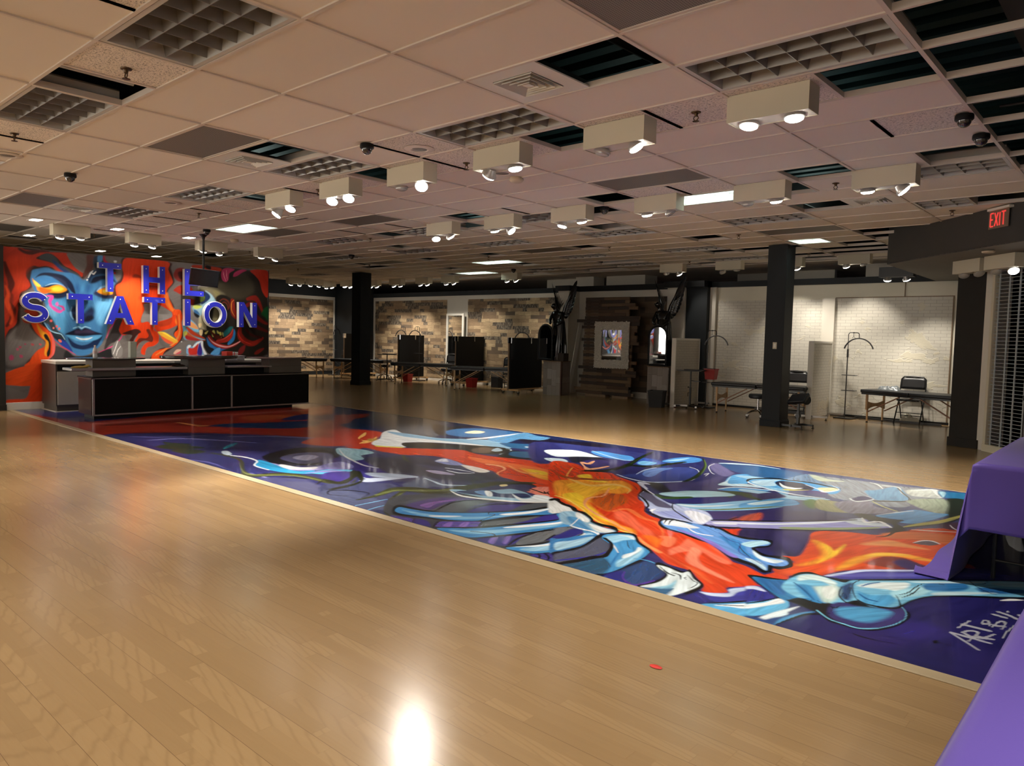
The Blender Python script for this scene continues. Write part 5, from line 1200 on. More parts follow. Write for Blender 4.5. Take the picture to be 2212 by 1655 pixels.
ART_FLOOR = '''B 24265c
P 9c2b1c 3|3,-12 208,20 246,43 212,179 221,300 229,482 275,461 363,390 379,281 468,342 619,226 561,173 498,133 435,74 401,-10 330,-18
P b83a24 8|270,9 290,62 355,109 425,152 480,143 412,67 376,-1
P c9603a 4|277,381 243,458 290,440 340,395 346,350
P b9502c 4|312,252 322,316 363,339 379,281 366,233
S d98a52 6.1,10.1,13,9.9 1.5|323.6,133.7 357,138 389.2,142.1 389.3,149.8
S 7c2014 16.4,27.7,28.4,17.6 3|302.7,40.3 311.2,90.1 315.5,164.9 316.9,226.9
P 12305c 2|393,154 387,191 410,241 425,299 455,310 488,272 496,233 461,192 414,157
P 1a2c66 2|388,278 351,322 340,359 400,325 412,296
P 30326a 3|411,-1 425,62 482,123 553,178 623,211 641,215 679,173 709,209 1010,4 983,0 884,6 728,0 547,11
P 3a3c78 6|450,51 531,134 603,186 651,155 574,77
S 6a6aa0 6.6,10.7,9.8,5.6 1.5|520.7,121.4 548.9,161.1 592.4,192.1 635.3,214.9
S 5f5fa6 4,8.6,4.5 1|442.2,22.2 477,56.4 491.6,100.6
P 14141c 3|692,68 666,94 659,132 688,167 719,158 761,123 772,85 743,64 719,60
P 34346e 3|668,53 648,87 640,126 660,149 667,110 693,70 735,54 707,47
P 5a5a86 4|714,81 697,117 716,139 745,131 767,104 760,77
P b8b8dc 4|716,97 715,117 734,118 748,95 732,90
S 0c0c12 4.2,7.9,8.1,2.4,1.1 1.5|727.5,58.1 761.9,68.1 773.6,99.9 747.6,134.5 718.1,156.9
P 3c3590 4|735,54 772,62 787,91 752,140 761,151 806,138 875,85 836,81 811,52 778,36
P a8a6e0 3|736,56 775,60 786,84 755,129 777,116 805,78 795,55 766,43
P f4f6ff 2.5|750,60 779,65 787,80 798,70 786,53 767,50
P 2f9fd8 2.5|732,39 710,56 736,56 791,50 804,66 817,54 799,39 771,33 751,32
S f4f8fc 3.3,3.7,1.9,1.7,2.3 .8|663.2,47.7 685.7,54.1 716.1,51 739,35.3 771.1,33
P 58b4e0 2|814,56 808,76 818,93 834,95 833,67
S e8eefc 0.7,1.2,1.8,1.6 1|720.9,160.4 770.9,135.2 810.1,118.5 830.3,118.6
S 7c7cc0 4.1,9.6,8,3.3 2|490.6,26.7 498,63.7 543.3,92.5 592.8,118.1
S 5c5ca8 2.2,5.1,1.1 2|635.9,-11.8 684.7,7.8 732.5,4.9
S 8a86c8 2.4,10,4.4 2|810.9,52.2 818.6,77.1 844,90.3
S 9c98d8 1.2,3.3,3.4,1.3 1.5|774.4,10.2 809.8,10.7 850.8,19.8 894.2,25.3
P 5a58a0 4|843,11 872,26 906,31 900,8 872,0
S 3c4024 3.9,6.1,4,3.5,14.9,16,9.4,7.4,6.3 1.5|632.4,38.9 659.7,43.4 701.2,39.7 757.9,12.3 787.2,4.5 800.5,29.9 828,41.3 870.2,41.8 882.7,55.9
S 6c7444 0.5,1.7,6,4.9,1.5 1.5|714.9,31 764.2,8.9 787.5,9.8 814.4,35.6 858.7,42.5
S 3c4024 3.6,3.1,5.6,8.1,2.4,3 1.5|830.8,96.7 864.8,73.4 886,50.6 895,18 878.7,24.9 874.1,46.2
S 1c1e14 3.5,6.6,9.1,6.5,4.2 1|802.8,2.6 815.4,7.5 819.3,21.5 825.6,28.7 836.3,36
S 1c1e14 2.4,1.7,0.9 1|820.1,12.8 834,9.9 848.3,8
S 1c1e14 2.4,2.4,0.8 1|854.5,42.5 865.9,27.9 878.3,11.7
P 2c3626 3|547,11 538,33 561,45 593,52 590,32 575,14
P 2c3626 3|512,35 530,40 555,54 560,36 534,29
P 303c2a 3|586,12 590,32 620,39 625,16
S 101010 1.6,1,0.9,2.6,2.9,0.9,1.4 .8|944.9,26.7 943.1,17.4 939.2,35.5 917.5,43.2 894.2,25.3 906.2,14.4 923.6,18.2
P 2fa0c0 1.5|610.2,64.7 594,76.9 576.3,101.1 599.6,83.9 615.2,66.1
P b8c8d8 1.5|627.6,55.1 632.1,60.6 656,53 659,45.3 645.1,47
P 4a4c78 6|802,2 839,34 891,14 924,18 931,42 981,4 929,2 855,-2
P 5a5c80 8|839,7 859,29 932,12 963,17 984,1 909,2
P 1a2450 2|275,460 299,474 427,480 584,497 735,483 892,488 954,396 868,354 732,328 608,318 485,365 349,408
P 4a5566 5|404,448 443,467 558,464 649,396 699,326 645,321 583,334 494,376
P a8331e 2|383,384 389,409 401,444 437,408 449,376 487,339 490,315 444,340
P 17355f 1.5|498,311.9 487.1,338.7 451.4,379.6 456.2,402 557.3,325 554.2,308.6 530.6,302.7
P 1c1820 3|647,393 626,428 627,455 645,466 644,438 659,397 671,376
P 3a6ea6 3|669,375 649,420 668,456 712,465 740,465 746,428 737,385 714,365
P f0ecd0 4|684,405 680,430 699,432 708,412 697,399
P 1a1c28 4|582,437 626,428 649,396 693,360 674,358 615,401
P 16142a 3|773,420 754,461 790,462 826,445 889,466 951,377 912,375 858,392 814,392
P c43a20 2|546,239 535,259 540,289 568,303 601,310 625,296 661,259 682,247 694,225 715,213 689,193 669,169 628,162 601,203 616,221 582,240
P f2c070 1.5|635.5,246.3 594.5,289.9 621.4,269.6 646.4,240.3 664.3,243.5 641.4,274 668.5,248.7 681.8,228.2 679.2,216 663.9,233.5
P b89040 2|653,248 656,262 673,254 676,239
P e8eef2 3|610,310 598,341 645,321 692,318 718,330 748,348 800,356 801,331 753,308 724,290 710,263 739,246 739,234 721,224 699,223 677,240 659,266
P 88b4d4 4|608,318 642,328 703,331 740,357 770,376 811,369 835,330 779,330 721,315 665,304
P e8e060 1.5|704.5,221 715.7,226.3 741.1,240.4 738.7,226 721.1,216
S f4f8fa 5.7,11.2,10,4.6 1|739.5,357 747.3,387 748,426 745,471.5
P 5a94c4 3|756,378 751,430 745,472 780,460 804,458 811,427 785,414 797,371
P 2a6090 4|792,365 822,383 856,407 893,400 901,363 868,354 833,344
P 1e2124 2|714,259 728,286 758,304 787,322 819,336 843,331 857,294 847,282 829,275 793,279 770,259 749,242
P 6a5850 4|807,296 806,320 829,315 841,289 827,281
P a8c0d0 2.5|830,308 821,329 839,319 841,305
S c8e4f4 1.4,1.6,1.6 .8|858.4,292.8 846.1,327.3 831.4,334
P 16181e 3|868,278 847,329 887,330 913,347 947,317 932,299 901,290 883,275
P 2c5c84 3|854,321 873,336 899,316 896,297 871,297
P cfe6f2 2|836,365 856,381 891,389 910,388 893,360 864,358
P e4f2fa 2|891,335 893,368 921,378 954,373 934,357 917,330
P d8ecf6 2|900,310 912,324 934,321 950,314 934,301
P 3c6ed0 2|918,398 922,419 940,417 954,396 934,387
P 2a2448 3|937,332 945,356 981,356 1013,308 995,287 955,313
S f0a070 3.4,1.8,1.5,7.8,5.9,4.8 1|960.8,346.5 962.4,321.8 981,305.8 988.1,284.4 995.1,310.2 1000.4,322.3
P d2401f 2|692,185 713,214 747,236 779,262 805,281 834,274 865,275 904,287 937,292 962,315 981,294 989,279 1010,292 1030,262 1060,238 1130,134 1129,121 1107,128 1080,146 1062,148 1051,144 1024,154 1018,155 1014,177 991,178 975,185 956,187 945,195 925,206 918,197 896,207 874,205 834,224 805,218 787,202 759,198 732,190
P e8703a 5|846,251 894,254 929,258 968,255 1003,231 977,222 931,235 886,232
P f0a23a 5|936,241 959,244 990,237 1016,246 1046,240 1086,183 1054,195 1019,210 986,212
P f2c83a 4|946,242 965,246 980,236 971,226
P f0c838 4|1009,249 1008,268 1024,255 1030,237
P e84a22 4|946,197 973,207 1001,209 1027,201 1003,192 979,184
P f09a30 5|1025,199 1032,225 1073,201 1114,142 1103,137 1076,149 1052,169
P f5c93c 4|1038,186 1039,205 1070,189 1089,156 1076,156 1058,167
P d23c1c 4|1083,165 1079,182 1090,187 1115,150 1105,146
P e88a78 4|1018,155 1015,176 1026,188 1038,186 1051,160 1048,148 1029,151
S f5b080 4.6,5.1,1.9,1.8,2.1,3.2 1.5|896,231.2 913.5,233.1 930.2,223.1 939.9,200.6 959.5,181.4 959.2,161.4
S f0a060 1.9,3,5.5,5 2|917.2,243.6 937.4,231.4 959.2,222.9 968,233.1
S f7c880 4.6,6.6,3.8 1|941.8,161.2 951.9,172.7 954.1,185.3
P f5b88a 1.5|956.2,162.7 957.8,179.4 964.8,177.5 964.4,159.6
P 3d3f66 4|711,196 762,195 790,199 828,217 844,222 888,209 928,204 956,187 978,182 994,182 1017,163 1018,147 971,102 921,99 877,88 799,130
P 35374a 3|775,154 807,178 888,162 933,193 956,187 961,163 936,135 887,129 849,118
P 3b2f8c 4|754,129 753,154 796,138 864,114 840,108 816,102 805,78 766,104
P 8a86cc 4|780,95 779,118 806,114 822,97 805,78
P 3a2c80 3|823,66 835,91 865,74 880,53 856,44
P 9cc4d4 3|693,173 721,189 753,184 758,161 781,147 779,132 743,143 724,150
S e8eef6 0.7,1.5,3,2.8,1.8 1|702.2,168.7 745.1,145.6 779.9,132.7 813.9,122.9 835.6,124.7
S c8d2e8 0.7,3.4,5.2,2.1 1|845.1,91.5 870.8,80.2 890.5,92.9 899.3,122.7
P b8c8e4 3|850,97 863,112 892,124 903,122 894,106 872,92
P c8d4ee 2.5|878,69 877,88 895,108 894,82 888,69
P 2c3048 3|786,180 835,211 859,200 894,193 886,183 835,172
P 8890c4 3|842,200 838,222 878,210 880,200 865,195
P d8dcec 2|843,201 837,221 856,209 851,204
P e8e4dc 2|880,206 898,209 924,204 930,195 924,188 904,193
P b0a8cc 2.5|880,153 888,162 907,163 918,159 901,150
S d8e0ee 2.2,2.9,0.9,3.4,1.8 .8|882.9,179.7 900.8,183.3 924.2,182.6 913.8,170.6 894.7,170.6
P 55607c 3|908,123 915,131 942,123 970,136 986,154 978,128 950,105 946,84 922,86 912,107
S c8dcec 1.1,2.7,4.5,2.1 1|910.1,125 930.9,119.7 948.5,116.7 969.9,136.3
P 3f4468 4|871,33 905,81 943,71 971,86 964,48 982,39 993,17 1013,-5 976,-1 921,0
P 51587a 6|895,17 910,34 961,30 990,14 973,1 925,-3
S 7ab2dc 1.3,2,1.3 .6|961.8,2.8 961.2,22.8 960.7,36.8
S 7ab2dc 1,1.7,1.2 .6|981.6,-1.8 978,13.7 977.1,26.4
S 26291a 3.9,11.6,5.9,10.8,3.3,6.9,5.8 1.5|850.3,47.2 875.1,47.4 862.7,70.9 837.7,93.8 879.4,70.7 891.1,47.5 894.4,25.6
S 3a3f22 2.6,6.4,13.8,19.8,22.9,17.8,16.7,14.4,8.7 1.5|945.4,16.2 943,39.7 932.5,68.2 943.2,80.2 966.9,90.1 970.4,110.7 973.9,140.8 977.8,163.4 998.5,186.8
S 3a3f22 6.1,5,3.1,2.5 1.5|942.9,71.5 963.6,40 992.5,10.1 1007.7,1.8
S 6a7442 3.8,6.5,6.8,5.3,3.6 1.5|940.9,41.3 936.8,64.6 949,78.3 962.8,93.8 968.1,108
S 6a7442 1.8,2,1.3 1.5|949.7,62.8 968.1,37.7 987.1,17
S 3a3f22 5,3.9,1.9 1.5|969.4,84.7 987,80.8 1003.8,77
S 4c5a30 3.6,2.9,2.1 1.5|789.2,198.2 814.8,180.6 831.3,174
S 2a3018 3.4,2.8,4.7 1.5|940.4,169.8 959.8,143.1 976.4,143.5
S 1c2014 5,6.2,2.6 1|992.6,170.9 994.3,182.1 1010.8,177.9
P e8d8a0 1|984,156.7 986,163.5 991.7,159.1 990.1,151.9
S 14141a 1.4,0.6,1.5,3.1,2.3,1.2,1.5 .8|939.8,32.4 940.3,25.3 930.2,41.1 909.5,34.2 898.3,21.6 910.8,11.7 927.4,18.6
P 42464e 2|956,52 961,65 972,85 999,107 1032,121 1072,142 1085,136 1085,77 1160,76 1210,5 1173,-1 1103,1 1036,1 1001,5 976,22
P 505460 3|980,41 978,65 986,88 1008,94 1021,100 1022,53 1022,40 999,35
P 4d3f7a 3|988,36 986,73 1007,96 1019,95 1006,69 1015,39 1004,33
P 7a5a9c 2.5|995,44 995,65 1003,81 1002,58 1009,42
P 545a62 2|1020,41 1013,77 1021,100 1033,85 1040,53
P 41357c 2|1039,56 1029,84 1039,106 1056,117 1061,89 1054,65
P 4a5058 2|1061,89 1056,117 1075,139 1080,123 1071,93
S 14141a 1.6,3.8,3.3 .8|1019.6,40.5 1007.6,74.9 1020.8,100.5
S 14141a 1.9,4.2,3.3 .8|1039.6,52.6 1034.2,86.5 1056.6,118.1
P 8fb4cc 2|970,103 971,112 988,118 999,140 1005,151 1023,149 1038,142 1043,152 1058,149 1067,140 1047,121 1025,105 995,103
P 2a3560 2|977,106 993,129 1011,128 1026,145 1040,136 1031,123 1010,112 989,104
P 6a90c0 2|989,116 993,128 1010,119 1009,111
P e8f0f4 1.5|993.8,125.4 999.6,127.8 1013.3,114.9 1010.3,111.5
P e4edf2 2|1018,136 1038,127 1042,135 1036,148 1047,152 1062,146 1067,138 1056,128 1042,120
S f2f4f0 0.9,3.3,5,4.7,3.4 .8|972.8,101.9 995.1,94.7 1019.1,102.3 1044.4,115.5 1064.7,134.1
S 0c0c10 2.2,1.1,2.2,2.4,1.6,3.1,2.2 .7|1067.7,137.4 1067.6,144.7 1058.2,153.1 1045.3,158.3 1036.8,165.1 1037.2,173.9 1036.2,182.9
S 0c0c10 2.4,2.4,3.2,0.5 .7|1014.7,165.8 1026.9,162.4 1038.7,159.1 1030.9,166.8
P 101216 1|993.8,15.5 983.7,27.7 988.7,33.1 1011.8,35.1 1032,44.4 1051.3,68.5 1068.1,96.5 1074.5,130.6 1089.1,136.3 1098.2,126 1098.9,101.3 1080.7,66.6 1072,39.9 1052.7,24.8 1032.1,17.1 1016.9,9.5 1006.7,7.6
P 3f86c2 1.5|995.5,17.4 990.4,26.3 1003.2,29 1020.1,34.6 1040.4,50.4 1059.8,74.6 1075.2,104.3 1078.1,124.3 1090.2,114.1 1093.4,101.6 1075.2,72.7 1067.9,44 1049.8,27.5 1029.1,19.8 1012.1,13.5 1003.2,13.1
P 7ab4dc 3|999,22 1021,27 1041,36 1060,53 1071,77 1079,99 1074,74 1061,44 1042,28 1021,20
P e6f2f8 1.2|1028.8,25.4 1036.9,34.2 1047.9,43.1 1041.8,32.3 1033.2,24.1
P eaf4f8 1.5|1064.1,69.9 1072.4,91.5 1079.6,119 1080.9,97.5 1073,75.2
P e8e6e0 2|1078,124 1081,134 1094,128 1098,119 1094,109 1090,104
S 101014 0.4,0.9,0.8,0.8 .5|1052.7,70.1 1057.9,63.1 1062.8,65.3 1067.2,43.3
S 101014 0.8,0.7,1.7,1.7 .6|1088.4,135.5 1097.2,128.2 1100.4,118.7 1098.4,107
P 3b3184 2|1029,10 1039,13 1054,4 1047,2 1034,2
P 5a4a9e 2|1056,6 1048,16 1053,24 1071,41 1080,29 1066,12
P 8a6cc0 2|1060,11 1055,21 1057,24 1065,13
P 8a6cc0 2|1069,19 1063,29 1066,33 1073,22
P 5f646a 2|1079,33 1073,44 1082,65 1090,89 1093,68 1090,49
P 37308a 2|1091,52 1093,71 1092,94 1097,102 1107,92 1101,74 1094,58
P 5a4aa0 3|1009,4 1027,9 1034,2 1013,2
S 0e0e12 1.1,1.6,2.1 .7|1056.6,4.2 1048.9,15.1 1048.1,19.8
S 0e0e12 1.1,1.8,2.8 .7|1079.8,29.1 1072.6,40.6 1073.4,45.4
S 0e0e12 1.1,0.8 .7|1036.2,1.4 1028.9,9.5
S 0e0e12 2.5,3.5,3.7,3.3,2.4 .7|1058.6,3.7 1079.2,25.7 1090.4,48.5 1102,72.1 1108,91.4
P 3f8ac6 1.5|1061.2,3.8 1081.2,23.6 1092.9,45.7 1103.2,70.6 1108.5,90.7 1095.5,103.9 1096.4,111.2 1105.4,114.6 1120.5,109.6 1130.4,102.7 1129.2,84.6 1122.8,61.8 1114.5,42.6 1104.5,19.4 1097.4,4.7 1085.2,1.5
P 82bce0 3|1071,7 1089,23 1101,44 1114,73 1116,93 1119,74 1110,48 1098,20 1085,9
P f0f6fa 1.5|1094.1,41.6 1100.3,59.1 1109.9,77.9 1113,89.8 1106.8,97.8 1106.9,100.9 1113.2,92.8 1116.5,82.1 1109.3,63.3 1099.8,45.1
P e6eaec 2.5|1099,108 1101,119 1113,117 1126,109 1130,102 1123,101 1114,103 1107,101
S 0c0c10 2.5,5.1,2.8,1.9,1 .7|1096.4,111.2 1100.2,125 1115.6,116.3 1128.4,106.3 1132.7,99.5
S 101014 0.9,1.3,1.4,1.2 .5|1119,47.4 1120.2,59 1122.7,69.6 1127,79.6
S 101014 1.1,1.5,0.4 .5|1084.8,16 1100.3,22.5 1106.2,18.9
P 3c3488 2|1102,4 1109,22 1121,49 1123,41 1129,15 1125,4
P 7a62b4 2|1113,5 1107,15 1109,19 1119,4
P 7a62b4 2|1121,11 1112,25 1114,28 1125,11
P 6a6e74 2|1131,14 1121,35 1120,51 1127,72 1129,82 1133,76 1138,48 1138,29
P 2f2c80 2|1138,38 1135,54 1133,76 1141,78 1145,73 1147,58 1143,44
S 0e0e12 1.4,2.5,2.2 .7|1128.6,7.7 1121.8,25.8 1119.8,49.3
S 0e0e12 1.1,2,1.6 .7|1138.6,36.5 1133.8,55.5 1133.5,75.8
S 0e0e12 2.2,3.2,3.2,2.1 .7|1101.6,6.8 1110.7,26.1 1119.8,50.8 1129,81.7
P 3f8cc8 1.5|1131,3.7 1142,24.1 1145.3,48.2 1146.6,69.1 1140.9,78.4 1130.1,80.2 1132.5,88.2 1145.7,86.2 1156.6,77.3 1163.8,60.8 1165.1,44 1161.3,20.6 1155.3,8.1 1143.4,3.9
P 9acbe8 2.5|1140,8 1148,30 1151,56 1147,77 1156,72 1159,52 1157,26 1150,11
P f0f6fa 1.5|1133,8 1144,28.5 1146.4,54.2 1145.8,73.3 1148.9,69.1 1151.4,47.6 1147,24.9
S f2f6f8 1,3.1,2.2,1.3,0.6 .7|1127.2,82.5 1122.9,94.6 1138.9,84.3 1151.9,82.4 1159.3,70.3
S 0c0c10 2.8,3.9,3.3,1.9,1.2 .7|1153.3,4 1161.9,20 1166,42.7 1164.4,61.4 1157.2,77.9
S 0e0e12 2,2.4,2.7,2.1,1.4 .7|1129.4,4.2 1140.4,26 1143.2,43.7 1147.2,57.5 1146.2,71.2
P 3c3488 2|1153,3 1163,16 1174,4 1165,2
S 0e0e12 1.6,1.4,1.7 .7|1155.3,8.1 1160,5 1161.5,0.6
S 0e0e12 1.8,1.6,1.2 .7|1158.8,11.7 1164.9,8.1 1168.7,2.2
S 0e0e12 1.3,1.5,1.1 .7|1161.4,16.5 1168.4,9.7 1174,2
P 50546c 3|1165,16 1167,41 1166,68 1189,35 1184,18 1176,4
S 2c2c8c 0.6,1.6,0.9 .8|1173.8,11.4 1173.3,18.8 1183.6,41.9
S 101014 1.8,2.4,1.5 .7|1176.3,1.7 1183.6,12 1188.6,34.7
P 37567c 3|1179,1 1185,10 1190,32 1214,9 1214,-1 1192,1
P 2a2c68 3|815,407 890,434 971,472 1059,482 1142,473 1248,199 1212,165 1191,188 1136,212 1129,205 1091,240 1065,269 1031,284 1028,310 1011,321 1006,294 990,296 979,294 951,306 921,282
P 33397a 4|842,423 890,434 957,440 978,438 990,387 948,402 924,387 889,387
P 1c1e30 3|895,380 931,382 960,365 1003,355 1010,341 964,332 951,317
P e0eef6 2|873,361 889,387 910,391 947,374 954,372 931,355 913,334
P cfe4f0 2|912,313 928,327 947,313 940,299
P 4f96e0 2|918,401 927,412 954,409 974,407 990,387 981,377 958,375 934,385
S a8d4f8 1.8,3.2,4.2,3.2 1|916.2,405.7 948.4,389.1 981,376.8 991.3,382.8
P 38306e 4|956,329 963,356 1000,357 1007,327 1000,308 983,310
S f6b48a 2.2,8,2.7,2.3,9.2,6.5,3.5 1|963.1,343.4 969.7,322 957.7,325.2 978.1,303.9 990.6,295 994.4,306.8 994.9,325.8
P 2e55b0 3|1000,376 990,407 1008,409 1038,385 1033,362 1018,357
P 7cc0f0 2|1004,373 1002,390 1019,391 1023,373 1015,364
P 4c92dc 2.5|1017,407 1015,436 1025,461 1040,460 1050,439 1043,414 1028,402
P a0d4f6 2|1019,410 1022,432 1029,453 1030,423
P 3a4a9a 3|1041,315 1034,353 1043,374 1062,391 1083,373 1094,346 1097,314 1086,288 1073,282 1052,289 1034,287 1037,300
P 6a90d8 3|1037,336 1038,358 1051,373 1052,347 1062,309 1052,308
S c8dcf4 0.9,2.4,1.6 .8|1043.4,307.5 1035.4,338.6 1036.3,360.9
S d8e4f4 1.4,2.4,4.2,4.3,2.7,1,1.1,1.5 .8|1029.6,291.8 1049.9,282.1 1071.4,279.9 1084.6,290.5 1099.7,320.8 1088.9,359.8 1075.2,384.7 1060.3,394.3
S 0e1410 4.6,5.8,6.7,8.7,11.7,10.7 1|972.8,459.7 986.3,408.3 1001.2,364.8 1009.2,329.3 1007.7,296.3 990.2,281.1
S 223414 2,3.1,3.3,2.8 1|976.3,442.9 991.3,395.2 1005.8,352.9 1012.8,328.2
S 14200f 9,11.9,8.8,6.2 1|1004.1,350.9 1028.2,362.3 1033.4,390.9 1038.8,420.8
S 203016 2.3,3.1,4.4,5.7,4.8 1|1042.3,461.9 1067.2,419 1084.5,374.7 1095.4,338.6 1098.7,310.9
S 5a7a34 1.1,1.5,1 1|1047.3,455.2 1071.2,412.5 1090.9,362.2
P 1c1e28 3|1076,277 1089,283 1117,255 1126,250 1115,245 1097,255
P 4a457e 4|1091,290 1109,327 1111,375 1129,324 1146,302 1127,281 1116,260
P 6b679c 4|1065,440 1078,443 1103,407 1113,397 1115,371 1099,382 1074,416
S f0f4f6 1,0.9,1,1 .6|1068.9,438.3 1073.4,415.1 1092.1,383.4 1100.3,374.9
S f0f4f6 1.3,1.2,0.6 .6|1093.4,365 1093.6,375.1 1098.9,356.8
P 26508a 3|1072,448 1096,464 1145,465 1161,423 1138,397 1112,406 1090,423
S c8e4f4 3.2,9.9,6.4,2.9 1|1071.5,447.3 1085.1,457.3 1108.3,467.1 1135.6,465.4
P 5aa8e4 3|1133,328 1120,367 1118,393 1133,410 1158,430 1178,379 1156,371 1144,367 1149,346 1138,334 1131,321
P d0ecfa 2|1131,322 1127,348 1119,375 1134,337 1148,349 1168,343 1154,335
P a0d0f0 2.5|1119,385 1138,397 1156,399 1141,377
P 4a9ade 2.5|1141,300 1144,320 1166,333 1180,340 1173,317 1156,305
S e8f4fa 1.6,3.5,3.8,2.3 .8|1139.6,302.8 1147.3,323.5 1166.3,332.8 1180.4,336.8
P 8fc6ec 2.5|1144,367 1150,384 1170,400 1200,324 1180,340 1162,344
P 2a3c78 2|1163,383 1164,394 1171,397 1183,367 1175,367
P f4f8fa 1.2|1167.4,380 1173.4,391.1 1177,382.1 1173.4,373.8
P 3a6030 3|1154,289 1160,295 1166,294 1164,285 1166,273
S 3c5028 10.6,13.9,11.3,8.4,5.7 1|1150.6,292 1159.3,297.8 1170.1,298.7 1183.8,292.3 1190.2,292.4
P b8e0ee 2.5|1111,241 1116,257 1125,274 1141,289 1155,293 1165,286 1153,265 1136,243 1120,236
P 2c2c78 3|1121,223 1142,242 1162,268 1187,285 1183,270 1164,243 1139,216
S 33581a 5.4,9.6,9.8,7 1|1111,233 1121.6,227 1129.9,232.7 1139.4,246.7
P 8fc2e6 3|1144,212 1160,229 1176,263 1193,296 1204,312 1216,281 1204,246 1179,212 1162,204
P d8ecf6 2|1145,213 1163,223 1182,250 1172,226 1158,211
S 708050 3.1,4.5,2.9 1|1166.8,205.4 1189.4,233 1216.3,281.1
P 3c2f6a 4|1180,205 1207,240 1221,268 1234,235 1210,209 1199,192 1191,189
P a8402c 5|1203,196 1205,221 1212,237 1215,220 1210,199
S 14101c 1.8,2.7,3.3,2.8 .8|1203,193.5 1206.8,216.8 1214.9,242.9 1224.7,259.4
P b8c4e8 2|1145,210 1160,207 1176,206 1191,188 1195,177 1195,161 1186,160 1175,161 1160,161 1150,166 1142,175 1129,186 1121,196 1103,217 1096,231 1096,243 1114,229 1136,212
P 5a5878 3|1101,222 1097,236 1109,231 1123,218 1138,208 1150,196 1139,191 1126,201 1115,209
P e6eaf6 2|1163,193 1170,200 1188,191 1193,178 1193,164 1178,175
P 9aa4dc 3|1150,178 1160,189 1180,171 1168,164 1149,171
S 121218 0.8,1.3,1.8,1.5 .6|1139.3,216.1 1152.5,192.7 1172.9,174.7 1184.7,165.9
S 121218 1.3,2,1.3,8.1,1.8,2.6,1.9,2.1,3.7,3.2 .7|1066.8,270.3 1089.3,246.5 1109.5,231.4 1092.2,241.9 1100.2,221.1 1114.1,208.3 1131.2,187.9 1137.4,170.4 1151.7,162.8 1161.5,156.8
S e8ecf6 1.4,1.4,1.5 .7|1076,263.9 1095.1,245.2 1110.3,232.2
P d8dcf0 1.5|1067.5,271.2 1072.2,276.5 1082.9,271.6 1078.3,266.5 1093,250.7 1085,253.5
P f4f4fa 1.2|1140.7,173.9 1141.4,183.7 1146.3,168.3 1148.6,168
P a8a8dc 2|1195,180 1209,192 1228,210 1240,220 1247,202 1233,188 1217,175 1203,165 1196,167
P e8ecfa 1.5|1198.1,177.7 1216.5,195 1241.1,217.2 1243.1,212.2 1219.6,188 1203.3,173
P 687a50 1.5|1217,177.7 1231.7,191.9 1246.3,204 1247.6,200.6 1230.3,184.5
S 0e0e12 2.9,4.4,2.9 .7|1194.3,181.5 1210.5,197.9 1238.8,223.1
S 0e0e12 2.7,4.1,4.1 .7|1208.1,163.2 1224.2,178 1248.3,198.9
P 2c2658 4|1213,162 1232,181 1249,197 1280,117 1263,128 1251,132 1258,139 1256,153 1246,159 1227,153
P d84020 4|1211,162 1217,166 1223,172 1229,155 1224,152 1218,152
P 4a3a80 5|1225,169 1232,180 1242,168 1233,159
P d8431f 2|936,294 951,312 970,306 991,287 991,277 1010,289 1022,293 1038,282 1060,272 1075,262 1091,241 1100,221 1111,204 1121,196 1131,182 1140,167 1152,157 1163,153 1169,139 1179,130 1190,127 1206,122 1221,120 1237,105 1253,89 1266,85 1280,77 1283,80 1288,98 1296,76 1289,74 1280,68 1276,67 1286,56 1291,53 1276,38 1280,29 1274,22 1268,21 1264,31 1254,41 1245,50 1228,52 1216,61 1205,71 1189,82 1180,90 1174,97 1163,93 1156,100 1146,99 1130,107 1116,118 1100,124 1090,136 1072,142 1060,148 1047,155
P f09a2e 6|1008,213 1020,235 1032,257 1054,265 1076,247 1088,222 1086,198 1096,169 1115,152 1130,123 1150,113 1165,110 1174,97 1155,104 1140,107 1117,120 1090,137 1068,151 1045,167
P f6cc34 4|1052,168 1056,186 1069,179 1085,156 1106,142 1129,122 1138,121 1150,113 1141,114 1123,121 1101,136 1078,149
P f7d23e 4|1005,254 1010,269 1027,251 1035,252 1048,249 1041,241 1025,240
P f4b832 5|1026,208 1034,225 1054,222 1055,240 1064,250 1073,228 1066,212 1070,194 1077,175 1059,182
P b8521a 6|1079,176 1075,200 1082,208 1094,207 1111,185 1115,164 1118,144 1104,151 1093,158
P d23a18 5|1088,160 1104,151 1119,144 1125,151 1120,182 1119,194 1135,173 1146,141 1134,149 1128,143 1133,126 1119,133
S f4c060 1.1,1.4,5,8.5,8.8,2.4,0.9 2|973.2,287.5 1001.4,240.5 1022.1,228.3 1046.1,221.9 1057.9,243.4 1080.5,236.6 1090.3,217.4
S f0a070 1,2.5,3.6,1.9,2.9,2.7,2,1.4 2|1064.2,226.2 1081,192.5 1077.4,174.6 1090.6,149.7 1112.8,131.9 1136.8,119.5 1157.7,106.9 1175.3,97.9
S a84a18 3,8.6,10.7,8.3,4.6 3|987.4,243.3 1006.7,237.4 1021.2,244.9 1037,254 1047.9,266.4
S f7d860 2.3,2.1,1.7,1.9,2.1,1.9 1.5|1050.9,159.2 1070.6,153.6 1099.3,134.7 1129.4,111.6 1152.9,101.8 1171.3,98.1
S e8703a 3.5,5.6,4.5,3.3,1.4,0.9 3|1122.1,147.8 1125.4,163.2 1151.4,145.9 1166.6,141.3 1186,118.3 1195.9,98
P ee6a4a 5|1123,149 1132,153 1162,126 1178,115 1193,94 1177,104 1164,113 1146,124 1136,130
P f0784e 3|1189,108 1198,113 1205,104 1209,87 1200,90 1196,102
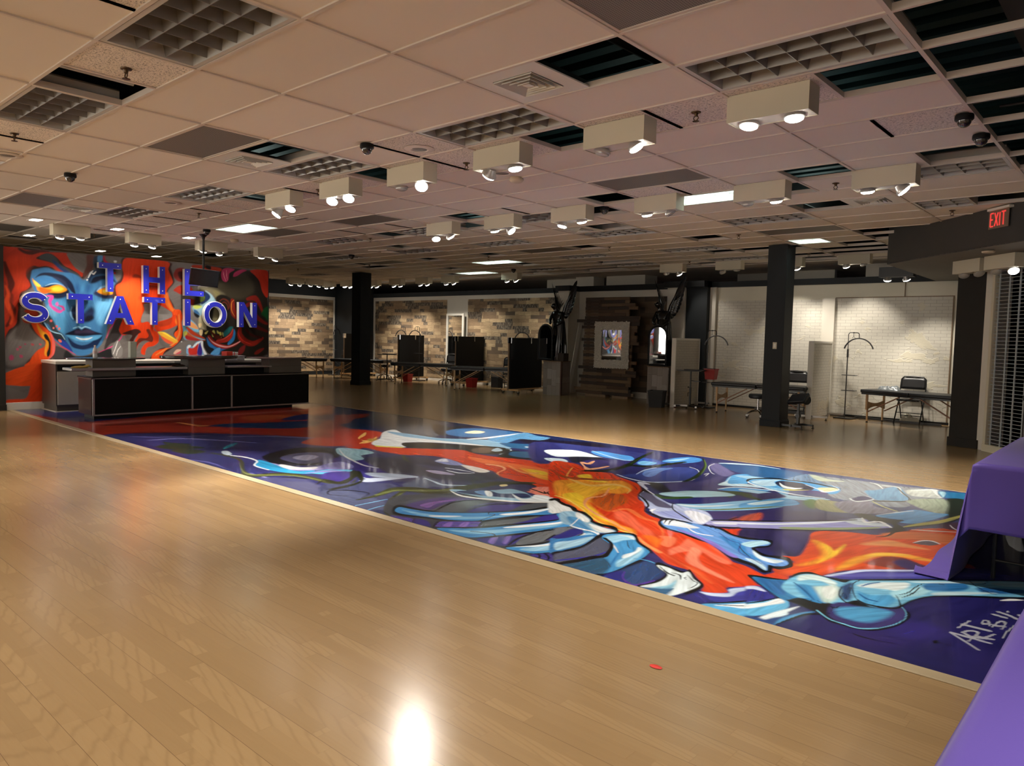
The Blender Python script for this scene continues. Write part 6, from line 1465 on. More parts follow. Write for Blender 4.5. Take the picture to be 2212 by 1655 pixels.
P f07a5c 4|1212,83 1212,98 1208,119 1230,110 1247,96 1257,82 1249,81 1230,94 1224,88 1220,80 1219,71
P f28a6c 3|1229,74 1222,93 1221,100 1230,94 1236,78 1247,65 1265,55 1275,48 1263,51 1247,58 1236,64
P e84a24 5|1194,127 1216,120 1234,106 1253,89 1248,90 1230,101 1211,114
P ee6a3a 5|1205,76 1232,60 1246,55 1266,38 1256,43 1238,56
S f49a5c 1.4,3.4,3.8,1.7 2.5|1179.8,93.8 1192.7,82.1 1209.3,72.1 1211.3,70.3
P f0701f 6|1180,99 1185,104 1196,98 1203,80 1192,89
P dfe3e4 3|1053,147 1060,148 1070,140 1083,135 1095,127 1100,123 1099,114 1091,108 1085,107
S 0c0c10 4.5,7.4,3.6,4.8,4.6,5,5.2,3.4,4.4,7.1,6,2.8,2 .7|1059.8,141.6 1059.6,148.2 1067.3,143.3 1078.7,136.6 1089.7,133.2 1099,125.6 1106.4,124.9 1122,114.2 1129,106 1140,102.6 1149.9,103.3 1158.1,97.9 1160.5,93.5
P 8fb6d0 3|1094,111 1098,122 1108,121 1124,111 1129,104 1145,98 1157,97 1160,91 1155,83 1148,82 1138,81 1127,84 1115,86
P e8ecec 2|1103,121 1111,119 1125,109 1129,101 1121,103 1112,109
P e6e9ea 2|1132,99 1146,97 1158,95 1156,86 1147,86
P 4f8cbc 3|1107,103 1115,107 1132,94 1148,82 1146,76 1128,84
S f0f4f6 1,0.9,0.9 .6|1125.9,82.5 1122,93.3 1112.6,114.9
S f0f4f6 2,2.7,2.4,0.9,0.8,0.8 .7|1128.1,82.4 1138.3,81.4 1147.4,81.8 1155.8,77.1 1160.5,69 1173.6,34.7
P 3a7cb8 2|1140,47 1147,64 1153,74 1157,74 1162,62 1166,46 1164,28 1160,21 1159,16 1139,42
P a8d2ea 2.5|1147,38 1152,51 1154,66 1157,70 1162,50 1161,33 1158,24
P 2c2c7c 2|1135,55 1131,74 1139,80 1143,73 1146,58 1141,46
P 6a6e78 3|1122,69 1130,80 1134,63 1134,54
S 0c0c10 3,3.9,3.6,3.3,3.8,5.7 .7|1162.9,17.8 1165.2,33.4 1166.2,46.1 1161.1,65.4 1158.1,75.2 1158.9,78.3
P 54586e 3|1164,17 1168,36 1165,56 1162,71 1172,65 1181,54 1188,39 1187,23 1179,9 1174,3
S 34329a 1.7,2.8,2.4,1.2 1.5|1172.9,5.2 1180.1,19.6 1184.9,31.8 1184.8,46.3
P 0c0c10 .8|1160.4,73.3 1157.2,80.8 1160.5,93.5 1172.5,99.3 1181.2,90.9 1188.9,82.2 1202.8,72.8 1209.1,64.4 1212.7,53.6 1215,32.2 1213.8,8.7 1210.2,2 1190,33.5 1184.3,49.6 1177.1,61.6 1167.3,67.7
P 4796d0 1.5|1163,71.7 1159.2,80.8 1163.2,89.5 1173,95.4 1181.4,86.8 1189.3,78.5 1203.1,69.4 1207.3,62.5 1210.3,47.7 1212.5,23.1 1210.4,5.2 1208.5,3.2 1205.3,18.8 1190,33.5 1186.9,48.6 1180.1,60.7 1172.8,65.2
P 9ed0ec 3|1163,76 1166,88 1176,91 1181,86 1177,78 1176,68 1170,71
P d8ecf4 2|1166,88 1175,93 1182,85 1174,88
P 9fd4f0 3|1201,35 1202,53 1195,72 1202,65 1209,42 1209,23
P e8f6fb 2|1197,48 1198,60 1194,71 1199,67 1202,50 1201,41
S 2e72ae 0.8,1.4,1.6,1 2|1176.1,64.6 1190.1,51.9 1199.3,32.7 1206.9,14
S f0f6f8 0.8,1.5,0.7 1|1167.8,72.5 1182.4,59.3 1191.5,49.7
S 0c0c10 0.4,0.7,0.4 .5|1179,80.1 1187.4,68.5 1192.3,63.8
S 0c0c10 0.5,0.8,0.4 .5|1192.8,29.4 1199.5,26.1 1205.8,19.3
S 0c0c10 3,3.7,3.8,3.3,1.7 .7|1208.6,1.8 1213.6,11.5 1212.5,36.2 1211.3,55.8 1207.6,66.5
S 0c0c10 4.6,5.1,5.8,4.1,2.4,2.3,3 .7|1178.3,0.6 1183,15.7 1186.4,29.7 1189.6,36.7 1183.3,52.4 1176.1,64.6 1164.4,73.2
P 2f5878 4|1182,1 1189,20 1192,33 1204,21 1209,4 1191,4
P 2f4c80 4|1214,15 1215,49 1221,49 1236,32 1238,13 1238,1 1231,0 1222,8
P 2a2f88 4|1212,3 1215,19 1225,6 1234,0 1223,0
S 5a3a9c 0.6,0.8,2,2.5,1.7 1.5|1217.2,18.4 1222.2,8.3 1230.2,2 1235.7,2 1238.9,16.7
P 30306e 4|1208,66 1228,52 1238,49 1228,43 1216,50 1213,47
S 5aa8dc 1,1.7,0.7 1|1205.9,46.6 1214.8,48.8 1222.6,46.7
P 0c0c10 .8|1221.5,47.3 1223.5,51 1233.3,47.9 1243.4,45.4 1243.7,52.1 1253.6,40.6 1262.9,32.7 1265.7,24.5 1265.6,11.1 1262,2.3 1262.4,10.5 1237.7,1.3 1239.6,11.7 1239.5,26.2 1236.1,34.8 1228,39.1
P e2f0f5 1.5|1224.4,45.2 1231.3,45.8 1243,41.9 1245.3,47.5 1253.6,37.7 1261.4,31.2 1262.9,24.3 1262,12.6 1259.7,1.2 1255.6,0.9 1254.5,13.1 1249.9,8.3 1244.8,4.4 1238.6,2.2 1242,14.1 1241.6,25.3 1238.2,33.9 1229,40.1
P 8cc4de 3|1244,5 1249,15 1248,27 1254,12 1250,6
P 3a6a94 4|1241,1 1250,8 1254,12 1257,0 1251,-1
S 0c0c10 0.4,1.5,1.3 .5|1226.6,44.2 1237.1,35.8 1242.7,34
S 0c0c10 0.8,1.4,0.5 .5|1239,37.8 1244.6,37.5 1249.3,30.3
S 0c0c10 0.6,0.8,0.4 .5|1249.7,36.6 1249.2,34.7 1251.7,32.8
S 0c0c10 0.4,0.9,0.8,0.7,0.5 .5|1248.1,41 1255.6,33.9 1259.5,32.1 1261,25.2 1260.5,19.2
P 3c3f9c 3|1268,19 1274,22 1280,29 1278,37 1283,47 1289,54 1295,49 1302,43 1297,30 1288,16 1280,10 1273,13
P c8d8f4 2|1268,19 1274,22 1281,29 1278,36 1288,51 1289,46 1284,35 1284,24 1277,18 1272,17
P 34327e 3|1265,5 1269,17 1279,9 1277,3 1270,3
P 5db0e4 2|1278,1 1286,11 1298,27 1305,41 1310,41 1314,30 1310,13 1303,1 1297,-3 1286,-2
P f2f8fb 2|1284,5 1293,17 1301,29 1306,39 1311,34 1306,23 1298,12 1291,9
S 0c0c10 1,2,2.1,1.6 .6|1280.1,5.7 1289.5,17.7 1298.8,33.4 1302.4,43.4
S 0c0c10 0.7,1.3,0.6 .5|1284.8,6.9 1296.6,16.4 1303.6,29.6
P d8ecf6 2|1309,5 1314,19 1316,24 1318,19 1313,7
P 2c4c84 4|1293,-4 1304,0 1310,6 1320,14 1326,-1 1312,-5
P 3f4a7e 14|1150,470 1171,475 1184,471 1227,474 1268,471 1320,483 1351,307 1322,276 1296,261 1258,255 1240,256 1218,278
P 8c94a0 5|1171,456 1189,457 1231,461 1267,461 1297,472 1299,417 1295,361 1281,347 1262,351 1236,347 1202,388
P 2f6298 6|1103,451 1142,460 1168,452 1165,412 1144,397 1125,403
P 58a4de 3|1128,379 1141,377 1155,397 1178,414 1200,410 1222,403 1229,367 1211,362 1192,354 1163,352 1146,356
P b8daf0 2|1146,365 1150,382 1164,403 1163,384 1173,364 1163,352
P 1c2040 1.5|1165.8,379.4 1167.7,394 1188.3,396.8 1205.8,377.3 1202.3,358.7 1188.6,354.3 1176.5,363.6
P e8f0f4 1.5|1168.8,382.8 1179.1,370.4 1190.6,367.9 1196.9,373.4 1192.2,358.4 1180.8,360.7
P e8e060 1.5|1183.9,352.8 1194.2,358.4 1204.8,368.7 1198.7,357.5 1188.5,349.1
P 4c3a7c 2|1196,355 1209,369 1224,365 1219,356 1204,354
P b0d8f0 2|1155,321 1174,327 1192,326 1212,331 1226,336 1235,337 1221,318 1201,309 1180,312 1160,311
S e8f4fa 0.8,2.3,3.6,3.6,2.1 .6|1140.6,367.5 1150.9,354.4 1178.8,339.6 1206.9,335.4 1228.8,339.4
S 12141c 1.4,4.1,7.3,7.4,5.5,3.9 .7|1143.1,361.9 1139.9,379.4 1154.1,399.9 1174.2,405.6 1197.4,407 1223.5,397.1
P 4a4470 3|1175,300 1184,327 1201,319 1195,299 1190,287
S 3c4c2c 7,8.4,5.6 1|1165.9,296.8 1176.5,291.6 1189.1,285.8
P 62a8e0 2.5|1184,258 1191,285 1201,309 1213,309 1222,294 1214,276 1202,260 1191,242
P d0ecf8 2|1188,262 1196,287 1206,301 1203,280 1196,263
P c8d4c0 2|1176,443 1178,455 1199,443 1215,443 1206,433 1193,427
P 6f8cae 3|1167,406 1167,442 1171,456 1185,435 1204,414 1194,411 1179,411
P 4a7e38 5|1220,310 1222,326 1231,316 1238,287 1230,291
P a8a880 5|1226,330 1240,333 1268,332 1279,309 1262,292 1247,286 1235,296
P 8f8ca0 4|1242,328 1260,360 1274,339 1294,331 1276,301 1261,296
P 302c64 2|1248,354 1251,377 1262,376 1255,353
S e8f0f4 1.1,3.3,1,1.1 .6|1245.5,357.9 1254.8,348.6 1263,370.6 1253.8,380.5
P d8d8b0 1.5|1206.8,386.1 1217.2,397.7 1224.5,390.8 1220,371.1 1213.9,371.6
P 6a9cc4 3|1245,406 1252,421 1262,456 1278,422 1287,397 1286,383 1273,376 1264,371
S f0f4f0 2.7,2.6,1.2,0.8 .6|1249.9,450.1 1263,453 1274,424.1 1283.7,406.9
S 14161c 1.2,1.7,1.2,4,3.8 .6|1263.7,450 1276.8,420.1 1285.7,402.3 1287.3,384.4 1265.8,363.9
S f0f4f6 1.4,1.9,4,0.9,0.8 .6|1191.9,392.8 1212.1,376.9 1218.6,369.5 1225.2,391.6 1213.5,409.1
S f0f4f0 1.8,2.1,0.7 .6|1235.5,458.3 1244.4,452 1254.7,432.2
S e0e090 1,1.7,2.1,1.3 .8|1265.1,360 1275.8,346.8 1284.9,338.8 1293,333.3
P 6c6890 3|1289,379 1287,391 1304,396 1322,391 1319,364 1304,359
P c8d0cc 3|1273,445 1293,468 1303,442 1308,427 1294,419 1283,419
S f4f6f6 1.9,7.6,1.8,0.7 .7|1277.9,446.8 1292.3,466.7 1299.6,445.4 1307.3,429.6
P 2a76a8 3|1297,464 1307,468 1321,470 1327,438 1314,433 1306,435
P a8d8ec 2|1299,460 1304,462 1308,434 1306,438
P 1e2a22 4|1312,425 1327,435 1337,372 1333,336 1325,359
P 9aa894 5|1287,391 1311,424 1325,359 1318,352 1300,367
P 5aa0d8 3|1284,301 1294,331 1303,353 1318,352 1328,352 1317,299 1305,291 1306,301 1294,299
S e8f4fa 1.1,2.3,1.2 .8|1284,304.2 1294.1,328.9 1302.3,346.3
P b8b060 2|1311,278 1317,299 1327,324 1336,360 1338,350 1330,312 1314,279
S 15161c 2.1,3.5,2.6,1.3 .7|1313.6,275.7 1325.1,297.6 1333.3,316.1 1339.3,353.3
P 20231f 1.5|1268.8,293.2 1276.5,301.5 1294.8,294.7 1304.9,301.6 1304.4,285 1312.4,274.4 1314.8,267.7 1311.2,254.9 1308.4,243 1304.9,228.6 1307.1,259.5 1302.9,278.6 1290.7,280.2 1281,280
P 30285c 3|1198,227 1215,251 1242,275 1267,276 1280,279 1253,243 1230,215 1211,197
P b04a38 5|1206,209 1208,228 1212,237 1221,211 1211,198
P 9c9cd4 2|1212,196 1231,213 1254,241 1279,281 1289,269 1304,270 1303,259 1287,240 1264,213 1239,192 1221,176
P dfe8f6 1.5|1213.5,192.3 1232.7,208 1249.3,230.7 1265.6,255.7 1277.2,270.8 1262.5,240.1 1240.6,209.4 1215.8,187.4
P 8a9a70 2|1243,203 1261,220 1279,239 1299,263 1292,246 1264,213 1245,198
P d0dce8 2|1271,264 1278,282 1286,270 1295,275 1304,270 1289,259 1278,256
S f4f8fa 1,4.4,4.7,1.6 .6|1278.1,284.5 1285.6,269.8 1293,280.2 1305.2,266.7
S 0e0e12 2.7,3.4,3.9,3,2.4 .7|1221.5,174.9 1246.2,195.4 1270.4,216.8 1292.7,245.1 1308,267.5
S 0e0e12 2.9,3.8,3.7,2.7 .7|1211.3,197.2 1229.9,214.8 1259.5,249.1 1276.7,272.7
P 28224e 4|1224,170 1241,187 1266,207 1274,173 1282,134 1278,128 1266,131 1254,130 1251,130 1256,143 1256,154 1249,159 1233,150
P 3a3268 6|1246,185 1266,202 1273,165 1277,139 1268,144
P cf4a20 3|1266,207 1283,225 1304,234 1312,251 1322,280 1345,304 1348,285 1355,235 1350,215 1357,209 1372,198 1374,187 1358,174 1334,146 1315,123 1309,104 1305,95 1290,85 1281,91 1280,109 1285,117 1274,125 1282,134 1274,173
P e8561f 6|1283,131 1288,144 1298,147 1310,140 1321,148 1314,128 1303,102 1288,89 1288,114
P f2a02c 6|1274,181 1281,181 1293,163 1297,143 1296,122 1289,111 1293,131 1292,148 1284,165
P f4c432 4|1282,177 1289,173 1295,165 1295,188 1299,162 1299,144 1296,125 1295,151
P eda030 5|1309,145 1312,165 1319,179 1329,190 1341,193 1355,189 1343,184 1331,182 1321,171 1317,150 1314,128 1310,120
P f2c040 4|1314,167 1318,182 1329,191 1337,193 1329,183 1319,171
P 7e2a20 6|1320,150 1323,174 1334,182 1345,176 1353,167 1339,152 1330,150
P 3a2a5c 4|1332,166 1336,179 1346,174 1356,169 1344,156
P c8683a 6|1305,240 1318,262 1337,274 1348,276 1350,246 1330,241 1312,230
P e09050 6|1303,196 1314,223 1328,222 1342,218 1324,210
S f0e0d0 1.5,3,1.5 .8|1318.9,272.1 1329.2,278.6 1347,290.8
P 5a4c58 2|1330,229 1333,240 1338,246 1344,241 1340,231
S f0f0ee 0.7,1.6,2.3,1 .6|1329.5,230 1333.1,241.8 1338.5,245.5 1344.6,240.8
P 50304a 3|1331,304 1340,328 1345,300 1337,296
S f4f4f4 0.5,1.3,0.8 .5|1337,312.7 1341.1,302.8 1345.9,296.4
S 241c20 1,1.6,2,2.1 .7|1305.1,227.6 1310.1,236.3 1311.2,254.9 1317.4,266
P 0c0c10 .8|1167.8,142.6 1179.2,129.9 1194.2,127.1 1212.1,119.4 1227.6,114.8 1243.2,100 1255.4,91.1 1269,88.1 1277.4,80.6 1280.8,81 1282.4,85.8 1280.1,93.1 1284.1,94 1286.8,100 1287.6,107.4 1282.4,119.2 1277.2,124.5 1266,120.1 1258.3,123.4 1253.2,129.7 1258.2,138.9 1256.6,151.6 1251.5,158.9 1243.3,154.5 1226.8,152.6 1210.7,163.6 1194.8,161.4 1165.3,160.9
P 6a9ce0 1.5|1167.5,147.4 1171.6,157 1185.2,161.2 1198.3,160.1 1211,159.1 1224.4,150.1 1238.1,146.9 1248.1,153.1 1254.3,151.2 1256.4,143.1 1252,134.4 1250.9,127.3 1257.8,119.1 1264.3,114.8 1272.4,115.9 1279.7,116.4 1283.6,110.1 1283.4,103.1 1279.3,98.8 1275.2,97.9 1279.5,85.9 1275,87.8 1268,93.8 1255.3,98.1 1240.6,108.7 1227.4,118.7 1210.9,126.8 1192.6,130 1178.7,134.2
P e8f0fa 2|1167,152 1176,159 1189,155 1199,151 1192,144 1181,142 1175,140
P 8a78d0 3|1189,136 1206,131 1224,123 1239,111 1254,100 1249,98 1232,111 1215,122 1197,130
P 3f88cc 3|1220,141 1236,140 1247,127 1254,115 1268,107 1263,102 1248,113 1234,126
P b8e4f6 2|1241,133 1244,146 1250,153 1255,149 1252,138 1249,129
P dff2fa 2|1254,123 1264,114 1273,113 1279,114 1277,105 1269,105 1261,111
P c8e8f6 2|1258,101 1266,102 1276,92 1278,86 1272,91
S 3a4a9c 0.6,1.1,0.8,0.8,1,0.6 1|1215.6,149.8 1231.3,135.4 1240.4,132.4 1248.4,113 1261.1,104.2 1271.1,97.1
S 0c0c10 0.4,0.9,0.5 .5|1242.4,126.3 1250.6,115.3 1259.5,106.1
S 0c0c10 0.4,1.6,1.1 .5|1172.7,142.8 1168.5,153.7 1169.4,157.3
S 0c0c10 0.4,1.5,1 .5|1177,142.3 1171.9,154.7 1172.8,158.4
S 0c0c10 1,1.9,0.4 .5|1196.5,165.7 1201.4,163.4 1205.2,157.7
S 0c0c10 1,1.7,0.4 .5|1199.8,166.7 1204.7,164.5 1209.2,157.1
S 0c0c10 1.4,2.7,1.3 .5|1175,158.1 1181.2,159.5 1188.2,159.3
S f4f4fc 0.9,1.7,1.8 .7|1185.6,151.5 1203.1,136.5 1216.4,137.1
P 25225e 3|1320,25 1328,34 1337,28 1347,24 1355,28 1363,41 1366,62 1359,81 1364,103 1379,120 1412,152 1428,6 1418,-4 1392,-2 1366,-2 1343,0 1318,-1
P 31276a 16|1348,21 1363,31 1376,23 1364,7 1352,7
P 1f1f58 14|1374,11 1397,24 1413,14 1418,0 1397,1 1379,-1
P 31297a 14|1360,42 1373,60 1386,54 1379,34 1368,32
P 3c3c90 2|1310,101 1316,118 1324,134 1339,149 1359,171 1361,180 1374,189 1401,199 1407,191 1408,185 1372,157 1344,129 1327,111 1320,102
P c8d4f4 1.5|1309.1,102.4 1315.9,118.9 1321.1,131.6 1332.7,144 1350.6,161.4 1358.4,172.4 1361.4,178.8 1367.8,182.9 1356.8,166 1339.7,145.7 1325.2,130.7 1318.4,115.6 1314,105.8
P 5a58b0 5|1314,105 1323,124 1346,148 1369,174 1394,189 1360,151 1331,122
P 0c0c10 .8|1274.9,67.2 1277.2,71.3 1284.3,73.5 1295.6,78.4 1294.6,89.2 1295.9,98.3 1301,103.6 1308,101.3 1315.3,102 1324.3,106.2 1327.3,110.9 1343.9,129.1 1372.4,157.7 1402.3,184.7 1407.5,188.4 1411.7,150.4 1379.3,120.3 1366.3,105.6 1360.6,88.4 1360.2,77.1 1364.7,71.2 1366.9,63.3 1366.1,50.4 1363.5,39.6 1357.5,29 1349.5,25.5 1342.7,25.7 1336.7,26.7 1329.9,33.5 1318.9,38 1310,41.2 1302.9,41.1 1289.3,54.1
P 3282bc 2|1278,67 1286,70 1295,75 1301,78 1306,68 1320,58 1327,54 1323,50 1313,51 1309,42 1303,44 1289,56
P 2e6aa8 3|1281,67 1289,70 1295,73 1301,63 1305,49 1297,50
P 79bfe2 2|1296,77 1297,90 1300,98 1307,100 1317,98 1323,98 1325,106 1334,114 1350,131 1373,154 1408,184 1411,154 1379,124 1366,109 1360,93 1358,80 1355,72 1347,66 1338,71 1331,55 1320,58 1313,51 1303,56 1298,63
P d8eeee 3|1298,91 1303,99 1310,99 1319,94 1320,86 1312,90 1305,87 1301,81
P c8e0da 4|1312,74 1316,82 1320,88 1326,82 1329,65 1327,54 1320,58
P 3f8fc8 4|1303,72 1309,77 1317,67 1325,52 1318,53 1310,60
P e8f2ee 3|1317,76 1319,85 1325,78 1327,63 1323,62
P 3a3470 3|1330,57 1335,62 1339,61 1348,64 1355,72 1359,78 1363,70 1365,62 1364,48 1361,39 1354,30 1348,29 1341,30 1335,34 1331,42
P 4f9ccc 5|1334,50 1342,60 1352,66 1358,64 1357,51 1352,39 1343,37 1337,40
S 7cc8e8 0.9,1,1.3,1.3,1.1 .7|1327,38.2 1336.3,29.9 1343.1,28.4 1351.8,27.9 1358.8,34.9
S 7cc8e8 0.6,0.6,0.5,0.4,0.4 .7|1358.8,34.9 1363.5,46.6 1365.2,59.1 1363.3,69.8 1359.4,77.6
P 8ccbe8 3|1329,105 1340,119 1351,127 1352,112 1346,100 1337,100 1333,92
P e6f4f4 3|1330,98 1335,110 1345,121 1352,125 1352,106 1344,103 1335,98
P 4da0d4 4|1333,87 1341,86 1349,94 1354,88 1353,73 1347,67 1339,72
P a8dcec 3|1348,99 1354,115 1359,125 1365,128 1363,108 1357,97 1355,89
P 2e6ea8 3|1359,132 1374,150 1380,144 1377,132 1363,120
P 245a94 4|1384,148 1398,159 1405,163 1406,155 1389,139
P c8e6ee 2.5|1351,130 1368,147 1385,163 1377,152 1357,132
P c8e6ee 2.5|1367,118 1380,133 1394,144 1381,127 1368,113
P 9cd0e6 2.5|1388,165 1403,180 1404,169 1392,161
S 0c0c10 0.5,0.8,0.9,1.3,1.4 .6|1327.1,99.3 1324.5,87 1327.8,72.2 1332.1,65.1 1335,62.4
S 0c0c10 0.8,0.8,0.8,0.5 .6|1328,108.4 1327.1,99.3 1331.5,84.9 1335.9,74.7
S 0c0c10 0.5,2,3,1.3,0.7,0.4 .6|1336.3,73.6 1343.3,68.1 1352.6,69.4 1358.6,75.5 1355.1,88.5 1351.5,96.4
S 0c0c10 0.5,0.9,0.8,0.4 .5|1352.5,97.4 1355.6,106.6 1356.5,123 1358,131.5
S 0c0c10 0.4,1,0.4 .5|1355.3,94.4 1357.8,105.8 1358.2,121.5
S 0c0c10 1,1 .5|1365.4,137.9 1367.4,138
S 0c0c10 0.4,0.6,0.8,0.7 .4|1376.7,160.1 1382.5,149.6 1390.2,141.8 1394,141.2
S 0c0c10 0.5,0.6,0.4,1.2 .4|1381.8,153.7 1385.5,159.2 1385.7,166 1383.7,166.6
P 2e4a78 4|1324,89 1326,101 1331,85 1335,68 1330,69
S 0c0c10 0.4,0.6,0.4,0.4 .4|1330,68.6 1328.2,78.6 1331.6,73.2 1332.5,68.3
S 0c0c10 0.4,0.7,0.4 .4|1328.3,81.7 1328.3,90.9 1331.3,78.7
S 0c0c10 0.4,0.4,0.4,0.4 .4|1321.4,54.2 1327.2,49.1 1332.7,38.8 1333.5,34.5
S 0c0c10 0.5,1.2,0.4 .4|1324.8,52.1 1332.6,49.1 1333.9,53.1
S 0c0c10 0.4,0.4,0.6 .4|1316,51.5 1318,42.4 1319.8,42.9
S 0c0c10 0.4,0.4,0.4 .4|1319.3,52.1 1320.8,43.9 1323.4,42.5
S 0c0c10 0.4,0.4,0.4 .4|1328.9,48.1 1331.7,37.8 1334.4,35.5
S 0c0c10 0.4,0.4 .4|1332.1,48.6 1333.8,37.4
S 1a5a94 1,1.9,1.6 1|1335.5,83 1341.3,77.3 1346.6,77
S 1a5a94 0.9,1.6,1.3 1|1332.4,98.3 1334.3,106.6 1338,113.7
S 1a5a94 0.9,1.6,0.7 1.5|1300.6,75.3 1310,66 1320.3,53.1
P 34348a 3|1284,45 1288,53 1297,47 1303,41 1299,30 1294,22
P d0dcf6 2|1283,48 1288,52 1295,47 1288,46 1285,43
P 62b6e4 2|1295,21 1301,32 1305,40 1311,38 1314,30 1311,17 1306,6 1302,5
P f4fafc 2|1296,18 1302,29 1305,41 1310,37 1306,28 1301,17 1298,13
S 0c0c10 1.1,1.6,1 .6|1295,20.5 1299.8,29.5 1303.9,40.6
P e6f4fa 2|1309,5 1312,20 1315,29 1318,37 1317,26 1314,10 1312,4
P 4c94c8 3|1318,0 1318,14 1323,29 1327,35 1323,21 1320,7
S 0c0c10 0.7,1.5,2.2,2.3 .6|1318.9,-0.6 1321.2,12.4 1324.9,27.1 1329.4,33
P 2c4a84 4|1303,3 1309,5 1313,4 1316,7 1318,-1 1305,-2
S 0c0c14 1.1,1.8,0.6,0.6 .6|1352,18.4 1356.7,17.3 1364,18.2 1370.2,20.2
P 0c0c14 1|1383.1,37.2 1384.5,39.7 1385.7,36.7 1384.3,34.2
S 14142c 0.6,0.7,0.5 .5|1385,37.1 1390.4,37.2 1395.6,37.4
P f4f6f6 1|1397.5,130.1 1401.2,138.2 1407.5,141.7 1404.3,137.1
S b0b2bc 1.6,1.5 .3|1387.4,55.6 1401.7,40.9
S b0b2bc 2.4,2.3 .3|1387.8,56.1 1404,54.5
S b0b2bc 0.8,0.8 .3|1395.9,49.4 1396.6,57.2
S b0b2bc 1.2,1.7,2.3,0.7,2.2,1.8 .3|1391.5,59.8 1393.1,64.8 1396.4,66.9 1397.5,63.5 1396.4,57 1392,60.3
S b0b2bc 2.3,2.2 .3|1396.4,57 1404.3,61.2
S b0b2bc 2.4,1.5,1.2 .3|1398.6,60.2 1401.1,61 1403.8,69.4
S b0b2bc 1,1 .3|1388.5,65.3 1391.1,81.5
S b0b2bc 2.6,2.6 .3|1389.7,72.9 1401.1,73
S b0b2bc 0.7,0.9,1.4,0.8 .3|1396.9,80.2 1396.2,86.6 1398.1,88.6 1400.2,80.4
S b0b2bc 2.4,2.4 .3|1397.2,82.1 1399.7,83.7
S b0b2bc 0.9,1.1,2.3,0.7,0.7 .3|1401.4,80 1402.6,90.7 1404.5,93.3 1405.6,88.9 1405.3,79.3
S b0b2bc 2.4,2.4 .3|1402.3,83.2 1405.6,85.3
S b0b2bc 2.6,2.4,2.2 .3|1400.1,108.2 1404.9,106.2 1409.6,102.6
S b0b2bc 2.7,2.7 .3|1399,101.9 1404,100.7
S b0b2bc 0.7,0.8,0.8,0.7 .3|1409.5,103.7 1410.2,95.9 1408.1,78.7 1408,66.4
P c8cad4 .5|1403.1,113.1 1403.9,113.9 1404.2,111.6 1403.4,110.8
P c8cad4 .5|1408.5,111.5 1409.3,112.4 1409.7,109.5 1408.9,108.6'''
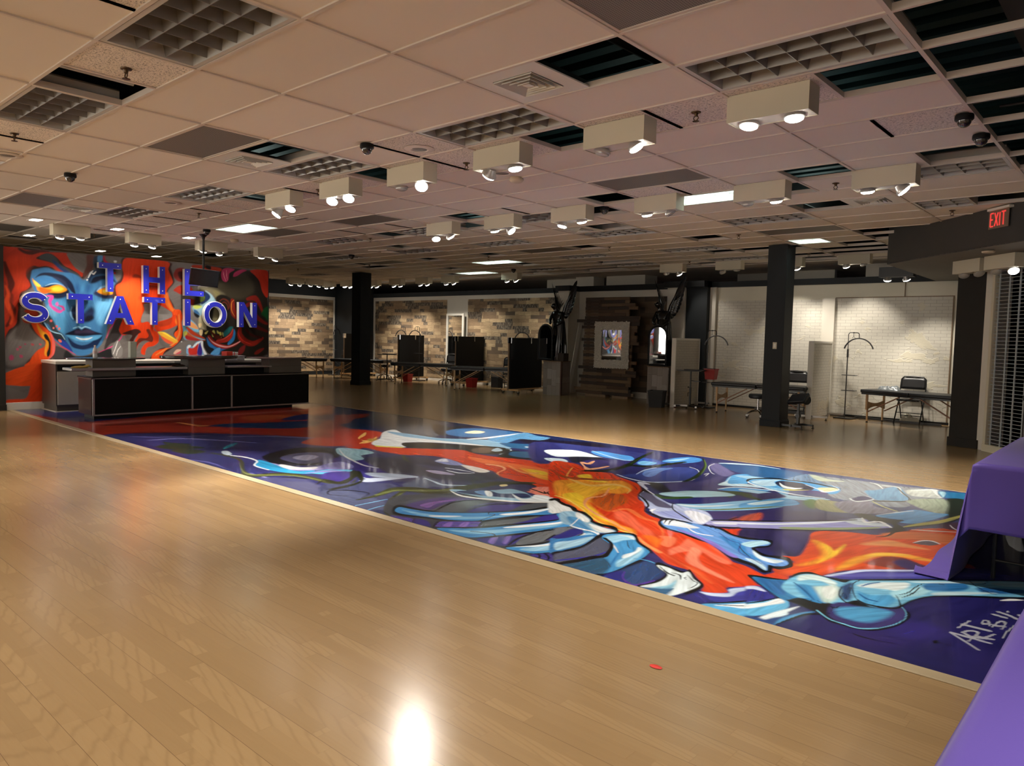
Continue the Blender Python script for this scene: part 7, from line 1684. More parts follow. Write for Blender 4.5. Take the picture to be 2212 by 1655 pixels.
ART_WALL = '''P 746d6b 1|-2.8,283.6 269.2,314.1 267.6,35.7 -6.8,44.6
P 5c5754 12|-3,276.1 199.6,284 199.3,247.5 97.9,239.4 -3.6,236.2
P 4a4644 8|0.3,83.8 37.7,83.5 55.8,74.2 55.7,68.9 0,69.8
P 33201a 5|2.1,273.6 58.6,272.4 98.3,272.5 105.3,257.3 123.4,240.1 122,229.2 112.4,237.9 97.9,242 65,241.9 51.3,238.2 43.3,232.4 41.8,209.1 28.3,198 30.2,181.5 24.6,174.8 23.3,146.6 14.1,134.9 6.3,124.5 0.7,113
P b02f16 2|2.1,275.4 32.7,272.3 58.6,271.1 97.1,273 98.8,265.3 104.1,255.8 111.3,247.1 122.2,240.6 120.2,233.1 113.6,239.3 101.6,246.3 92.1,250.8 82.8,261.8 74.7,268.2 65.4,269.9 56.2,265.1 49.3,259.3 62.9,256 74.5,253.2 83.7,246.1 90.7,240.1 81.3,240.7 73.2,245.9 62.8,247.6 53.6,245.5 45.7,246.7 39.5,244.3 34.4,238.1 33.7,227.8 38,219.2 39.6,211.6 32.8,204.1 26.7,201.1 23.2,192.6 25.3,185.1 20.8,181 21.3,172.1 20,161.8 18.9,149 14.2,141.2 7.6,136 2,124.5 0.3,121.9
P c93a18 14|9.5,256.1 32.6,262.2 42.4,250.3 32.1,234.1 30.8,221.2 35.1,211.3 25,202.9 17.4,205 12.3,224.9 7.2,243.4
P 7a2413 4|2.4,216.6 7.6,201.8 15,194.7 12.6,176.8 7,167.7 2.9,176.3
S 5a1c10 5,10,5 3|3,248 7,232 12.1,214.8 9.8,203.2 6.3,191.7
S 5a1c10 4,9,4 3|2,188.9 8.3,180.4 14.1,169.3 11.1,153.9 4.4,142.3
S d9481f 3,8,3 4|3.9,209.2 7.5,196.8 5.1,184 8.2,171.5 13.4,157.8 9.9,146.2
S 4a1b12 4,7,3 3|24.5,272.8 32.7,268.5 42.7,268.3 54,272 67.8,273.4
P 6b6562 2|98.3,273.2 128.7,272.2 128,263.3 128.5,254 124.7,244.2 122.8,240 111.3,247.1 104.1,255.8 98.8,265.3
P 5e3c36 4|128.7,272.8 142.4,272.1 139.2,261.7 139.7,252.2 130.8,239.3 124.5,232.1 122.2,238.6 128.5,254
P 3d4244 3|53.9,262.3 58.5,266.6 67.7,269.5 75.8,266.4 81.6,260.4 85,252.8 93.2,248.2 103.9,242.5 113.6,237.9 117.1,227.5 109.9,232.3 97.9,242 88.4,243.9 79.1,249.6 72.2,254.3 63,257.3 56.1,258.6
P 1e3566 4|73.4,258.9 81.5,255.1 88.5,247.8 97.9,242 108.7,234.9 117.1,222.1 115.6,205.9 109.5,202.8 106.1,221.3 97.8,234 86,242.4 79.1,249.6
P 3f78aa 3|41.6,232.3 43.4,238.8 51.3,241.8 60.5,244.4 68.5,244.6 76.6,240.3 91.9,238.9 103.9,238.5 114.7,234 122,227.2 129.5,231.1 134.6,243.7 145.9,247.3 160,249.9 172.8,244 178,231.9 185.8,221.3 186.3,207.4 181.5,186.2 172.2,171.8 164.2,157.6 161.5,143.7 158.8,129.8 152.2,114.4 144.4,104.7 130.4,95.1 118,91.7 103.3,96.5 92.6,104.5 84.3,111.1 72.7,123 63.6,137.3 58,148.9 64,167.5 61.9,181.7 52.9,191.7 47.3,200.4 43,211.8 40.3,221.9
P 5aa6da 14|64.2,179.2 73.6,192.8 91.3,188.5 97.1,175.5 94.5,159.4 91.9,141.9 87,131.2 75.3,142.8 67.4,158.4
P 6db4e2 14|141.5,182.9 150.4,192.9 169.7,192.6 172.2,181.6 159.1,167.2 151.3,150.3 145,155.6 141.3,169.2
P 7cc0e8 8|64.1,176.6 71.1,180.9 80.4,174.7 77.9,161.4 70.9,162.5
P 2b5c93 12|109.7,216.2 122,222.5 134.3,217.9 131.7,204.2 124.1,190.2 114.3,192.4 110.7,202.9
P 4888bb 10|117.1,224.8 126.9,225.5 125.6,211.9 120.4,195.4 116.9,210
P 3b73a6 8|43.3,231.1 53.6,239.7 67.4,242.1 74.2,237.5 58.1,234.9 47.7,227.6
P 141c38 3|47.7,226.3 53.5,233.2 62.7,236.5 76.6,236.3 90.7,233.5 100.1,226.3 106,217.3 109.5,202.8 103.5,205.2 97.6,212.8 88.2,222.7 76.5,228.5 62.6,231.3 53.4,229.3
P 2c3350 4|74.1,229.6 85.9,227.8 95.3,220.6 97.5,210.1 91.6,212.4 85.7,219.9
P 3a78b0 4|49.9,225.2 58,228.4 69.5,227.9 81.1,223.5 90.4,216.3 81,216.3 69.3,217.5 60.1,216.8 53.2,217.6
S 9fc9e6 1,2,1 1.5|62.3,213.1 71.7,217.6 81,218.3 90.4,215 96.3,208.7
P 0e1226 4|57.7,210.2 67,214.7 81,217 91.6,213.7 99.9,206.3 93.8,199.3 83.1,196 73.7,198.1 66.8,201.6 59.9,205.1
P f39a1a 3|43.2,224.7 47.6,217.3 52.1,215 57.7,210.2 66.9,210.8 76.3,215.3 85.7,216 93.9,211.2 95.1,207.3 85.5,202.7 73.8,202 66.8,201.6 62.2,200 57.6,201.1 50.8,204.5 48.6,210.9 44.2,218.3
P ffd23c 5|72.7,209.8 78.6,213.5 85.7,213.3 90.4,209.7 85.6,206 78.5,205 73.8,206.6
P ffdf58 2|44.8,222.2 51,217.5 55.5,212.6 50.9,211 46.4,215.9
P e0641a 3|53.1,209.9 64.6,208 71.5,205.8 62.2,200 55.3,202.2
P 1b2340 5|66.8,200.3 80.7,198.5 97.4,203.5 99.8,202.3 92.6,195.2 80.7,191.9 71.3,194
P 121831 5|134.4,223.3 138.2,233.1 149.6,238.1 162.4,239.1 172.8,234.3 177.9,226.4 166.2,231.1 153.4,230.1 141.9,223.9
P 232b4a 5|139.2,204.6 146.9,214.6 159.7,219.6 172.6,219.1 183,212.8 184.3,204.5 175,198.4 159.4,196.2 146.7,199.6
P 86b6de 4|144.3,209 149.4,216.2 159.7,221 170,220.3 177.8,215.3 167.4,217.4 157.1,216.7 149.4,212.1
P f29a1c 3|145.5,209.1 153.2,214.4 163.5,216.4 172.6,213.5 177.7,208.3 169.9,205 159.5,203.1 150.6,205.3
P ffd84a 3|154.5,211 162.2,212.9 168.6,209.8 162.1,206.7 155.7,207.7
P 1c2c50 8|101.9,175.7 109.2,181.4 120.1,168.4 133.9,179.8 140.1,174.6 138.7,160.9 131.1,153.8 116.2,150.7 105.3,155.7 101.2,164.9
P 0c1124 5|104.2,167.7 110.2,163.9 112.6,157.3 107.7,155.8 103.5,161
P 0c1124 5|127.5,163.2 136.2,164.9 138.7,159.5 131.1,153.8 123.7,155
S 7fb2dc 1,3,1 3|103.1,178.4 101.2,170.3 102.3,162.3 105.3,157
P 3d6fa2 8|114.4,203.1 127.9,203.9 126.4,176.8 116.5,176.3
P 14172e 3|92.3,129.9 101.4,135.5 113.6,141.1 118.5,137.9 124.8,142.1 139.7,136.3 153.6,131.1 139.6,129.4 120.9,127.1 106.2,128.2
P 3b2f4a 4|108.7,137 118.5,137.2 129.7,138.8 140.9,133.6 123.4,132.5 108.6,132.2
P 10254c 3|96.4,124.6 106,115.4 119.4,110.7 133.2,115.6 144.7,126.8 153.6,128.3 143.2,108.8 130.5,103.3 115.6,103.2 102.3,108.6
P 5aa5d8 3|94.1,128.6 108.6,127.3 120.9,126.1 135.8,127.7 152.3,129.6 145.9,122.6 133.2,118.4 120.7,116.9 108.5,119.4 100,123.4
S e8f6ff 1,3,3,1 2|109.8,124.8 115.9,122.2 122,121.6 129.5,122.4 135.8,125
S 9fd6f5 1,2.5,1 2|105.1,140.9 113.7,143.8 118.6,141.3 124.8,144.1 133.5,141.6
P 3f7cb2 5|103.4,103.2 120.6,101.9 138.1,106.1 130.4,95.1 118,91.7 105.8,95.1
P 3a3f44 4|66.3,163.6 75.4,150.8 79.9,137.7 88.1,129.8 92.8,119.2 84.5,121.8 72.8,133.5 66,146.5 60.3,150.3
S 0b0d14 2,5,4,2 1.5|56.8,149.5 65.9,136 76.3,132.3 84.6,129.8 91.6,120.6
S a7d7f2 1,2,1 1|60.3,149.6 67.1,137.4 77.5,132.3 85.8,129.8 91.6,120.6
P 242a36 3|65.9,134.7 79.8,128.4 93.9,116.6 103.4,99.2 89.1,109.8 77.4,120.4 70.4,126.9
P 2440a0 4|83.3,120.5 91.6,117.9 98.7,108.6 103.3,96.5 93.8,104.5 85.5,111.2
S c9405a 1,2,1 1|72.7,120.3 84.3,109.8 96.2,101.8 108.2,93.8
S e84fb0 2,6,3 2|64.4,196.2 72.5,195.4 68.9,187.3 71.1,179.6
S f060c0 3,6,5,2 2|68.8,180.8 75.7,174.5 83.9,169.6 91.1,175.2
P f270c8 2|77.6,183.8 80.6,186.6 82.3,182.7 80.5,178.7 77.6,181.2
S d24090 2,4,2 2|82.9,180.1 88.8,177.8 91.1,172.5
P f06a68 1|68.5,154.5 72,154.6 71.9,151.3 69,151.2
P f06a68 1|77.7,145.5 80.6,145 80,141.6 77.9,142.2
P f08078 1|73,142.1 75.5,141.5 74.7,138.9 72.7,139.5
P f08078 1|82.4,141.7 84.7,140.4 83.5,137.1 81.1,138.3
P f0705a 1|80.9,120.4 84.4,120.5 86.8,116.5 83.2,115.8
S e83a8a 1,2,1 1|177.3,159.5 171.9,149.5 165.3,139.6 160,124.2
S e83a8a 1,2,1 1|190.3,136 184.9,124.6 174.2,111.8 158.5,103.4 146.9,97.8
P f5a0d0 1|170.4,125.8 173.7,125.8 173.7,123 171,123
P 3a3435 3|177.3,159.5 190.5,157.1 193.1,144.5 186.3,131.6 176.9,118.9 166.4,113.2 158.5,103.4 156,106.1 161.3,124.2 169.2,139.7
P 454042 3|72.5,108.4 86.6,105.8 103.3,92.4 95.9,81.7 72.2,87.2
P 1d1d20 4|93.8,101.8 108.1,91 139.3,95.1 166.3,104.8 168.7,86.6 120.3,81.5 91.1,85.7
P 8a8684 2|171.6,111.8 179.5,120.3 184.8,111.9 188,102 184.6,89.3 171.4,90.8 168.9,102
S e8e6e4 1,1.5,1 .5|179.5,118.9 175.5,106.2 171.4,95
S e8e6e4 1,1.5,1 .5|184.7,109.1 179.4,102 176.7,92.2
P 7b7572 10|23,142.8 38.6,147.1 52,130.5 57.5,113.6 56.2,104.4 42.3,92.6 26.4,77.1 2.3,77.4 2.9,114.3 8.5,128.4
P b84a6e 2.5|6.8,90.2 10.2,94 13.9,90.1 12.2,85 7.8,85
P c2506f 2|17.4,104.2 20.2,105.5 21.2,101.7 18.5,101
P b84a6e 2|22.2,93.9 26.6,92.6 26.6,88.8 22.7,88.8
P b04860 2|21.4,108.7 25.2,108.1 24.6,104.9 21.9,105.5
P c05058 2|39.8,113.4 43.8,112.1 43.2,109.5 39.8,110.2
P d85058 1.5|51.7,113.5 55.2,112.2 54.6,110.3 51.9,110.9
P a84862 2|29.7,113.3 32,112.7 31.9,110.7 29.7,111
P 4c2a20 4|37.5,145.7 46.3,130.4 59.8,117.5 60.9,108.3 51.6,101.7 40,90 32,77.1 55.8,74.2 72.2,89.9 74.8,108.4 72.7,124.3 65.9,136 52.3,148.8
P f2521a 2|27.6,154.4 34.2,149.5 39.8,147.1 46.3,133 55.3,122.7 61,117.5 59.7,108.3 49.3,101.7 41.2,91.3 36.5,82.2 29.7,74.5 55.8,74.2 65.2,85.9 71.1,95.2 73.9,109.7 71.5,122.9 65.9,136 54.5,146.2 48.9,150 38.7,148.3 33.2,155.9
P f9a828 3|48.8,147.4 56.6,135.8 63.5,130.7 68,121.6 66.7,111 63.1,100.4 62.9,91.2 59.5,95.2 60.9,108.3 62.1,117.5 56.5,124 50.9,135.7
P 17140f 1.5|58.8,128 62.3,130 65.7,125.5 69.1,115 68.9,103.1 67.6,93.8 64.1,89.9 63,96.5 66,105.7 65.6,116.3 61,121.5
S f46a62 2,5,2 1.5|68.2,133.4 72.7,121.6 73.9,108.4 72.3,95.2 65.2,85.9
P e8501a 2|38.7,77 55.9,84.7 55.3,42.6 -6.8,44.6 -6.6,57.3 15.2,69.6
P e8481a 3|0.2,14.9 14.4,18.1 31.1,19.9 38.2,43.1 45.4,71.7 55.8,76.8 56.3,29.3 47.8,-1.9 25.1,-7.1 5.2,-12.3 -0.3,-13.3
P c23a1e 2|30,168.6 39,174.2 48,170.7 51.3,161.7 43.3,158.9 34.4,165
P c23a1e 3|27.6,154.4 33.1,152 38.7,149.6 36.4,147.6 29.7,149.4
P 2d3a4a 4|141.2,271.3 148.8,273.4 156.4,272.1 156.2,260.5 151.1,253.2 146,248.7 141,252.3 139.2,261.7
P 4d84b4 3|147.5,273.3 155.1,273.4 153.7,264.4 148.6,259.8 146.1,265
P a81f38 3|156.4,273.5 160.2,272.5 160.1,266.3 166.5,262.8 160.1,261.5 155.7,266.6
P 6a6462 4|160.2,272.5 191.5,272 191.3,246.9 178.1,243 175.5,253.9 186.1,260.4 166.5,262.8 161.4,267.8
P d8d8d6 2|174.4,267 178.9,267 178.3,263.9 174.6,263.8
P 263654 5|146,248.7 162.6,251.4 163.7,240.5 150.9,239.5 138.3,234.5 133.1,223.2 130.7,228.5 135.8,241.1
S f0f4f6 1.5,3,1.5 1|138.4,245.3 134.6,241 130.7,232.5
S f0f4f6 1.5,3,1.5 1|143.4,244.4 139.6,240 137.1,241.2
P f0f4f6 1|127.6,229.6 130.1,229.8 129.7,227.1 127.7,227.2
P c2242c 1|174.2,245.5 176.8,245.7 176.7,242.9 174.4,242.8
P 40211a 4|187.2,269.9 201.9,274.7 274.4,273.6 278,260.8 284.4,239.3 282.9,231.9 271.2,213.5 284.2,186.3 265.3,191.3 227.1,189.4 222.7,154.9 204.9,148.7 174.6,189.7 173.6,220.2 185.6,234.9 188.4,253.3
P e23f14 2.5|192.5,271.8 210,274.8 271.5,274.1 272.9,258.9 280,241.9 280.7,233.2 271.2,220.8 269.7,209.1 278.3,194.9 283.8,183.3 294.5,180.8 298.9,172.1 297.4,160.1 288.4,151 276.6,144.7 265,141.5 252,138.3 245,142.5 252.2,157.2 276.7,165.4 279.7,175.8 271,181.3 251,190.6 227.1,192.3 227.7,179.4 222.8,166.4 221.3,154.9 233.8,156.7 242.2,148.2 250.6,138.3 254.8,128.1 253.3,117.9 244.8,110.5 233.5,107.6 229.2,100.3 227.8,93.1 220.9,96 222.3,106.1 230.8,116.2 243.4,120.7 233.6,123.5 223.8,120.5 215.5,111.8 211.3,98.9 208.6,97.4 206.6,106 210.1,120.3 215.7,131.8 208.9,140.2 200.7,134.4 188.6,129.9 182.1,141 188.9,162.3 182.5,183.1 178.7,203.8 177.5,220.4 186.8,228 190.9,242.3 188.4,257.4
P f5581c 8|196.2,230.1 209.7,238.1 223.3,237.7 224.5,212.2 217.6,200.4 227.1,192.3 222.8,169.2 213.1,148.9 203.7,162.8 198.5,190.9 182.7,204 180.2,220.6
P f87a2a 4|271.2,215 275.4,197.7 282.7,183.3 294.5,177.9 297.4,166.1 291.4,151 285.5,158.3 288.5,171.7 276.8,180.1 268.2,191.4 265.3,205.9
P 8e2a14 4|209.7,245.2 217.9,244.4 224.7,239.3 217.9,238.7 207,239.3
P 9c2d14 4|235.7,225.8 255.4,225.6 255.4,222.7 235.7,222.9
P 8b8582 2|227.8,190.2 251,190.6 271,181.3 279.7,172.8 276.7,165.4 253.6,157.3 242.2,154 233.8,157.4 222,154.9 222.8,166.4 228.4,179.5
P b83a1a 3|255,155.9 268,160.7 279.6,165.5 276.7,153.6 265,148.8 255,148.6
P 3b1c18 2|187.3,132.7 203.5,140.1 211.6,142.4 218.5,140.5 221.2,136.2 217,133.3 211.5,127.5 207.4,118.8 208.7,113.2 200.6,120.2 204.7,130.2
P 6b2a1e 2|230.9,140.7 236.5,142.3 240,133.7 243.5,125.1 240.6,117.8 228,120.5 216.9,114.7 212.7,106 209.9,100.3 208.6,104.6 211.4,114.6 218.4,124.7 230.8,124.9 235.1,130.7
P 3d201a 3|288.5,171.7 301.9,166.3 303.3,142.4 297.2,121.4 276.4,103.3 261.8,93 260.3,79.8 236.1,80 241.8,93.1 256.1,104.8 276.4,110.7 291.2,122.8 294.3,139.2 288.3,127.2 282.4,134.5 289.9,151
P f4541a 1.5|282.7,180.3 294.5,182.3 299.7,173.6 300.3,157.2 300.3,139.3 295.7,122.8 282.3,109.3 269.1,103.3 261.8,94.5 258.9,82.7 241.1,84.3 242.5,94.5 251.8,101.8 267.7,106.3 279.4,112.3 289.7,121.3 294.3,133.2 288.3,126.4 283.9,131.6 285.4,137.5 291.3,143.6 289.9,156.9 288.5,171.7 282.6,171.5
S f98e42 2,4,2 2|293,171.9 294.4,154.1 294.3,136.2 285.3,118.2 267.7,104.8 248.9,93.1
P f0b23a 2|252,136.9 265,137.1 278,130 291.2,119.8 282.3,115.2 273.5,115.2 264.9,123.9
P e85a3a 2.5|257.7,129.7 269.2,124 282.3,116.7 275,114.4 264.9,119.5
S fbe04a 1,3,1 1.5|253.5,136.9 264.9,135.6 276.5,128.5 289.7,120.5
P 8a2a24 3|283,249.5 288.9,261.7 302.3,264.3 306.7,255.8 303.7,239.3 294.7,237.1 287.4,241
P 4a1714 3|291.9,254.6 300.8,256.8 302.2,243.6 294.8,243
P b0301c 3|282.9,220.1 294.7,229.7 309.6,230.7 321.7,224.1 309.6,214.3 297.6,212.2 288.7,216.1
P b0301c 3|312.6,205.6 334,200.7 335.5,194.7 318.6,192.4
P 231c16 8|321.9,273.5 448.3,272 472.7,249.8 485.3,218.3 485.7,92.5 371.6,92.7 339.9,114.2 340.1,167.6 321.6,191 334,227.9 355.9,232.3 371.8,268.7
P 3a3326 12|355.9,232.3 376.6,241.4 396.1,244.4 424.4,265.3 448.3,248.1 451.8,226 431.2,212 404.4,209 371.8,215 352.7,220
P 6d6650 10|334,227.9 352.7,229.1 375,224.4 387.9,215.9 376.6,209.1 363.8,208.4 355.9,214 346.4,222.6
P 807850 8|363.8,223.7 375,221.3 376.6,213.7 368.6,213.2
P 191410 4|368.6,208.6 381.4,217.1 399.4,210.3 404.4,194.9 397.8,182.1 387.9,180.2 379.8,190.7
S 5a2418 2,4,2 1|376.6,202.9 384.7,208 394.5,203.8 397.8,194.6 394.5,186.7
S 5a2418 2,3,2 1|379.8,196.9 386.3,201.8 392.8,197.5 394.5,189.8
P a8341c 2|321.9,272 356,272.7 379.9,270.2 373.4,262.7 324.9,264.8
P b02c18 2|444.8,271.7 485.1,272.6 485.3,218.3 472.8,227.2 465.7,249.3 455.2,261.4
P 14100c 3|347.4,273.5 357.6,272.8 357.5,266 347.3,268.2
P b8305e 2|379.9,257.1 383.1,268.1 394.5,272.2 409.3,270.3 397.8,261.6 396.1,249 390.4,243.2 383.1,246.5
S f08aa0 1,2,1 .6|384.7,263.6 386.3,254.5 390.4,245.5
S f08aa0 1,2,1 .6|391.2,267.2 392,256.5 393.7,247.3
P b8305e 2|406,256 409.3,264.1 424.4,271.6 436.3,271 426.1,265.4 416,258.3 409.3,255.5
P 8fb0c0 4|320.1,187.9 330.8,194.5 344.8,198.2 355.8,207.9 355.9,214 346.4,222.6 357.4,217.2 365.4,208.4 368.5,199.4 355.8,195.7 344.8,186 340.1,173.7 333.9,167.4 327.7,173.2 323.1,179.1
P b7c25c 4|321.6,191 332.4,193.8 340.1,190.4 332.4,185.5 324.7,185.1
P 12264e 3|344.9,219.5 354.3,215.5 355.8,207.9 348,199.9 340.1,194.9 337,197.8 346.4,204.4
P 4a5a24 3|335.5,212.9 344.9,211.9 344.8,204.3 337,199.3 334,205.2
P 10141c 3|323.1,179.1 329.3,176.3 335.4,170.5 330.8,167.3 324.6,171.6
P 2f5f90 3|323.1,183.6 330.8,180.9 335.4,173.5 330.8,174.8 324.6,177.6
P b8b090 5|333.9,167.4 340.1,173.7 349.5,167.9 357.3,152.8 355.7,145.1 347.8,143.4 336.9,146.2 332.3,152.2
P 0e0b08 2|352.6,184.8 359,189.7 365.3,183.9 365.3,168.5 357.3,163.6 352.6,172.6
P 6d664a 5|365.3,186.9 375,190.4 379.8,178.3 374.9,164.2 363.7,159.2 362.1,165.3
P 2b2a26 5|349.4,152.6 371.7,150.1 384.6,156.7 386.3,138 371.7,134.7 352.5,138.9
P e9cfa0 1.5|334.6,143.1 340.8,143.2 340,134.1 336.5,131.7 334.1,137
P e9cfa0 1.5|332.3,155.2 338.5,156.9 339.2,150.8 333.8,147.6
P e0d070 1.5|345.5,138 352.5,142 349.4,135.8 346.2,135
P e8e07a 1.5|361.3,142.2 365.3,143 366.8,136.1 362.8,129.1 360.1,134.4
P d8d070 1.5|370.9,143.2 375.7,139.4 375.7,136.3 371.7,137.7
P e0d860 1.5|375.7,138.6 379.7,139.5 380.5,128.6 377.8,131.7
P c8c060 1.5|382.2,139.5 385.4,136.5 385.4,131 382.7,132.5
P 1e6a6e 4|384.6,138 397.7,150.8 406,149.4 397.7,138.3 387.9,130.3
S 7e1c12 8,14,6 3|404.4,205.9 406,185.6 412.7,173.3 421.1,167.2
S c8782e 1,2,1 1|407.7,206.8 402.7,201.1 402.7,185.4 409.4,173.2
S 7e1c12 6,12,8,4 3|438,210.8 455.3,213.4 465.8,201 472.9,183.6
S 701810 6,12,8,4 3|434.6,196.3 448.4,200.2 455.4,178 473,164.1 483.7,159.6
S 5a120c 6,10,8,4 3|429.6,170.7 441.6,158.3 462.4,150.9 483.7,143.2
S 8c2014 6,14,12,5 3|421.1,149.8 421.1,134 433,121.4 452,116.8 473.1,128.4
S 3a0c08 4,6,4 2|434.7,145.4 448.5,134.4 469.5,129.9
S c2281c 1,2,1 1|421.1,153 417.7,137.1 427.9,122.9 446.8,115.1
P 0f4a22 5|469.4,180.2 476.4,191.8 486.2,195.5 486.3,167.8 478.3,174
P 2b6cae 3|349.4,128.1 358.8,115.9 374.9,106.7 396.1,108.4 379.7,100.5 374.8,92.7 358.8,92.8 363.6,102.1 352.5,112.8
P 2d79b8 3|394.4,117.8 404.4,130.5 407.7,146.3 411,138.5 407.7,122.7 396.1,113.1
P 9c231a 2|350.9,129.7 355.7,132.8 365.2,122.2 381.3,114.6 399.4,113.1 422.8,122.9 411,111.7 387.9,105.2 370,109.8 357.3,119
S e9a0a0 1,3,2 1.2|352.5,129.7 362,119 378.1,111.4 397.7,110 421.1,120.5
P a8261a 2|368.4,119.1 373.3,125.4 387.9,128.7 399.4,138.3 406,147.9 404.4,132.1 394.4,121 379.7,117.7
S d85a48 1,2,1 1|370,120.7 384.6,125.5 399.4,135.2 405.7,146.3
P 58180f 2|355.7,143.6 371.7,133.1 384.6,133.3 371.7,125.4 365.2,128.4
P 7a1e1e 3|416.1,94.2 421.1,106.9 433,113.4 431.3,102.2 424.5,94.2
P 7a1e16 3|453.8,95.8 462.5,103.9 476.7,107.2 469.6,99 459,93.3
P 7cc4e6 3|298.8,157.2 303.4,164.8 315.4,163.7 327.6,153.5 333.8,140 324.5,139.8 315.4,145.7 309.3,150 312.3,138.1 324.5,129.3 346.2,123.5 318.3,123.1 303.2,124.4 301.8,139.4
P f0a868 3|301.9,163.3 312.4,162.1 324.6,155 332.2,144.6 318.4,147.3 309.3,153
P f5e060 2|301.1,161.7 306.4,164.2 309.4,157.5 304.8,155.9
P b83c1c 2.5|306.3,148.4 315.4,145.7 324.5,138.3 335.3,132.5 346.2,125 330.6,129.4 316.9,135.2
P c86030 3|309.3,139.5 321.4,130.7 333.7,124.8 346.2,121.9 321.4,123.2 307.7,129
P d8d860 3|301.8,137.9 307.8,141 309.3,135 303.2,128.9
P b02a2a 3|306.2,132 321.4,127.7 336.8,121.8 309.2,123
P 7fb4e0 2|307.6,101.9 309.2,111 315.3,113.3 319.8,109.5 327.5,118.7 339.9,121.9 338.4,112.7 344.6,98.9 347.7,93.6 312.1,93.6
P f2fbff 1.5|309.2,108 312.2,112.2 316.8,111.8 315.2,108 310.7,105
P f2fbff 1.5|320.6,109.5 329.1,117.9 339.2,121.1 332.2,114.9 324.4,108
P d0342a 3|312.2,106.5 321.3,106.5 332.2,115.7 330.6,103.5 329,93.6 313.7,93.6
P 3c2a90 2|330.6,103.5 335.3,117.2 339.9,117.3 339.9,106.6 339.1,93.6 330.5,93.6
P e8ecf4 2|336.8,117.3 341.5,120.4 342.3,108.1 349.3,94.3 344.6,92.8 339.9,105.1
P 15161c 2|343.1,118.8 352.5,109.7 362,106.7 365.2,102.1 357.2,94.3 349.3,99
P 5aa0dc 2|357.2,94.3 368.4,105.2 378.1,106.8 373.2,92.7
P f0c0a8 2|282.2,95.9 288.2,103.4 297.1,103.4 294.1,98.9 288.1,94.4
P d85a6a 2|285.2,94.4 294.1,99.7 297.8,100.4 294.1,95.2
P 6a6461 3|254.8,126.7 267.7,113.6 279.4,109.3 269.1,106.3 257.6,112.1
P ffffff .6|297.2,119.6 299.3,119.6 299.3,118.4 297.2,118.4'''
# ------------------------------------------------------------------ painted floor and painted wall
_tab = np.random.RandomState(11).rand(64, 64)
def vnoise(u, v):
    iu, iv = np.floor(u).astype(int), np.floor(v).astype(int); fu, fv = u - iu, v - iv
    fu, fv = fu * fu * (3 - 2 * fu), fv * fv * (3 - 2 * fv)
    a, b = _tab[iu % 64, iv % 64], _tab[(iu + 1) % 64, iv % 64]; c, d = _tab[iu % 64, (iv + 1) % 64], _tab[(iu + 1) % 64, (iv + 1) % 64]
    return (a * (1 - fu) + b * fu) * (1 - fv) + (c * (1 - fu) + d * fu) * fv
def hexlin(h):
    c = np.array([int(h[i:i + 2], 16) / 255 for i in (0, 2, 4)]); return np.where(c < .04045, c / 12.92, ((c + .055) / 1.055) ** 2.4)
def smooth(P, closed, k=4):
    n = len(P); out = []
    if n < 3: return P
    for i in range(n if closed else n - 1):
        p0 = P[(i - 1) % n] if closed else P[max(i - 1, 0)]; p1 = P[i]; p2 = P[(i + 1) % n]; p3 = P[(i + 2) % n] if closed else P[min(i + 2, n - 1)]
        for t in np.arange(k) / k: out.append(.5 * (2 * p1 + (p2 - p0) * t + (2 * p0 - 5 * p1 + 4 * p2 - p3) * t * t + (3 * p1 - p0 - 3 * p2 + p3) * t ** 3))
    if not closed: out.append(P[-1])
    return np.array(out)
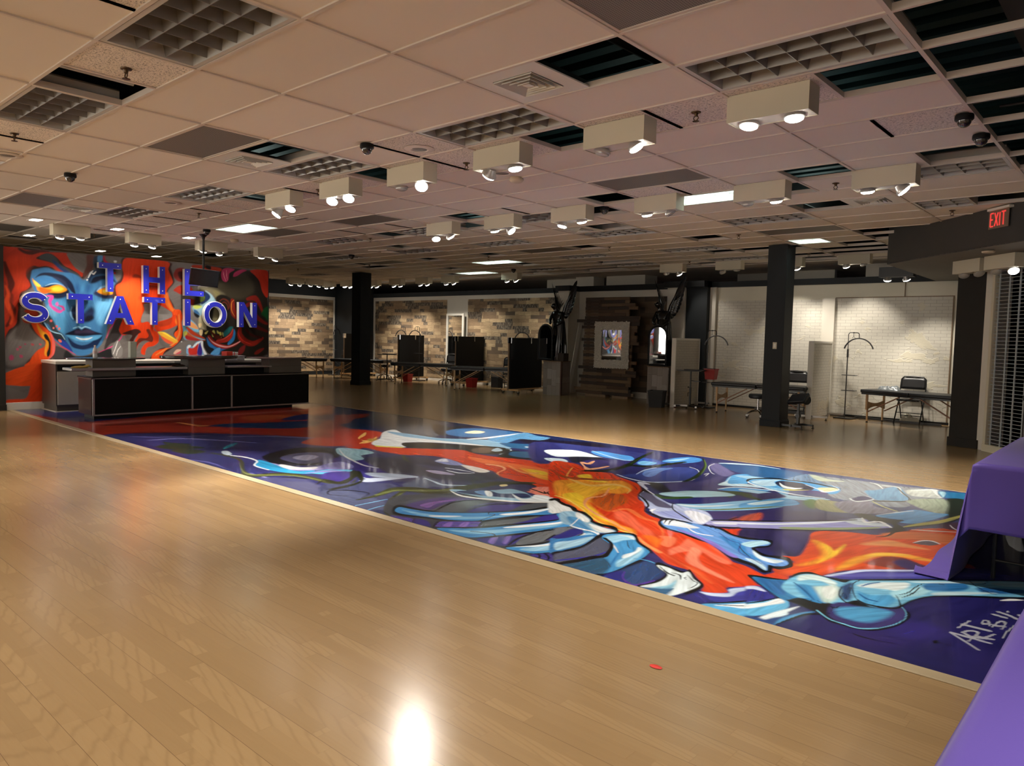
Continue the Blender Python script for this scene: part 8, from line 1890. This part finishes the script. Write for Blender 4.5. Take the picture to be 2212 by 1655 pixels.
def paint(X1, Y1, art, back, gain=1.0, stk=1.0):
    """colours of the grid X1 x Y1 (cm) for a list of painted shapes"""
    C_ = np.empty((len(Y1), len(X1), 3)); C_[:] = back
    for li, line in enumerate(art.split('\n')):
        if not line: continue
        if line[0] == 'B': C_[:] = hexlin(line.split()[1]); continue
        h, p = line.split('|'); a = h.split(); kind = a[0]; col = hexlin(a[1]) * gain; soft = float(a[-1])
        P_ = np.array([[float(q) for q in w.split(',')] for w in p.split()])
        if kind == 'P': Q = smooth(P_, True); wid = None; pad = soft + .2
        else:
            ws = np.array([float(q) for q in a[2].split(',')]) / 2; Q = smooth(P_, False)
            wid = np.interp(np.linspace(0, 1, len(Q)), np.linspace(0, 1, len(ws)), ws); pad = ws.max() + soft + .2
        x0, y0 = Q.min(0) - pad; x1, y1 = Q.max(0) + pad
        i0, i1 = np.searchsorted(X1, (x0, x1)); j0, j1 = np.searchsorted(Y1, (y0, y1))
        if i1 <= i0 or j1 <= j0: continue
        gx, gy = np.meshgrid(X1[i0:i1], Y1[j0:j1]); best = np.full(gx.shape, 1e9)
        if kind == 'P':
            ins = np.zeros(gx.shape, bool); m = len(Q)
            for k in range(m):
                (ax, ay), (bx, by) = Q[k], Q[(k + 1) % m]; dx, dy = bx - ax, by - ay; L2 = dx * dx + dy * dy
                if L2 < 1e-9: continue
                t = np.clip(((gx - ax) * dx + (gy - ay) * dy) / L2, 0, 1); d = (gx - ax - t * dx) ** 2 + (gy - ay - t * dy) ** 2
                np.minimum(best, d, out=best)
                if dy: ins ^= ((ay > gy) != (by > gy)) & (gx < dx * (gy - ay) / dy + ax)
            sd = np.sqrt(best) * np.where(ins, 1, -1)
        else:
            best[:] = -1e9
            for k in range(len(Q) - 1):
                (ax, ay), (bx, by) = Q[k], Q[k + 1]; dx, dy = bx - ax, by - ay; L2 = dx * dx + dy * dy
                if L2 < 1e-9: continue
                t = np.clip(((gx - ax) * dx + (gy - ay) * dy) / L2, 0, 1); d = np.hypot(gx - ax - t * dx, gy - ay - t * dy)
                np.maximum(best, wid[k] + (wid[k + 1] - wid[k]) * t - d, out=best)
            sd = best
        al = np.clip(.5 + sd / max(soft, .25), 0, 1); al = al * al * (3 - 2 * al)
        d = Q - Q.mean(0); an = .5 * math.atan2(2 * (d[:, 0] * d[:, 1]).sum(), (d[:, 0] ** 2).sum() - (d[:, 1] ** 2).sum())
        c, s_ = math.cos(an), math.sin(an); u = gx * c + gy * s_; v = -gx * s_ + gy * c
        lum = col.mean()
        wob = vnoise(u * .03 + li, v * .05) * 6
        st = (vnoise(u * .045 + li * 3.7, v * .55 + wob + li * 1.3) - .5) * .42 + (vnoise(u * .12 + li, v * 1.6 + wob) - .5) * .22
        st = st * (stk if lum > .03 else stk * .45)
        cc = col[None, None, :] * (1 + st[..., None])
        C_[j0:j1, i0:i1] = C_[j0:j1, i0:i1] * (1 - al[..., None]) + cc * al[..., None]
    return np.clip(C_, 0, 1)
def painted_mesh(name, patches, to3, material):
    V, F, CC = [], [], []; base = 0
    for X1, Y1, col in patches:
        nx, ny = len(X1), len(Y1); gx, gy = np.meshgrid(X1, Y1)
        V.append(to3(gx.ravel(), gy.ravel())); CC.append(col.reshape(-1, 3))
        i = np.arange(nx - 1)[None, :] + nx * np.arange(ny - 1)[:, None] + base
        F.append(np.stack([i, i + 1, i + 1 + nx, i + nx], -1).reshape(-1, 4)); base += nx * ny
    V = np.concatenate(V).astype(np.float32); F = np.concatenate(F).astype(np.int32); CC = np.concatenate(CC)
    me = bpy.data.meshes.new(name); me.vertices.add(len(V)); me.vertices.foreach_set('co', V.ravel())
    me.loops.add(F.size); me.loops.foreach_set('vertex_index', F.ravel())
    me.polygons.add(len(F)); me.polygons.foreach_set('loop_start', np.arange(0, F.size, 4, dtype=np.int32))
    me.update(calc_edges=True)
    ca = me.color_attributes.new('paint', 'FLOAT_COLOR', 'POINT')
    ca.data.foreach_set('color', np.concatenate([CC, np.ones((len(CC), 1))], 1).astype(np.float32).ravel())
    me.materials.append(material); o = bpy.data.objects.new(name, me); COL.objects.link(o); return o
Y_ = {}
pat = []
for (xa, xb, s_) in ((6, 560, 2.2), (560, 960, 1.3), (960, 1440, .72), (1440, 1915, 2.5)):
    X1 = np.append(np.arange(xa, xb, s_), xb); Yg = np.append(np.arange(0.5, 476.5, s_), 476.5); pat.append((X1, Yg, paint(X1, Yg, ART_FLOOR, hexlin('24265c'), .88)))
t = paint_mat('floor_mural_paint', .2, .22)
s3 = t.sep(t.obj()); rv = t.math('FRACT', t.math('DIVIDE', s3[1], .198)); jn = t.math('LESS_THAN', rv, .012)
t.bump(t.math('ADD', t.math('MULTIPLY', jn, -.5), t.noise(t.obj(), 14.0, 3.0, .5)), .10, .004)
o = painted_mesh('floor_mural', pat, lambda x, y: np.stack([x / 100 - 9.8, y / 100 + 2.0, np.full_like(x, .005)], -1), t.m)
tag(o, 'glossy painted floor mural of blue bones and an orange fire river', 'floor mural')
X1 = np.linspace(0, 486, 520); Yg = np.linspace(12, 275, 290)
t = paint_mat('wall_mural_paint', .5, .0)
o = painted_mesh('wall_mural', [(X1, Yg, paint(X1, Yg, ART_WALL, hexlin('6e6866'), .82, .4))], lambda x, y: np.stack([np.full_like(x, -9.796), x / 100 + 1.9, y / 100], -1), t.m)
tag(o, 'painted wall mural of a blue face with glowing eyes and a dark skull', 'wall mural')
# ------------------------------------------------------------------ camera, world, view
cd = bpy.data.cameras.new('camera'); cam = bpy.data.objects.new('camera', cd); COL.objects.link(cam)
yaw, pitch, roll = -0.72719, -0.06278, 0.02386
fwd = Vector((math.sin(yaw) * math.cos(pitch), math.cos(yaw) * math.cos(pitch), math.sin(pitch)))
rt = Vector((math.cos(yaw), -math.sin(yaw), 0)); up = rt.cross(fwd)
r2 = rt * math.cos(roll) + up * math.sin(roll); u2 = -rt * math.sin(roll) + up * math.cos(roll)
mw = Matrix((( r2.x, u2.x, -fwd.x, 4.80908), (r2.y, u2.y, -fwd.y, -1.65023), (r2.z, u2.z, -fwd.z, 1.44404), (0, 0, 0, 1)))
cam.matrix_world = mw
cd.sensor_width = 36; cd.lens = 1588.3175 / 2212 * 36; cd.clip_start = .05
S.camera = cam
w = bpy.data.worlds.new('world'); S.world = w; w.use_nodes = True
w.node_tree.nodes['Background'].inputs[0].default_value = (.01, .014, .03, 1); w.node_tree.nodes['Background'].inputs[1].default_value = 1.0
S.view_settings.view_transform = 'Standard'; S.view_settings.look = 'None'; S.view_settings.gamma = 1; S.view_settings.exposure = EXPO
S.view_settings.use_curve_mapping = False
S.cycles.max_bounces = 7; S.cycles.diffuse_bounces = 4; S.cycles.glossy_bounces = 4; S.cycles.transmission_bounces = 2
S.cycles.caustics_reflective = False; S.cycles.caustics_refractive = False; S.cycles.sample_clamp_indirect = 4
S.cycles.use_denoising = True
